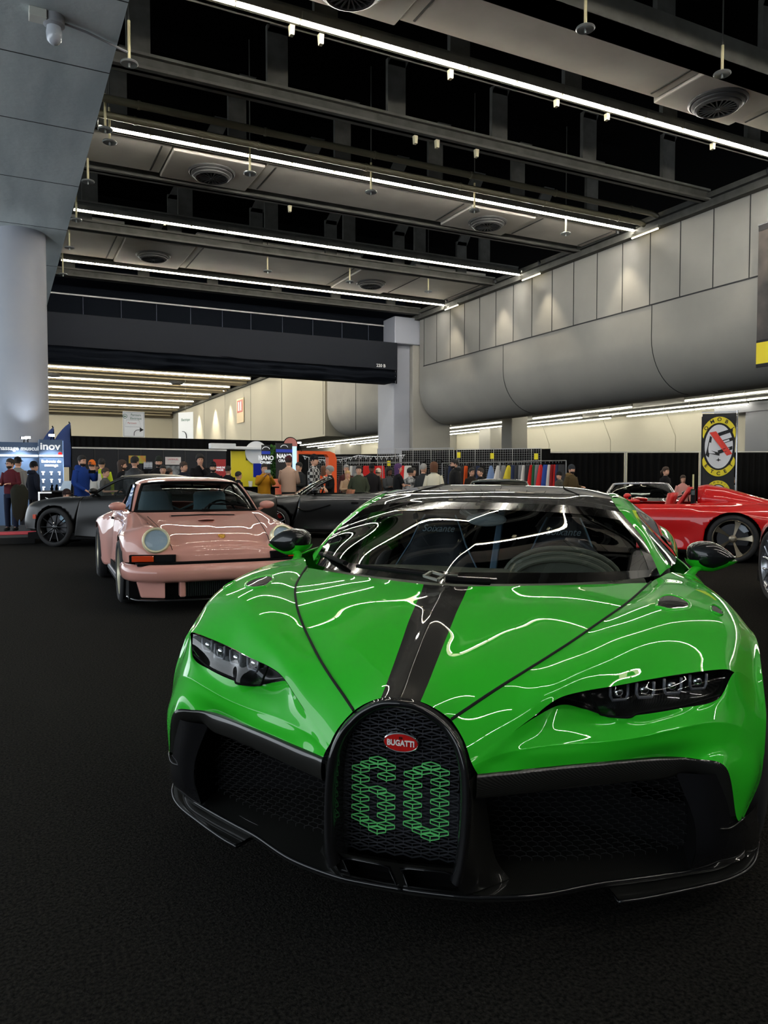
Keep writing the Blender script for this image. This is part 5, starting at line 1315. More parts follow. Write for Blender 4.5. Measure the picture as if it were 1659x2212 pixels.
spot('booth_spotlight', 'bright uplight on the booth panel aimed at the round column', (xb - .25, 22.6, zt + .1), (.62, 23.6, 4.6), 90, arm=(xb - .25, 22.4, zt - .06))
for k, (px, ytop, w2) in enumerate(((107, 920, .32), (143, 911, .42))):
    a = P(px + 10, ytop, 23.2); h = a.z
    t = thing('feather_flag', 'dark blue feather flag rising behind the booth, ' + ('shorter and on the left' if k == 0 else 'taller and on the right'), 'flag', (a.x, 23.2, 0))
    MB().tube([(0, 0, 0), (0, 0, h - .6), (-.02, 0, h - .1), (-.05, 0, h)], .015, black, 6).build('pole', None, t)
    G = [[(-w2 * 1.6 * f * (1 - (i / 12) ** 1.6) ** .8 - .01, .01 * math.sin(i), 1.6 + (h - 1.62) * i / 12) for f in (0, .5, 1)] for i in range(13)]
    MB().grid(G, mat('navy_flag', rgb(44, 66, 120), .7)).build('flag_cloth', None, t, smooth=True, solid=.006)
tag(MB().box((-2.3, 16.4, 0), (P(76, 1150, 16.4).x, 20.9, .13), mat('riser_black', rgb(18, 18, 18), .8)).build('riser', None, bevel=.01), 'low black display riser under the first visitors on the left', 'platform')
a = P(48, 1132, 17.6)
tag(MB().box((a.x - .5, 17.2, .131), (a.x + .28, 18.2, .14), mat('red_mat', rgb(190, 40, 55), .9)).build('floor_mat', None), 'small red mat on the black riser', 'mat')
b = MB().box((P(96, 1060, 19).x, 19.0, 0), (P(150, 1060, 19).x, 19.5, .96), mblack).box((P(92, 1060, 19).x, 18.95, .96), (P(152, 1060, 19).x, 19.55, 1.0), mat('counter_top', rgb(40, 42, 46), .4))
ct = thing('counter', 'small black counter in front of the inov tower', 'counter', (0, 0, 0)); b.build('cabinet', None, ct, bevel=.008)
for px, l in ((112, 'left'), (122, 'right')):
    a = P(px, 1055, 19.2)
    tag(MB().box((a.x - .03, 19.15, 1.0), (a.x + .03, 19.22, 1.07), mblack).tube([(a.x, 19.18, 1.08), (a.x, 19.05, 1.12)], .025, mblack, 8).build('massage_gun', None, bevel=.005), 'small black massage gun on the counter, ' + l + ' of the pair', 'massage gun')
a = P(140, 1052, 19.2)
tag(MB().add([(a.x - .12, 19.2, 1.0), (a.x + .12, 19.2, 1.0), (a.x + .16, 19.3, 1.22), (a.x - .02, 19.3, 1.22)], [(0, 1, 2, 3)], mat('pale_screen', rgb(170, 190, 205), .3, emit=.3, ecol=rgb(170, 190, 205))).build('tablet', None, solid=.012), 'tilted tablet on the counter', 'tablet')
a = P(98, 1090, 17.0)
t = thing('sign_stand', 'small black sign with a white edge behind the black car\'s bonnet', 'sign', (a.x, 17.0, 0))
MB().box((-.10, 0, .1), (.12, .03, .98), mblack).build('sign_board', None, t); MB().box((-.13, -.01, .1), (-.10, .04, 1.0), whitel).box((-.13, -.01, .97), (.12, .04, 1.0), whitel).build('sign_edge', None, t)
text('inov', .13, whitel, t, (.02, -.006, .78), (PI / 2, -PI / 2, 0))

# dark exhibitor wall
yW = 25.6
x0, x1 = P(152, 1000, yW).x, P(500, 1000, yW - .6).x
ew = thing('exhibitor_wall', 'long dark navy partition wall with a white top edge behind the crowd on the left', 'partition', (0, 0, 0))
n_ = 7
for k in range(n_):
    xa_, xb_ = x0 + (x1 - x0) * k / n_, x0 + (x1 - x0) * (k + 1) / n_
    MB().box((xa_ + .012, yW, 0), (xb_ - .012, yW + .06, P(300, 971, yW).z), mat('navy_panel', rgb(17, 21, 30), .7)).build('wall_panel', None, ew)
MB().box((x0, yW - .02, P(300, 971, yW).z), (x1, yW + .08, P(300, 968, yW).z), mat('white_pole', None)).build('top_rail', None, ew)
yP = yW - .026
def poster(lab, pa, pb, y, m, name='poster', cat='poster'):
    a = P(pa[0], pa[1], y); c = P(pb[0], pb[1], y)
    t = thing(name, lab, cat, ((a.x + c.x) / 2, y, 0))
    w2 = (c.x - a.x) / 2
    MB().box((-w2, 0, c.z), (w2, .025, a.z), m).build('sheet', None, t)
    return t, w2, c.z, a.z
t, w2, z0, z1 = poster('fruit-coloured orange and green poster on the dark partition', (278, 984), (315, 1001), yP, mat('fruit_print', rgb(214, 96, 60), .6, var=(5, rgb(150, 190, 70))))
t, w2, z0, z1 = poster('white rectangular sign with pink lettering on the dark partition', (357, 987), (391, 1004), yP, mat('poster_white', rgb(214, 208, 206), .6))
text('LAMINUEL', .075, mat('pink_ink', rgb(200, 90, 110), .6), t, (0, -.004, (z0 + z1) / 2 + .05), (PI / 2, 0, 0)); text('= = =', .06, mat('pink_ink', None), t, (0, -.004, (z0 + z1) / 2 - .05), (PI / 2, 0, 0))
t, w2, z0, z1 = poster('red poster with white capitals at the end of the dark partition', (461, 992), (488, 1036), yP, mat('poster_red', rgb(170, 40, 44), .6))
text('ANNE.DE\nTOOIE', .085, whitel, t, (0, -.004, (z0 + z1) / 2 + .02), (PI / 2, 0, 0), bold=.003)
t, w2, z0, z1 = poster('dark poster showing a pale curved car shape behind the crowd', (355, 1006), (388, 1030), yP, mat('poster_dark', rgb(52, 56, 62), .5, var=(6, rgb(150, 155, 160))))
proto = None
for r_ in range(2):
    for k in range(6):
        a = P(312 + 3.2 * k, 1009 - 7 * r_, yW - .15)
        if proto is None: proto = MB().lathe([(.022, 0), (.022, .09), (.01, .11), (.01, .13)], mat('pale_bottle', rgb(190, 195, 205), .4), 10).build('bottle', smooth=True, auto=40); o = proto
        else: o = proto.copy(); COL.objects.link(o)
        o.location = (a.x, yW - .12, a.z - .06); tag(o, 'small pale bottle on the display shelf of the dark partition', 'bottle', 'bottles on the partition shelves')
for r_ in range(2):
    a, c = P(310, 1013 - 7 * r_, yW), P(332, 1013 - 7 * r_, yW)
    tag(MB().box((a.x, yW - .18, a.z - .075), (c.x, yW, a.z - .06), mat('navy_panel', None)).build('display_shelf'), 'narrow shelf of bottles on the dark partition, ' + ('lower' if r_ == 0 else 'upper'), 'shelf')

# hanging direction signs
def hang(lab, pa, pb, y, rz=0):
    a, c = P(pa[0], pa[1], y), P(pb[0], pb[1], y); w2 = (c.x - a.x) / 2; h = a.z - c.z
    t = thing('hanging_sign', lab, 'sign', ((a.x + c.x) / 2, y, c.z), rz)
    return t, w2, h
t, w2, h = hang('white hanging sign reading Parcours Electrique with a black curved arrow', (265, 888), (313, 945), 40)
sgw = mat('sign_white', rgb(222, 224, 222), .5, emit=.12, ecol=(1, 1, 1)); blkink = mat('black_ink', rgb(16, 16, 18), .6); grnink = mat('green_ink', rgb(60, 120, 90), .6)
MB().box((-w2, 0, 0), (w2, .03, h), sgw).build('sign_board', None, t, bevel=.03)
MB().tube([(-w2 + .04, -.006, .04), (w2 - .04, -.006, .04), (w2 - .04, -.006, h - .04), (-w2 + .04, -.006, h - .04)], .008, blkink, 4, closed=True).build('border', None, t)
text('Parcours\nElectrique', .17, grnink, t, (.10, -.006, h - .26), (PI / 2, 0, 0), align='CENTER', sx=.8)
MB().tube([(-.42 + .10 * math.cos(a * PI / 8), -.008, h - .25 + .10 * math.sin(a * PI / 8)) for a in range(16)], .012, grnink, 5, closed=True).box((-.47, -.012, h - .28), (-.37, -.006, h - .23), grnink).build('car_symbol', None, t)
MB().tube([(-.42, -.008, .52), (.36, -.008, .52), (.25, -.008, .85), (-.36, -.008, .85)], .006, mat('grey_ink', rgb(150, 150, 150), .6), 4, closed=True).build('map_outline', None, t)
text('Parcours', .12, mat('red_ink', rgb(200, 60, 50), .6), t, (-.1, -.006, .70), (PI / 2, 0, 0), shear=.3)
MB().tube(cubic([(.0, -.01, .08), (.02, -.01, .25), (.14, -.01, .36), (.30, -.01, .38)], 12), .045, blkink, 6, sy=.3).add([(.28, -.012, .50), (.28, -.012, .26), (.47, -.012, .38)], [(0, 1, 2)], blkink).build('arrow', None, t)
MB().bar((-w2 + .1, .015, h), (-w2 + .1, .015, 12.6 - t.location.z), .01, .01).bar((w2 - .1, .015, h), (w2 - .1, .015, 12.6 - t.location.z), .01, .01).build('wire', mat('grey_ink', None), t)
t, w2, h = hang('white hanging sign seen almost edge-on beside the far wall', (386, 890), (416, 952), 52, -1.05)
MB().box((-w2 * 1.6, 0, 0), (w2 * 1.6, .03, h), sgw).build('sign_board', None, t, bevel=.02); text('Electrique', .26, grnink, t, (0, -.006, h - .5), (PI / 2, 0, 0), sx=.8)
MB().tube(cubic([(.1, -.01, .15), (.05, -.01, .45), (-.15, -.01, .6), (-.30, -.01, .62)], 10), .06, blkink, 6, sy=.3).build('arrow', None, t)
MB().bar((0, .015, h), (0, .015, 12.6 - t.location.z), .012, .012).build('wire', mat('grey_ink', None), t)
a, c = onX(516, 862, 19.55), onX(527, 915, 19.55)
t = thing('wall_sign', 'tall cream sign with a red symbol high on the far right wall', 'sign', (19.55, 68, 0))
MB().box((-.05, -1.1, 6.4), (.0, 1.1, 8.6), mat('cream_sign', rgb(216, 196, 160), .6)).build('sign_board', None, t, bevel=.02)
MB().box((-.07, -.85, 7.35), (-.05, .85, 8.45), mat('sign_red', rgb(176, 40, 30), .5)).build('red_square', None, t); MB().box((-.08, -.5, 7.5), (-.07, -.15, 8.3), sgw).box((-.08, .15, 7.5), (-.07, .5, 8.3), sgw).build('symbol', None, t)

# yellow stall, green wall, tall banners, orange gate
yS = 26.0
yel = mat('stall_yellow', rgb(232, 212, 30), .5)
t = thing('stall_wall', 'bright yellow stall wall with black lettering under a white canopy', 'stall', (0, yS, 0))
a, c = P(499, 974, yS), P(604, 1040, yS)
MB().box((a.x, 0, 0), (c.x, .06, a.z), yel).build('yellow_panel', None, t)
a2 = P(455, 957, yS - .3); a3 = P(600, 972, yS - .3)
MB().box((a2.x, -.3, a3.z), (P(505, 1000, yS).x, .0, a2.z), mat('stall_white', rgb(220, 222, 224), .5)).box((a2.x + .6, -.25, a3.z), (a3.x, .05, a3.z + .10), mat('stall_white', None)).build('canopy', None, t, bevel=.02)
MB().lathe([(.40, 0), (.40, .04)], mat('stall_white', None), 30, Matrix.Translation((P(553, 970, yS).x, -.02, a.z - .05)) @ Matrix.Rotation(PI / 2, 4, 'X')).build('round_topper', None, t)
text('VIDEOTRON', .12, blkink, t, (P(566, 991, yS).x - .05, -.005, P(566, 991, yS).z), (PI / 2, 0, 0), sx=1.2, bold=.002)
q = P(534.5, 991, yS); MB().box((q.x - .055, -.012, q.z - .055), (q.x + .055, 0, q.z + .055), blkink).add([(q.x - .02, -.014, q.z - .03), (q.x + .03, -.014, q.z), (q.x - .02, -.014, q.z + .03)], [(0, 1, 2)], yel).build('play_mark', None, t)
t = thing('monitor', 'dark blue monitor on a stand in front of the yellow stall wall', 'monitor', (P(558, 1015, 25.2).x, 25.2, 0))
MB().box((-.17, 0, P(558, 1031, 25.2).z), (.20, .05, P(558, 1001, 25.2).z), mat('blue_screen', rgb(24, 34, 110), .2, emit=.25, ecol=rgb(30, 45, 150))).build('screen', None, t, bevel=.006); MB().bar((0, .03, 0), (0, .03, 1.4), .04, .04, black).build('stand', None, t)
t = thing('living_wall', 'narrow green hedge panel between the two black car-care banners', 'plant wall', (0, 24.6, 0))
a, c = P(582, 962, 24.6), P(599, 1022, 24.6)
b = MB(); lf = mat('leaf_green', rgb(70, 130, 40), .6, var=(9, rgb(40, 90, 26)))
for k in range(700):
    p = V(random.uniform(a.x, c.x), random.uniform(-.10, -.0), random.uniform(.1, a.z)); r_ = random.uniform(.02, .05); q1 = V(random.uniform(-1, 1), random.uniform(-1, .2), random.uniform(-1, 1)).normalized() * r_; q2 = V(random.uniform(-1, 1), random.uniform(-1, .2), random.uniform(-1, 1)).normalized() * r_
    b.add([p - q1, p + q2, p + q1, p - q2], [(0, 1, 2, 3)], lf)
b.build('foliage', None, t); MB().box((a.x, 0, 0), (c.x, .08, a.z), mat('leaf_back', rgb(30, 50, 22), .8)).build('backing', None, t)
for k, (pxa, pxb, yt, yb2, yy) in enumerate(((565, 584, 961, 1000, 24.3), (596, 632, 957, 1075, 24.0))):
    a, c = P(pxa, yt, yy), P(pxb, yb2, yy); w2 = (c.x - a.x) / 2
    t = thing('banner_stand', 'black car-care banner with a blue stripe, ' + ('left of the green hedge panel' if k == 0 else 'right of the green hedge'), 'banner', ((a.x + c.x) / 2, yy, 0))
    MB().box((-w2, 0, .05), (w2, .03, a.z), mat('banner_black', rgb(20, 21, 26), .5)).box((-w2, -.004, a.z - .30), (w2, 0, a.z - .20), mat('stripe_blue', rgb(40, 70, 200), .5)).box((-w2, -.03, 0), (w2, .06, .05), silver).build('banner_sheet', None, t)
    text('NANO', .20, whitel, t, (0, -.006, a.z - .43), (PI / 2, 0, 0), sx=.85, bold=.008); text('CERAMIC', .12, whitel, t, (0, -.006, a.z - .58), (PI / 2, 0, 0), sx=.8, bold=.004)
    MB().tube([(.12 * math.cos(q * PI / 9), -.006, a.z - .14 + .08 * math.sin(q * PI / 9)) for q in range(10)], .01, whitel, 4).build('emblem', None, t)
    if k: 
        for j, s_ in enumerate(('Protection', 'Lustrage', 'Lavage', 'Polissage', 'Vitres', 'Interieur')): text(s_, .085, whitel, t, (-.02, -.006, a.z - .95 - .14 * j), (PI / 2, 0, 0), sx=.9)
tag(MB().box((P(626, 970, 24.4).x, 24.4, 0), (P(641, 970, 24.4).x, 24.6, P(630, 964, 24.4).z), mat('pale_glow_panel', rgb(180, 215, 240), .4, emit=.8, ecol=rgb(180, 215, 250))).build('light_box', None, bevel=.01), 'glowing pale blue light box right of the tall black banner', 'light box')
c = P(627, 959, 25.0)
t = thing('arch_sign', 'round pink topped sign with a black rim peeking over the banners', 'sign', (c.x, 25.0, 0))
MB().lathe([(.24, 0), (.24, .04)], mat('pink_print', rgb(190, 120, 110), .6), 30, Matrix.Translation((0, 0, c.z - .03)) @ Matrix.Rotation(PI / 2, 4, 'X')).bar((0, .0, 0), (0, .0, c.z - .2), .05, .03, black).build('disc', None, t)
MB().tube([(.25 * math.cos(q * PI / 12), -.02, c.z - .03 + .25 * math.sin(q * PI / 12)) for q in range(24)], .02, black, 6, closed=True).build('rim', None, t)
spot('stall_spotlight', 'small glaring white spotlight above the orange gate', tuple(P(646, 956, 26.5)), (P(660, 1000, 24).x, 22, .5), 120, (1, .97, .9), arm=(P(650, 974, 27).x, 26.9, P(650, 975, 27).z - .05))
org = mat('gate_orange', rgb(226, 84, 22), .5)
t = thing('gate', 'rounded orange entrance frame beyond the banners', 'gate', (0, 27.0, 0))
a, c = P(641, 974, 27), P(724, 974, 27)
G = [(a.x, 0), (a.x, a.z), (c.x - .28, a.z), (c.x - .08, a.z - .08), (c.x, a.z - .28), (c.x, 0), (c.x - .33, 0), (c.x - .33, a.z - .22), (c.x - .42, a.z - .12), (a.x + .02, a.z - .12), (a.x + .02, 0)]
MB().prism(G, -.15, .15, org).build('frame', None, t)

# bunting, steering wheels, rails and garments
def on(p, q, f): return V(p[0] + (q[0] - p[0]) * f, p[1] + (q[1] - p[1]) * f, 0)
A0, A1 = (12.75, 34.2), (16.5, 31.0); B0, B1 = (15.6, 30.3), (21.0, 25.9)
t = thing('bunting', 'string of small white triangular pennants across the black stall', 'bunting', (0, 0, 0))
Pt = [on(A0, A1, i / 40) + V(0, -.2, 2.36 - .22 * math.sin(PI * min(1, i / 22)) + .02 - (.06 * math.sin(PI * max(0, i - 22) / 18))) for i in range(41)]
MB().tube(Pt, .008, whitel, 4).build('string', None, t)
for i in range(1, 40, 2):
    p = Pt[i]; u_ = (Pt[i + 1] - p).normalized() * .07
    MB().tube([p - u_, p + u_, p + V(0, 0, -.15)], .009, whitel, 4, closed=True).build('pennant', None, t)
gridm = mat('chrome_grid', rgb(150, 150, 150), .35, .8)
def gridwall(p, q, z0, z1, lab, st=.10):
    L = math.hypot(q[0] - p[0], q[1] - p[1]); b = MB(); n_ = int(L / st)
    for i in range(n_ + 1): c = on(p, q, i / n_); b.bar((c.x, c.y, z0), (c.x, c.y, z1), .006 if i % 8 else .025, .006 if i % 8 else .025)
    z = z0
    while z < z1 + .01: a_, c_ = on(p, q, 0), on(p, q, 1); b.bar((a_.x, a_.y, z), (c_.x, c_.y, z), .006, .006); z += st
    a_, c_ = on(p, q, 0), on(p, q, 1); b.bar((a_.x, a_.y, z1), (c_.x, c_.y, z1), .025, .025)
    t = thing('grid_wall', lab, 'display rack', (0, 0, 0)); b.build('wire_grid', gridm, t)
    f = MB(); 
    for k in (0, 1): c = on(p, q, k); f.bar((c.x, c.y, 0), (c.x, c.y, z1), .03, .03)
    f.build('upright', gridm, t)
gridwall((15.4, 31.4), (18.1, 29.2), .3, 2.66, 'tall wire grid wall standing above the curtains, left part')
gridwall((18.2, 29.1), (20.9, 26.6), .3, 2.60, 'wire grid wall behind the clothes rails, right part')
gridwall((12.9, 33.6), (15.2, 31.8), .3, 2.30, 'wire grid wall inside the bunting stall')
def rail(p, q, z, lab):
    t = thing('clothes_rail', lab, 'clothes rail', (0, 0, 0)); a_, c_ = on(p, q, 0), on(p, q, 1)
    MB().tube([a_ + V(0, 0, z), c_ + V(0, 0, z)], .018, gridm, 8).build('rail', None, t)
    for k in (0, .5, 1): c = on(p, q, k); MB().tube([c, c + V(0, 0, z)], .018, gridm, 8).build('leg', None, t)
def fp(px, D): r = ray(px, 1106); return (r.x * D, r.y * D)
RA = (fp(955, 31.6), fp(1222, 27.4)); RB = (fp(748, 33.7), fp(906, 33.0)); GW_ = ((15.4, 31.4), (18.1, 29.2))
def hit(px, S):
    r = ray(px, 1106); (ax, ay), (bx, by_) = S; dx, dy = bx - ax, by_ - ay
    k = (ax * dy - ay * dx) / (r.x * dy - r.y * dx); return k
rail(RA[0], RA[1], 1.935, 'long chrome clothes rail in front of the grid walls')
rail(RB[0], RB[1], 1.995, 'chrome clothes rail with red jerseys in the bunting stall')
cols = {'navy': rgb(46, 56, 84), 'pale blue': rgb(110, 134, 176), 'white': rgb(206, 204, 200), 'yellow': rgb(206, 190, 60), 'black': rgb(26, 26, 28), 'charcoal': rgb(58, 60, 64), 'red': rgb(190, 40, 38), 'green': rgb(34, 92, 62), 'royal blue': rgb(48, 76, 150), 'scarlet': rgb(205, 48, 50), 'grey': rgb(120, 122, 126), 'dark red': rgb(130, 34, 36), 'orange': rgb(220, 90, 40)}
garm = {}
def garment(px, D, ztop, zbot, col, wtop, wbot, lab, rz=.7, grp=None):
    r = ray(px, 1106); c = V(r.x * D, r.y * D, 0)
    t = thing('hanging_garment', lab, 'garment', (c.x, c.y, 0), -math.atan2(r.x, r.y) + rz, grp)
    n_ = 14; R_ = []
    for i, f in enumerate((0, .06, .2, .5, .8, 1)):
        w2 = (wtop + (wbot - wtop) * f ** .8) / 2; d_ = .02 + .035 * f
        R_.append([(w2 * math.cos(2 * PI * k / n_), d_ * math.sin(2 * PI * k / n_) * (1 + .35 * math.sin(k * 2.3 + px)), ztop - (ztop - zbot) * f - .03 * f * math.cos(k * 1.9 + px)) for k in range(n_)])
    MB().rings(R_, cloth(col.replace(' ', '_'), cols[col])).build('cloth', None, t, smooth=True, auto=60)
    MB().tube([(-wtop * .55, 0, ztop - .01), (0, 0, ztop + .05), (wtop * .55, 0, ztop - .01)], .007, black, 5).tube([(0, 0, ztop + .05), (0, 0, ztop + .12), (.02, 0, ztop + .14)], .005, gridm, 5).build('hanger', None, t)
rackseq = [(966, 'charcoal'), (974, 'navy'), (983, 'black'), (992, 'grey'), (1000, 'charcoal'), (1008, 'orange'), (1016, 'black'), (1025, 'charcoal'), (1034, 'navy'), (1042, 'black')]
for k, (px, c_) in enumerate(rackseq):
    garment(px, hit(px, RA), 1.80, .95, c_, .34, .44, '%s garment on the clothes rail, number %s from the left behind the shoppers' % (c_, 'one two three four five six seven eight nine ten'.split()[k]), .9)
flags = [(1060, 'pale blue', .10, .62, 'leaning pale blue flag-like cloth'), (1075, 'white', .10, .60, 'long white cloth'), (1087, 'grey', .2, .3, 'narrow grey cloth'), (1098, 'yellow', .10, .78, 'wide yellow and black cloth, largest on the rail'), (1110, 'navy', .28, .34, 'navy jacket'), (1118, 'charcoal', .28, .36, 'charcoal jacket'),
         (1126, 'grey', .26, .34, 'grey jacket'), (1131, 'white', .12, .42, 'white cloth with a dark print'), (1139, 'charcoal', .24, .30, 'dark jacket'), (1147, 'red', .12, .44, 'red tapering cloth'), (1153, 'green', .14, .28, 'green garment'), (1160, 'grey', .2, .3, 'pale grey garment'), (1167, 'scarlet', .10, .50, 'scarlet cloth with a ring print'),
         (1177, 'royal blue', .16, .40, 'royal blue garment with a white stripe'), (1186, 'white', .14, .34, 'white garment'), (1193, 'dark red', .18, .32, 'dark red jacket'), (1200, 'red', .16, .28, 'red garment'), (1206, 'navy', .26, .34, 'navy jacket'), (1212, 'charcoal', .26, .34, 'charcoal jacket at the end')]
for k, (px, c_, wt, wb_, l) in enumerate(flags):
    garment(px, hit(px, RA), 1.80, .78, c_, wt, wb_, l + ' hanging on the long rail, ' + ('left part' if k < 6 else 'middle part' if k < 13 else 'right part'), .55)
for k, (px, c_) in enumerate(((757, 'charcoal'), (764, 'white'), (770, 'grey'), (793, 'red'), (812, 'red'), (822, 'scarlet'), (868, 'red'), (875, 'scarlet'), (882, 'white'), (897, 'black'))):
    garment(px, hit(px, RB), 1.86, 1.1, c_, .34, .44, '%s jersey in the bunting stall, %s of the row' % (c_, ('first', 'second', 'third', 'fourth', 'fifth', 'sixth', 'seventh', 'eighth', 'ninth', 'last')[k]), .3)
for k, px in enumerate((925, 948)):
    c = atD(px, 1003, hit(px, GW_) - .08)
    t = thing('handwheel', 'black display steering wheel hung on the grid, ' + ('left' if k == 0 else 'right') + ' of two', 'steering wheel', tuple(c), -.7); t.scale = (1.2, 1.2, 1.2)
    MB().tube([(.17 * math.cos(a * PI / 12), 0, .17 * math.sin(a * PI / 12)) for a in range(24)], .018, black, 6, closed=True).build('rim', None, t)
    MB().bar((-.16, 0, 0), (.16, 0, 0), .03, .02, black).bar((0, 0, 0), (0, 0, -.16), .03, .02, black).build('spoke', None, t)
for k, (px, py, D) in enumerate(((840, 1001, hit(840, RB)), (991, 983, hit(991, RA)), (1063, 985, hit(1063, RA)), (1158, 986, hit(1158, RA)))):
    c = atD(px, py, D); tag(MB().bar((0, 0, -.1), (0, 0, 1.94 - c.z), .012, .008, gridm).box((-.07, -.005, -.11), (.07, .005, .11), mat('tag_yellow', rgb(226, 214, 30), .6)).build('price_card', None, loc=tuple(c)), 'small yellow price card on the stall racks, %s from the left' % ('first', 'second', 'third', 'last')[k], 'price card').rotation_euler = (0, 0, -.5)

# tall logo banner on the right
r = ray(1550, 1106); D = 18.3
t = thing('logo_banner', 'tall black banner with a yellow-ringed shield and a red slash', 'banner', (r.x * D, r.y * D, 0), -math.atan2(r.x, r.y) + .05)
t.scale = (1.064, 1.064, 1.045)
bz0, bz1 = .25, 2.70
def bw(z): return .335 + .01 * math.sin(z * 3)
def by(x, z): return .05 * math.sin(x * 5 + z * .8)
G = [[(bw(z) * (2 * i / 16 - 1), by(bw(z) * (2 * i / 16 - 1), z), z) for i in range(17)] for z in [bz0 + (bz1 - bz0) * k / 20 for k in range(21)]]
bnk = mat('banner_cloth_black', rgb(26, 27, 32), .8); ylw = mat('banner_yellow', rgb(222, 204, 40), .7); bwt = mat('banner_white', rgb(206, 208, 214), .7); brd = mat('banner_red', rgb(214, 60, 48), .7)
MB().grid(G, bnk).build('cloth', None, t, smooth=True, solid=.006)
MB().tube([(.37, .02, 0), (.37, .02, 2.76)], .018, silver, 8).bar((-.36, .02, 2.73), (.38, .02, 2.73), .02, .02, silver).box((-.3, -.25, 0), (.45, .3, .02), black).build('stand', None, t)
MB().box((-.36, .06, bz0 + .05), (.30, .07, bz1 - .06), bnk).build('rear_sheet', None, t)
def flat(poly, m, name, dz=-.012):
    """polygon laid on the cloth"""
    c = (sum(p[0] for p in poly) / len(poly), sum(p[1] for p in poly) / len(poly))
    vs = [(c[0], by(*c) + dz, c[1])] + [(x, by(x, z) + dz, z) for x, z in poly]; n_ = len(poly)
    return MB().add(vs, [(0, i + 1, (i + 1) % n_ + 1) for i in range(n_)], m).build(name, None, t)
cz = 1.95; ex, ez = .29, .50
band = lambda a0, a1, rx0, rz0, rx1, rz1, c_, n_=18: [(rx1 * math.cos(a0 + (a1 - a0) * i / n_), c_ + rz1 * math.sin(a0 + (a1 - a0) * i / n_)) for i in range(n_ + 1)]
def arcband(a0, a1, rx0, rz0, rx1, rz1, c_, m, name):
    n_ = 20; vs = []; fs = []
    for i in range(n_ + 1):
        a = a0 + (a1 - a0) * i / n_
        for rx, rz in ((rx0, rz0), (rx1, rz1)):
            x, z = max(-.335, min(.335, rx * math.cos(a))), c_ + rz * math.sin(a); vs.append((x, by(x, z) - .014, z))
    for i in range(n_): fs.append((2 * i, 2 * i + 1, 2 * i + 3, 2 * i + 2))
    MB().add(vs, fs, m).build(name, None, t)
arcband(.35, PI - .35, .34, .54, .42, .68, cz, ylw, 'upper_ring'); arcband(-.45, -PI + .45, .34, .54, .42, .68, cz, ylw, 'lower_ring')
flat([(ex * math.cos(a * PI / 18), cz + ez * math.sin(a * PI / 18)) for a in range(36)], bwt, 'white_shield', -.012)
flat([(-.27, 1.76), (-.20, 1.70), (-.14, 2.16), (-.18, 2.20)], bnk, 'letter_a', -.018); flat([(-.21, 1.80), (.02, 1.74), (.02, 1.81), (-.20, 1.87)], bnk, 'letter_a_bar', -.018)
for z0_ in (2.20, 2.00, 1.80): flat([(.0, z0_ - .02), (.28, z0_ + .08), (.28, z0_ + .16), (-.02, z0_ + .06)], bnk, 'letter_bar', -.016)
flat([(-.20, 2.27), (-.06, 2.30), (.28, 1.78), (.17, 1.74)], brd, 'red_slash', -.022)
flat([(.0, 1.60), (.012, 1.63), (.06, 1.645), (.012, 1.66), (.0, 1.70), (-.012, 1.66), (-.06, 1.645), (-.012, 1.63)], bnk, 'star', -.02)
for k, chh in enumerate('OMOBI'):
    a = PI - .75 - k * .42; x, z = .375 * math.cos(a), cz + .615 * math.sin(a); text(chh, .115, blkink, t, (x * .95, by(x, z) - .02, z), (PI / 2, PI / 2 - a, 0), bold=.002)
for k, chh in enumerate('ETCET'):
    a = PI + .78 + k * .40; x, z = .375 * math.cos(a), cz + .615 * math.sin(a); text(chh, .115, blkink, t, (x * .95, by(x, z) - .02, z), (PI / 2, -(a - 1.5 * PI), 0), bold=.002)
arcband(.2, PI - .2, .17, .17, .25, .26, .92, ylw, 'small_ring'); flat([(.15 * math.cos(a * PI / 12), .92 + .15 * math.sin(a * PI / 12)) for a in range(24)], bwt, 'small_shield', -.012)
for k, chh in enumerate('TOMOBIL'):
    a = PI - .45 - k * .37; x, z = .21 * math.cos(a), .92 + .215 * math.sin(a); text(chh, .06, blkink, t, (x, by(x, z) - .02, z), (PI / 2, PI / 2 - a, 0))
# big banner on the upper wall, mostly out of frame
t = thing('wall_banner', 'big printed banner with a yellow foot on the rolled wall at the right edge', 'banner', (19.45, 14.98, 0))
MB().box((-.04, -2.6, 5.2), (.0, 0, 8.45), mat('photo_print', rgb(92, 84, 78), .6, var=(.9, rgb(34, 34, 38)))).build('photo_area', None, t)
MB().box((-.045, -2.6, 4.55), (.0, 0, 5.15), yel).build('yellow_band', None, t); MB().box((-.045, -2.6, 4.45), (.0, 0, 4.55), bnk).box((-.045, -2.6, 5.15), (0, 0, 5.22), bnk).box((-.045, -2.6, 8.3), (0, 0, 8.46), bnk).build('black_border', None, t)
MB().bar((.03, -2.7, 8.48), (.03, .05, 8.48), .05, .05, silver).build('top_bar', None, t)
tag(MB().box((5.66, 3.5, 0), (8.8, 3.56, .012), mat('alu_strip', rgb(150, 150, 145), .3, .8)).build('floor_strip'), 'thin aluminium strip on the carpet right of the green car', 'strip').rotation_euler = (0, 0, 0)
bpy.data.objects['floor_strip'].location = (0, 0, 0)
tag(MB().tube([(0, 0, 0), (0, 0, 1.42)], .025, mat('cream_post', rgb(206, 200, 150), .5), 8).lathe([(.16, 0), (.16, .02)], black, 20).build('barrier_post', loc=(19.6, 17.3, 0)), 'cream barrier post behind the black roadster', 'post')
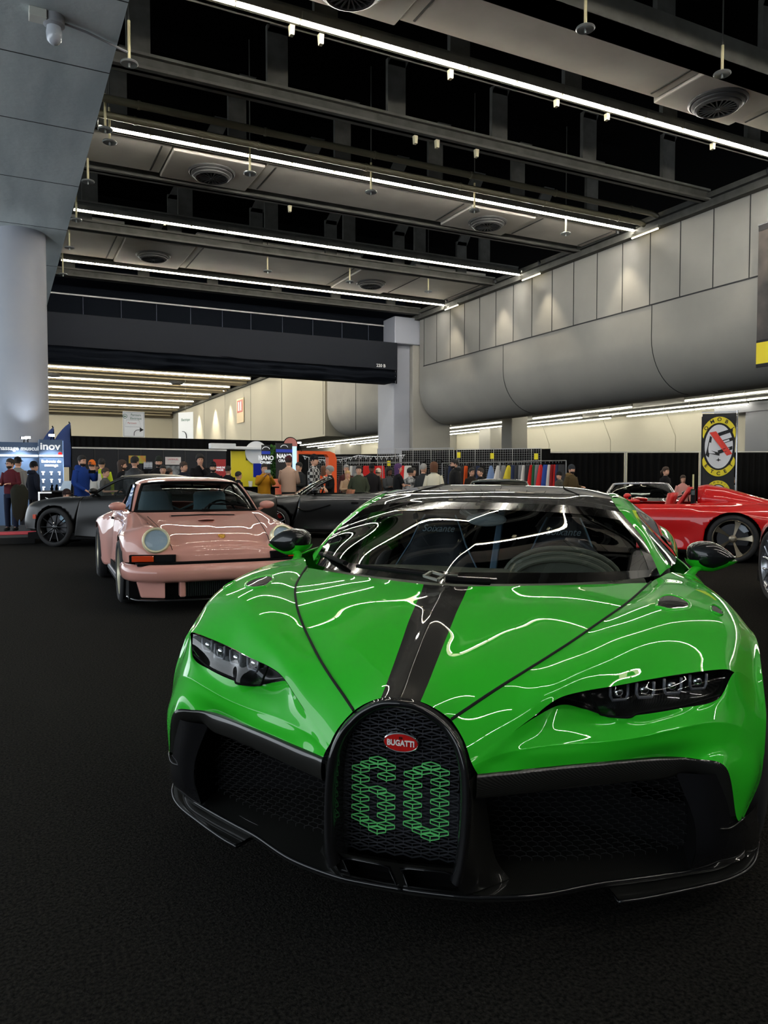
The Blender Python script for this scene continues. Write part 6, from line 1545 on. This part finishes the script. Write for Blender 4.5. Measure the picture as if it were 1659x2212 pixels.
# cafe table at the yellow stall
a = P(545, 1045, 22.5)
t = thing('table', 'black high table with leaflets before the yellow stall', 'table', (a.x, 22.5, 0))
MB().box((-.9, -.3, 1.0), (.75, .3, 1.04), black).build('table_top', None, t); MB().box((-.8, -.2, 0), (.65, .2, 1.0), blackcloth).build('cloth_skirt', None, t)
a = P(541, 1040, 22.4); tag(MB().lathe([(.05, 0), (.065, .17), (.062, .17)], mat('paper_cup', rgb(225, 222, 210), .6), 14).build('cup', smooth=True, auto=40, loc=(a.x, 22.4, 1.04)), 'white paper cup on the high table', 'cup')
a = P(607, 1050, 22.9)
tag(MB().box((a.x - .28, 22.9, 0), (a.x + .02, 22.95, 1.28), mat('sunset_print', rgb(226, 130, 90), .6, var=(2.5, rgb(190, 60, 50)))).build('roll_up_print'), 'orange and pink printed panel behind the boy in mustard', 'poster')

# ================================================================ VISITORS
skinm = {'light': mat('skin_light', rgb(214, 164, 138), .55), 'tan': mat('skin_tan', rgb(186, 132, 104), .55), 'dark': mat('skin_dark', rgb(92, 60, 46), .55)}
eyem = mat('eye_dark', rgb(24, 20, 18), .3); lipm = mat('lips', rgb(160, 92, 84), .5)
HAIR = {'brown': rgb(58, 40, 28), 'black': rgb(20, 17, 16), 'dark': rgb(36, 27, 22), 'grey': rgb(150, 148, 144), 'blond': rgb(196, 158, 104), 'purple': rgb(74, 40, 92), 'auburn': rgb(96, 58, 34)}
ARM = {'down': ((.235, .02, 1.13), (.245, -.05, .88)), 'phone': ((.235, -.15, 1.20), (.075, -.36, 1.42)), 'chin': ((.22, -.12, 1.16), (.04, -.17, 1.42)), 'cross': ((.225, -.10, 1.15), (-.05, -.22, 1.18)),
       'hold': ((.225, -.03, 1.13), (.12, -.28, 1.14)), 'low': ((.24, -.01, 1.13), (.10, -.22, .98)), 'pocket': ((.26, .03, 1.14), (.19, -.06, .95)), 'point': ((.23, -.16, 1.22), (.20, -.42, 1.22))}
def skel(verts, edges, root=0, lvl=1):
    import bmesh
    bm = bmesh.new(); L = bm.verts.layers.skin.verify(); vv = [bm.verts.new(v[:3]) for v in verts]
    for v, q in zip(vv, verts): v[L].radius = (q[3], q[4] if len(q) > 4 else q[3])
    vv[root][L].use_root = True
    for a, c in edges: bm.edges.new((vv[a], vv[c]))
    me = bpy.data.meshes.new('t'); bm.to_mesh(me); bm.free()
    o = bpy.data.objects.new('t', me); COL.objects.link(o)
    sk = o.modifiers.new('s', 'SKIN'); sk.use_smooth_shade = True
    if lvl: s = o.modifiers.new('u', 'SUBSURF'); s.levels = lvl; s.render_levels = lvl
    out = bpy.data.meshes.new_from_object(o.evaluated_get(bpy.context.evaluated_depsgraph_get()))
    bpy.data.objects.remove(o); return out
def legpts(s, z0):
    if not z0: return [(s * .085, 0, .88), (s * .10, -.01, .50), (s * .10, .01, .09), (s * .11, -.10, .035)]
    return [(s * .09, .04, .86), (s * .17, -.34, z0 + .44), (s * .13, -.04, z0 + .09), (s * .14, -.15, z0 + .035)]
def body_mesh(arms, m, turn, z0=0):
    vs = [(0, 0, .96, .09, .09), (0, 0, 1.12, .085), (0, .0, 1.28, .09), (0, 0, 1.41, .055), (0, -.005, 1.51, .052), (0, -.015, 1.58, .05)]
    es = [(0, 1), (1, 2), (2, 3), (3, 4), (4, 5)]
    for s, (el, wr) in ((1, arms[0]), (-1, arms[1])):
        b0 = len(vs); E_ = V(s * el[0], el[1], el[2]); W_ = V(s * wr[0], wr[1], wr[2])
        vs += [(s * .145, 0, 1.39, .040), (E_.x, E_.y, E_.z, .034), (W_.x, W_.y, W_.z, .026)]
        d = (W_ - E_).normalized(); side = d.cross(V(0, 0, 1)) if abs(d.z) < .9 else V(0, 1, 0); side.normalize(); pl = W_ + d * .06; up = side.cross(d)
        vs.append((pl.x, pl.y, pl.z, .030, .016)); es += [(3, b0), (b0, b0 + 1), (b0 + 1, b0 + 2), (b0 + 2, b0 + 3)]
        for k, (f, ln) in enumerate(((-.030, .058), (-.010, .068), (.010, .064), (.030, .050))):
            i = len(vs); k1 = pl + side * f + d * .03; k2 = k1 + d * ln * .55 - up * .010; k3 = k2 + d * ln * .4 - up * .022
            vs += [(*k1, .009), (*k2, .0085), (*k3, .0075)]; es += [(b0 + 3, i), (i, i + 1), (i + 1, i + 2)]
        i = len(vs); k1 = W_ + d * .025 + side * (-.034) * s; k2 = k1 + d * .035 + side * (-.014) * s - up * .01; vs += [(*k1, .011), (*k2, .009)]; es += [(b0 + 2, i), (i, i + 1)]
    for s in (1, -1):
        b0 = len(vs); vs += [(*p, r_) for p, r_ in zip(legpts(s, z0), (.07, .048, .034, .03))]; es += [(0, b0), (b0, b0 + 1), (b0 + 1, b0 + 2), (b0 + 2, b0 + 3)]
    me = skel(vs, es)
    # head: lofted skull with jaw, nose, ears; appended to the same mesh
    b = MB(); n_ = 16; R_ = []
    T = Matrix.Translation((0, -.015, 1.56)) @ Matrix.Rotation(turn, 4, 'Z')
    for z, w_, f_, bk in ((-.045, .030, .052, .03), (-.035, .047, .078, .045), (-.01, .060, .090, .07), (.03, .068, .094, .088), (.07, .073, .094, .098), (.11, .074, .092, .102), (.15, .066, .080, .092), (.18, .045, .052, .062), (.192, .015, .02, .02)):
        R_.append([(w_ * math.cos(2 * PI * k / n_), (-(f_) if math.sin(2 * PI * k / n_) < 0 else bk) * abs(math.sin(2 * PI * k / n_)) ** .9 * 1.0, z) for k in range(n_)])
    b.rings(R_, m, True, T)
    b.add([(-.014, -.088, .035), (.014, -.088, .035), (0, -.092, .085), (0, -.118, .040), (0, -.095, .028)], [(0, 3, 2), (3, 1, 2), (0, 4, 3), (4, 1, 3)], m, T)
    for s in (1, -1): b.ell((s * .074, .01, .06), (.010, .018, .030), m, 8, 6, T)
    for s in (1, -1): b.ell((s * .030, -.088, .072), (.013, .006, .007), eyem, 8, 6, T)
    b.box((-.022, -.094, .003), (.022, -.085, .011), lipm, T)
    for s in (1, -1): b.box((s * .030 - .018, -.096, .088), (s * .030 + .018, -.086, .093), eyem, T)
    base = len(me.vertices); vv = [tuple(v.co) for v in me.vertices] + b.v
    ff = [tuple(p.vertices) for p in me.polygons] + [tuple(base + i for i in f) for f in b.f]
    mi = [0] * len(me.polygons) + b.m
    out = bpy.data.meshes.new('body'); out.from_pydata(vv, [], ff)
    for q in b.mats: out.materials.append(q)
    out.polygons.foreach_set('material_index', mi); out.polygons.foreach_set('use_smooth', [True] * len(ff)); out.update()
    return out
def person(px, ytop, D, label, face=0.0, top=('shirt', 'grey'), pants=None, hair='dark', style='short', hat=None, arms=('down', 'down'), skin_='light', turn=0.0, base=0.0, fat=1.0, short=False, hood=None, extra=None, hmin=None, crouch=0):
    r = ray(px, 1106); h = CAM_H + (1037 - ytop) / F_PX * D - base
    h = max(hmin or 1.05, min(1.95, h)); k = h / 1.765
    t = thing('person', label, 'person', (r.x * D, r.y * D, base - crouch), -math.atan2(r.x, r.y) + face)
    t.scale = (k, k, k)
    sm_ = skinm[skin_]; A_ = (ARM[arms[0]], ARM[arms[1]])
    z0 = crouch / k; me = body_mesh(A_, sm_, turn, z0); o = bpy.data.objects.new('body', me); COL.objects.link(o); o.parent = t
    tm = top[1] if not isinstance(top[1], tuple) else cloth('c%03d%03d%03d' % tuple(int(v * 255) for v in top[1]), top[1])
    pm = cloth('trouser_' + ('%03d%03d%03d' % tuple(int(v * 255) for v in (pants or (.02, .02, .025)))), pants or (.016, .017, .022))
    bulk = 1.12 if top[0] in ('jacket', 'coat') else 1.0; bulk *= fat
    n_ = 18; hem = .78 if top[0] == 'coat' else .90
    R_ = [[(a_ * bulk * math.cos(2 * PI * q / n_) * (1 + .02 * math.sin(q * 3 + px)), c_ * bulk * math.sin(2 * PI * q / n_), z) for q in range(n_)] for z, a_, c_ in ((hem, .168, .118), (hem + .06, .174, .124), (1.08, .168, .118), (1.25, .186, .126), (1.36, .186, .118), (1.43, .150, .092), (1.475, .080, .070), (1.50, .064, .060))]
    b = MB().rings(R_, tm)
    for s, (el, wr) in ((1, A_[0]), (-1, A_[1])):
        E_ = V(s * el[0], el[1], el[2]); W_ = V(s * wr[0], wr[1], wr[2]); S_ = V(s * .150, 0, 1.405)
        if short: b.tube([S_, S_.lerp(E_, .3), S_.lerp(E_, .72)], [.07 * bulk, .066 * bulk, .062 * bulk], tm, 12)
        else: b.tube([S_, S_.lerp(E_, .35), S_.lerp(E_, .9), E_.lerp(W_, .12), E_.lerp(W_, .55), E_.lerp(W_, .96)], [.070 * bulk, .064 * bulk, .055 * bulk, .054 * bulk, .046 * bulk, .036 * bulk], tm, 12)
    b.build({'shirt': 'shirt', 'jacket': 'jacket', 'coat': 'coat', 'hoodie': 'hoodie', 'vest': 'vest'}.get(top[0], 'shirt'), None, t, smooth=True, auto=70)
    b = MB().rings([[(a_ * math.cos(2 * PI * q / n_), c_ * math.sin(2 * PI * q / n_), z) for q in range(n_)] for z, a_, c_ in ((.80, .150, .11), (.90, .158, .115), (1.0, .150, .108))], pm)
    for s in (1, -1):
        lp = [Vector(p) for p in legpts(s, z0)]
        b.tube([lp[0], lp[0].lerp(lp[1], .5), lp[1], lp[1].lerp(lp[2], .5), lp[2]], [.092, .082, .068, .064, .058], pm, 12)
    b.build('trousers', None, t, smooth=True, auto=70)
    for s in (1, -1):
        MB().rings([[(s * .105 + w_ * math.cos(2 * PI * q / 12), y_, .002 + max(0, .04 * hh + .04 * hh * math.sin(2 * PI * q / 12))) for q in range(12)] for y_, w_, hh in ((.075, .025, .9), (.05, .038, 1.1), (-.02, .042, 1.2), (-.10, .046, .85), (-.16, .038, .6), (-.185, .02, .4))], mat('shoe_black', rgb(24, 24, 26), .6)).build('shoe', None, t, smooth=True, auto=60, loc=(s * .035 if z0 else 0, -.05 if z0 else 0, z0))
    T = Matrix.Translation((0, -.015, 1.56)) @ Matrix.Rotation(turn, 4, 'Z')
    hm = mat('hair_' + hair, HAIR[hair], .7, bump=(60, .6, .01))
    def cap(scale, low, m, name, front=.085, longz=None, puff=1.0):
        R2 = []
        for z, w_, f_, bk in ((.045, .078, .02, .104), (.08, .080, .055, .110), (.11, .081, .092, .112), (.15, .074, .090, .102), (.185, .052, .062, .072), (.203, .018, .02, .025)):
            if z < low: continue
            R2.append([(scale * w_ * puff * math.cos(2 * PI * q / 16), scale * (-(f_) if math.sin(2 * PI * q / 16) < 0 else bk * puff) * abs(math.sin(2 * PI * q / 16)), z * (1 + (scale - 1) * .5)) for q in range(16)])
        if longz is not None:
            lo = [[(scale * .072 * puff * math.cos(2 * PI * q / 16), .015 + scale * .085 * puff * max(-.15, math.sin(2 * PI * q / 16)), z) for q in range(16)] for z in (longz, longz * .5)]
            R2 = lo + R2
        return MB().rings(R2, m, True, T).build(name, None, t, smooth=True, auto=60)
    if style == 'short': cap(1.03, .0, hm, 'hair')
    elif style == 'curly': cap(1.12, .0, hm, 'hair', puff=1.12)
    elif style == 'long': cap(1.06, .0, hm, 'hair', longz=-.16)
    elif style == 'bob': cap(1.14, .0, hm, 'hair', longz=-.06, puff=1.18)
    elif style == 'tail': cap(1.04, .0, hm, 'hair'); MB().tube([T @ V(0, .09, .10), T @ V(0, .15, .06), T @ V(0, .15, -.06)], [.03, .035, .015], hm, 8).build('ponytail', None, t, smooth=True)
    if hat:
        kind, hc = hat; m2 = cloth('hat_%03d%03d%03d' % tuple(int(v * 255) for v in hc), hc)
        MB().rings([[(w_ * math.cos(2 * PI * q / 18), .006 + d_ * math.sin(2 * PI * q / 18), z) for q in range(18)] for z, w_, d_ in ((.085, .083, .105), (.12, .085, .108), (.125, .082, .104), (.17, .074, .092), (.205, .05, .062), (.222, .015, .02))], m2, True, T).build('beanie' if kind == 'beanie' else 'cap', None, t, smooth=True, auto=60)
        if kind == 'cap': MB().add([(-.06, -.09, .105), (.06, -.09, .105), (.05, -.165, .098), (-.05, -.165, .098)], [(0, 1, 2, 3)], m2, T).build('cap_brim', None, t, solid=.006)
    if hood: MB().rings([[(w_ * math.cos(2 * PI * q / 14), .05 + d_ * math.sin(2 * PI * q / 14), z) for q in range(14)] for z, w_, d_ in ((1.44, .12, .10), (1.48, .135, .11), (1.52, .12, .09), (1.54, .10, .07))], cloth('hood_%03d%03d%03d' % tuple(int(v * 255) for v in hood), hood)).build('hood', None, t, smooth=True, auto=60)
    if 'glasses' in (extra or ()):
        b = MB()
        for s in (1, -1): b.tube([T @ V(s * .031 + .022 * math.cos(a * PI / 6), -.100, .072 + .016 * math.sin(a * PI / 6)) for a in range(12)], .0025, mblack, 5, closed=True).tube([T @ V(s * .053, -.098, .075), T @ V(s * .078, .0, .075)], .002, mblack, 5)
        tag(b.build('glasses', None, t))
    if 'beard' in (extra or ()):
        MB().rings([[(w_ * math.cos(PI + PI * q / 10), -f_ * math.sin(PI * q / 10) * 1.0, z) for q in range(11)] + [(w_ * .8 * math.cos(2 * PI - PI * q / 10), -f_ * .85 * math.sin(PI * q / 10), z) for q in range(11)] for z, w_, f_ in ((-.055, .03, .06), (-.035, .052, .086), (-.008, .064, .094), (.012, .068, .094))], hm, True, T).build('beard', None, t, smooth=True, auto=70)
    return t
def checks(name, c0, c1, sc):
    m = mat(name, c0, .9); nt = m.node_tree; tc = nt.nodes.new('ShaderNodeTexCoord'); ck = nt.nodes.new('ShaderNodeTexChecker'); ck.inputs['Scale'].default_value = sc
    ck.inputs[1].default_value = (*c0, 1); ck.inputs[2].default_value = (*c1, 1); nt.links.new(tc.outputs['Object'], ck.inputs['Vector']); nt.links.new(ck.outputs[0], nt.nodes['Principled BSDF'].inputs['Base Color']); return m
camo_m = mat('grey_camouflage', rgb(190, 190, 188), .9, var=(9, rgb(40, 42, 44)))
bk, nv, ch = rgb(22, 22, 25), rgb(26, 30, 42), rgb(44, 46, 48)
R_, L_ = -1.3, 1.3
person(25, 990, 16.9, 'bearded man in a maroon sweater and glasses with a dark coat over his arm', -.5, ('shirt', rgb(88, 34, 42)), rgb(28, 34, 52), 'dark', arms=('hold', 'hold'), turn=-.5, base=.13, extra=('glasses', 'beard'))
person(40, 987, 19.6, 'man in a dark cap behind the man in maroon', 2.6, ('jacket', rgb(120, 116, 110)), hat=('cap', bk), base=.0)
person(74, 997, 17.2, 'man in a hooded black winter jacket walking past the booth', 2.0, ('coat', nv), bk, hat=('beanie', bk), arms=('pocket', 'pocket'), hood=nv, base=.13)
person(178, 983, 17.6, 'dark-haired man in a bright blue jacket photographing with his phone', .75, ('coat', rgb(28, 58, 128)), rgb(24, 36, 62), 'black', arms=('phone', 'low'), extra=('beard',), hood=rgb(28, 58, 128))
person(200, 994, 18.6, 'visitor in an orange beanie behind the man in blue', 2.6, ('jacket', rgb(210, 210, 205)), hat=('beanie', rgb(220, 110, 40)))
person(221, 990, 19.4, 'man in a black and neon yellow jacket', 2.9, ('jacket', rgb(170, 190, 40)), hair='black')
person(228, 1010, 17.4, 'boy in a grey T-shirt holding his hands together', 1.2, ('shirt', rgb(84, 84, 80)), hair='brown', arms=('hold', 'hold'), short=True)
person(144, 1056, 16.8, 'crouching photographer in olive aiming a camera behind the black car', .9, ('jacket', rgb(52, 50, 38)), hair='dark', hat=('cap', rgb(40, 28, 28)), arms=('phone', 'phone'), hmin=1.7, crouch=.66)
person(264, 993, 18.0, 'long-haired bearded man in a dark top', 1.9, ('shirt', bk), hair='brown', style='long', extra=('beard',), turn=-.3)
person(292, 985, 17.2, 'tall man in a black quilted jacket seen from behind', 2.4, ('jacket', mat('quilted_black', rgb(30, 30, 32), .6, bump=(9, .8, .03))), hair='black', extra=('beard',), fat=1.1)
person(344, 986, 18.8, 'man in a dark green beanie and black jacket', .1, ('jacket', bk), hair='black', hat=('beanie', rgb(38, 44, 38)), extra=('beard',))
person(353, 1004, 18.3, 'smiling boy with a dark fringe', 0, ('jacket', nv), hair='black')
person(366, 1011, 20.0, 'brown-haired visitor half hidden beside the smiling boy', 2.2, ('shirt', bk), hair='brown')
person(397, 997, 18.2, 'young man with short brown hair and a navy jacket', .7, ('jacket', nv), hair='brown', turn=.3)
person(433, 981, 19.2, 'young man with curly dark hair resting his hand on his chin', .15, ('jacket', bk), hair='black', style='curly', arms=('chin', 'cross'))
person(461, 998, 18.1, 'bearded man in a black beanie and black jacket', .1, ('jacket', bk), hair='dark', hat=('beanie', bk), extra=('beard',))
person(493, 1006, 20.5, 'dark-haired visitor in black in front of the red poster', 2.6, ('jacket', bk), hair='black')
person(515, 1018, 19.6, 'boy in a black T-shirt leaning at the high table', 2.0, ('shirt', bk), hair='black', short=True, arms=('hold', 'hold'))
person(571, 1001, 19.0, 'boy in a mustard hoodie filming with a phone', .25, ('hoodie', rgb(176, 122, 24)), bk, 'dark', arms=('phone', 'phone'))
person(624, 985, 19.2, 'man in a beige sweatshirt and dark red beanie seen from behind', 2.9, ('shirt', rgb(184, 152, 132)), bk, 'dark', hat=('beanie', rgb(74, 30, 40)), arms=('hold', 'hold'), fat=1.08)
person(647, 998, 20.4, 'teenager in a dark grey jacket reading his phone', -.9, ('jacket', ch), hair='black', arms=('hold', 'hold'))
person(678, 982, 19.1, 'young man in a black and white checked overshirt and black beanie', 1.2, ('coat', checks('check_cloth', rgb(170, 170, 168), rgb(24, 24, 26), 14)), bk, 'dark', hat=('beanie', bk), arms=('low', 'low'))
person(699, 1006, 21.6, 'visitor in an orange high-visibility vest', 2.8, ('vest', rgb(224, 84, 36)), hair='auburn', style='long')
person(713, 1006, 19.6, 'grey-haired person in a black sweater', -1.3, ('shirt', bk), hair='grey', arms=('hold', 'hold'), style='curly')
person(748, 1003, 22.5, 'man in a dark maroon top behind the blonde woman', 0, ('shirt', rgb(74, 40, 40)), hair='grey')
person(751, 1016, 20.6, 'blonde woman holding a hand to her mouth', .1, ('shirt', rgb(190, 160, 130)), hair='blond', style='long', arms=('chin', 'cross'))
person(775, 1005, 19.4, 'man in an olive jacket over a grey hood looking down', .0, ('jacket', rgb(60, 66, 52)), hair='dark', hood=rgb(150, 148, 140), arms=('pocket', 'pocket'))
person(803, 1002, 21.0, 'visitor in a black varsity jacket with white sleeves', 0, ('jacket', rgb(34, 32, 34)), skin_='dark', hair='black', hat=('cap', bk))
person(817, 1012, 21.4, 'visitor in a brown padded jacket with a white hat', 2.4, ('jacket', rgb(76, 58, 42)), hair='brown', hat=('beanie', rgb(214, 200, 180)), fat=1.1)
person(840, 1009, 20.4, 'woman in a black headscarf and grey top', .6, ('shirt', rgb(66, 68, 70)), skin_='dark', hair='black', style='bob', arms=('cross', 'cross'))
person(859, 1001, 19.2, 'woman with purple hair and bare tattooed arms', 1.9, ('shirt', bk), hair='purple', style='long', short=True, arms=('cross', 'cross'))
person(886, 1010, 20.3, 'visitor in a grey and white camouflage hoodie', 2.7, ('hoodie', camo_m), hair='black', style='curly')
person(893, 1010, 22.0, 'dark-haired man behind the camouflage hoodie', .2, ('shirt', bk), hair='black')
person(914, 1001, 18.9, 'balding man in a dark padded vest over grey sleeves', 2.5, ('vest', rgb(50, 52, 54)), hair='grey', hat=None, fat=1.08)
person(937, 998, 18.6, 'woman with a brown bob in a white sweater seen from behind', 3.0, ('shirt', rgb(214, 208, 186)), bk, 'auburn', style='bob', arms=('down', 'down'))
person(982, 991, 20.2, 'man in a black hooded jacket and glasses looking left', -1.3, ('jacket', rgb(30, 30, 31)), hair='black', extra=('glasses', 'beard'), hood=rgb(30, 30, 31), arms=('pocket', 'pocket'), fat=1.1)
person(1018, 1010, 21.2, 'dark-haired woman with glasses and a brown scarf', .7, ('jacket', rgb(40, 34, 30)), hair='black', style='tail', extra=('glasses',))
person(1038, 1010, 20.6, 'young man in a black jacket facing the woman with the brown scarf', -1.2, ('jacket', bk), hair='dark')
person(1208, 1019, 22.5, 'visitor in a dark cap and grey jacket bending by the rails', -1.0, ('jacket', rgb(70, 68, 60)), hair='dark', hat=('cap', bk))
person(1233, 1004, 20.0, 'man in a dark beanie and an olive parka with a fur hood', .9, ('coat', rgb(72, 60, 38)), hair='dark', hat=('beanie', rgb(44, 48, 54)), hood=rgb(110, 88, 54), extra=('beard',), arms=('hold', 'pocket'))
person(1436, 1008, 20.6, 'young woman in black with a ponytail holding a bag', 1.0, ('shirt', bk), bk, 'brown', style='tail', arms=('low', 'low'))
person(1474, 1026, 19.4, 'girl in a pink sweater', .3, ('shirt', rgb(214, 150, 140)), rgb(28, 30, 36), 'brown', style='long')
person(1580, 1030, 21.0, 'visitor in a grey coat half hidden behind the tall logo banner', 2.2, ('coat', rgb(110, 108, 104)), hair='dark', hat=('beanie', rgb(120, 118, 112)))
# things held
def held(px, py, D, label, cat, size, m, rz=0, name=None):
    c = atD(px, py, D); return tag(MB().box((-size[0] / 2, -size[1] / 2, -size[2] / 2), (size[0] / 2, size[1] / 2, size[2] / 2), m).build(name or cat.replace(' ', '_'), None, bevel=.004, loc=tuple(c)), label, cat)
held(199, 1019, 17.1, 'black phone held up by the man in the blue jacket', 'phone', (.15, .01, .075), mblack)
held(578, 1018, 18.55, 'pale phone held up by the boy in mustard', 'phone', (.15, .012, .075), mat('pale_phone', rgb(170, 185, 190), .3))
tag(MB().box((-.07, -.04, -.05), (.07, .04, .05), mblack).lathe([(.035, 0), (.04, .14)], mblack, 16, Matrix.Rotation(PI / 2, 4, 'X')).build('camera_body', None, bevel=.006, loc=tuple(atD(158, 1076, 14.85))), 'black camera aimed by the crouching photographer', 'camera').name = 'photo_camera'
c = atD(42, 1062, 16.55)
G = [[(c.x + w_ * math.cos(2 * PI * q / 14), c.y + d_ * math.sin(2 * PI * q / 14), c.z + z + .04 * math.sin(q * 2.1)) for q in range(14)] for z, w_, d_ in ((-.62, .05, .03), (-.5, .14, .06), (-.2, .17, .08), (.0, .18, .10), (.10, .12, .08), (.13, .05, .04))]
tag(MB().rings(G, cloth('olive_coat', rgb(40, 40, 32))).build('folded_coat', None, smooth=True, auto=60), 'dark olive coat draped over the arm of the man in maroon', 'coat')
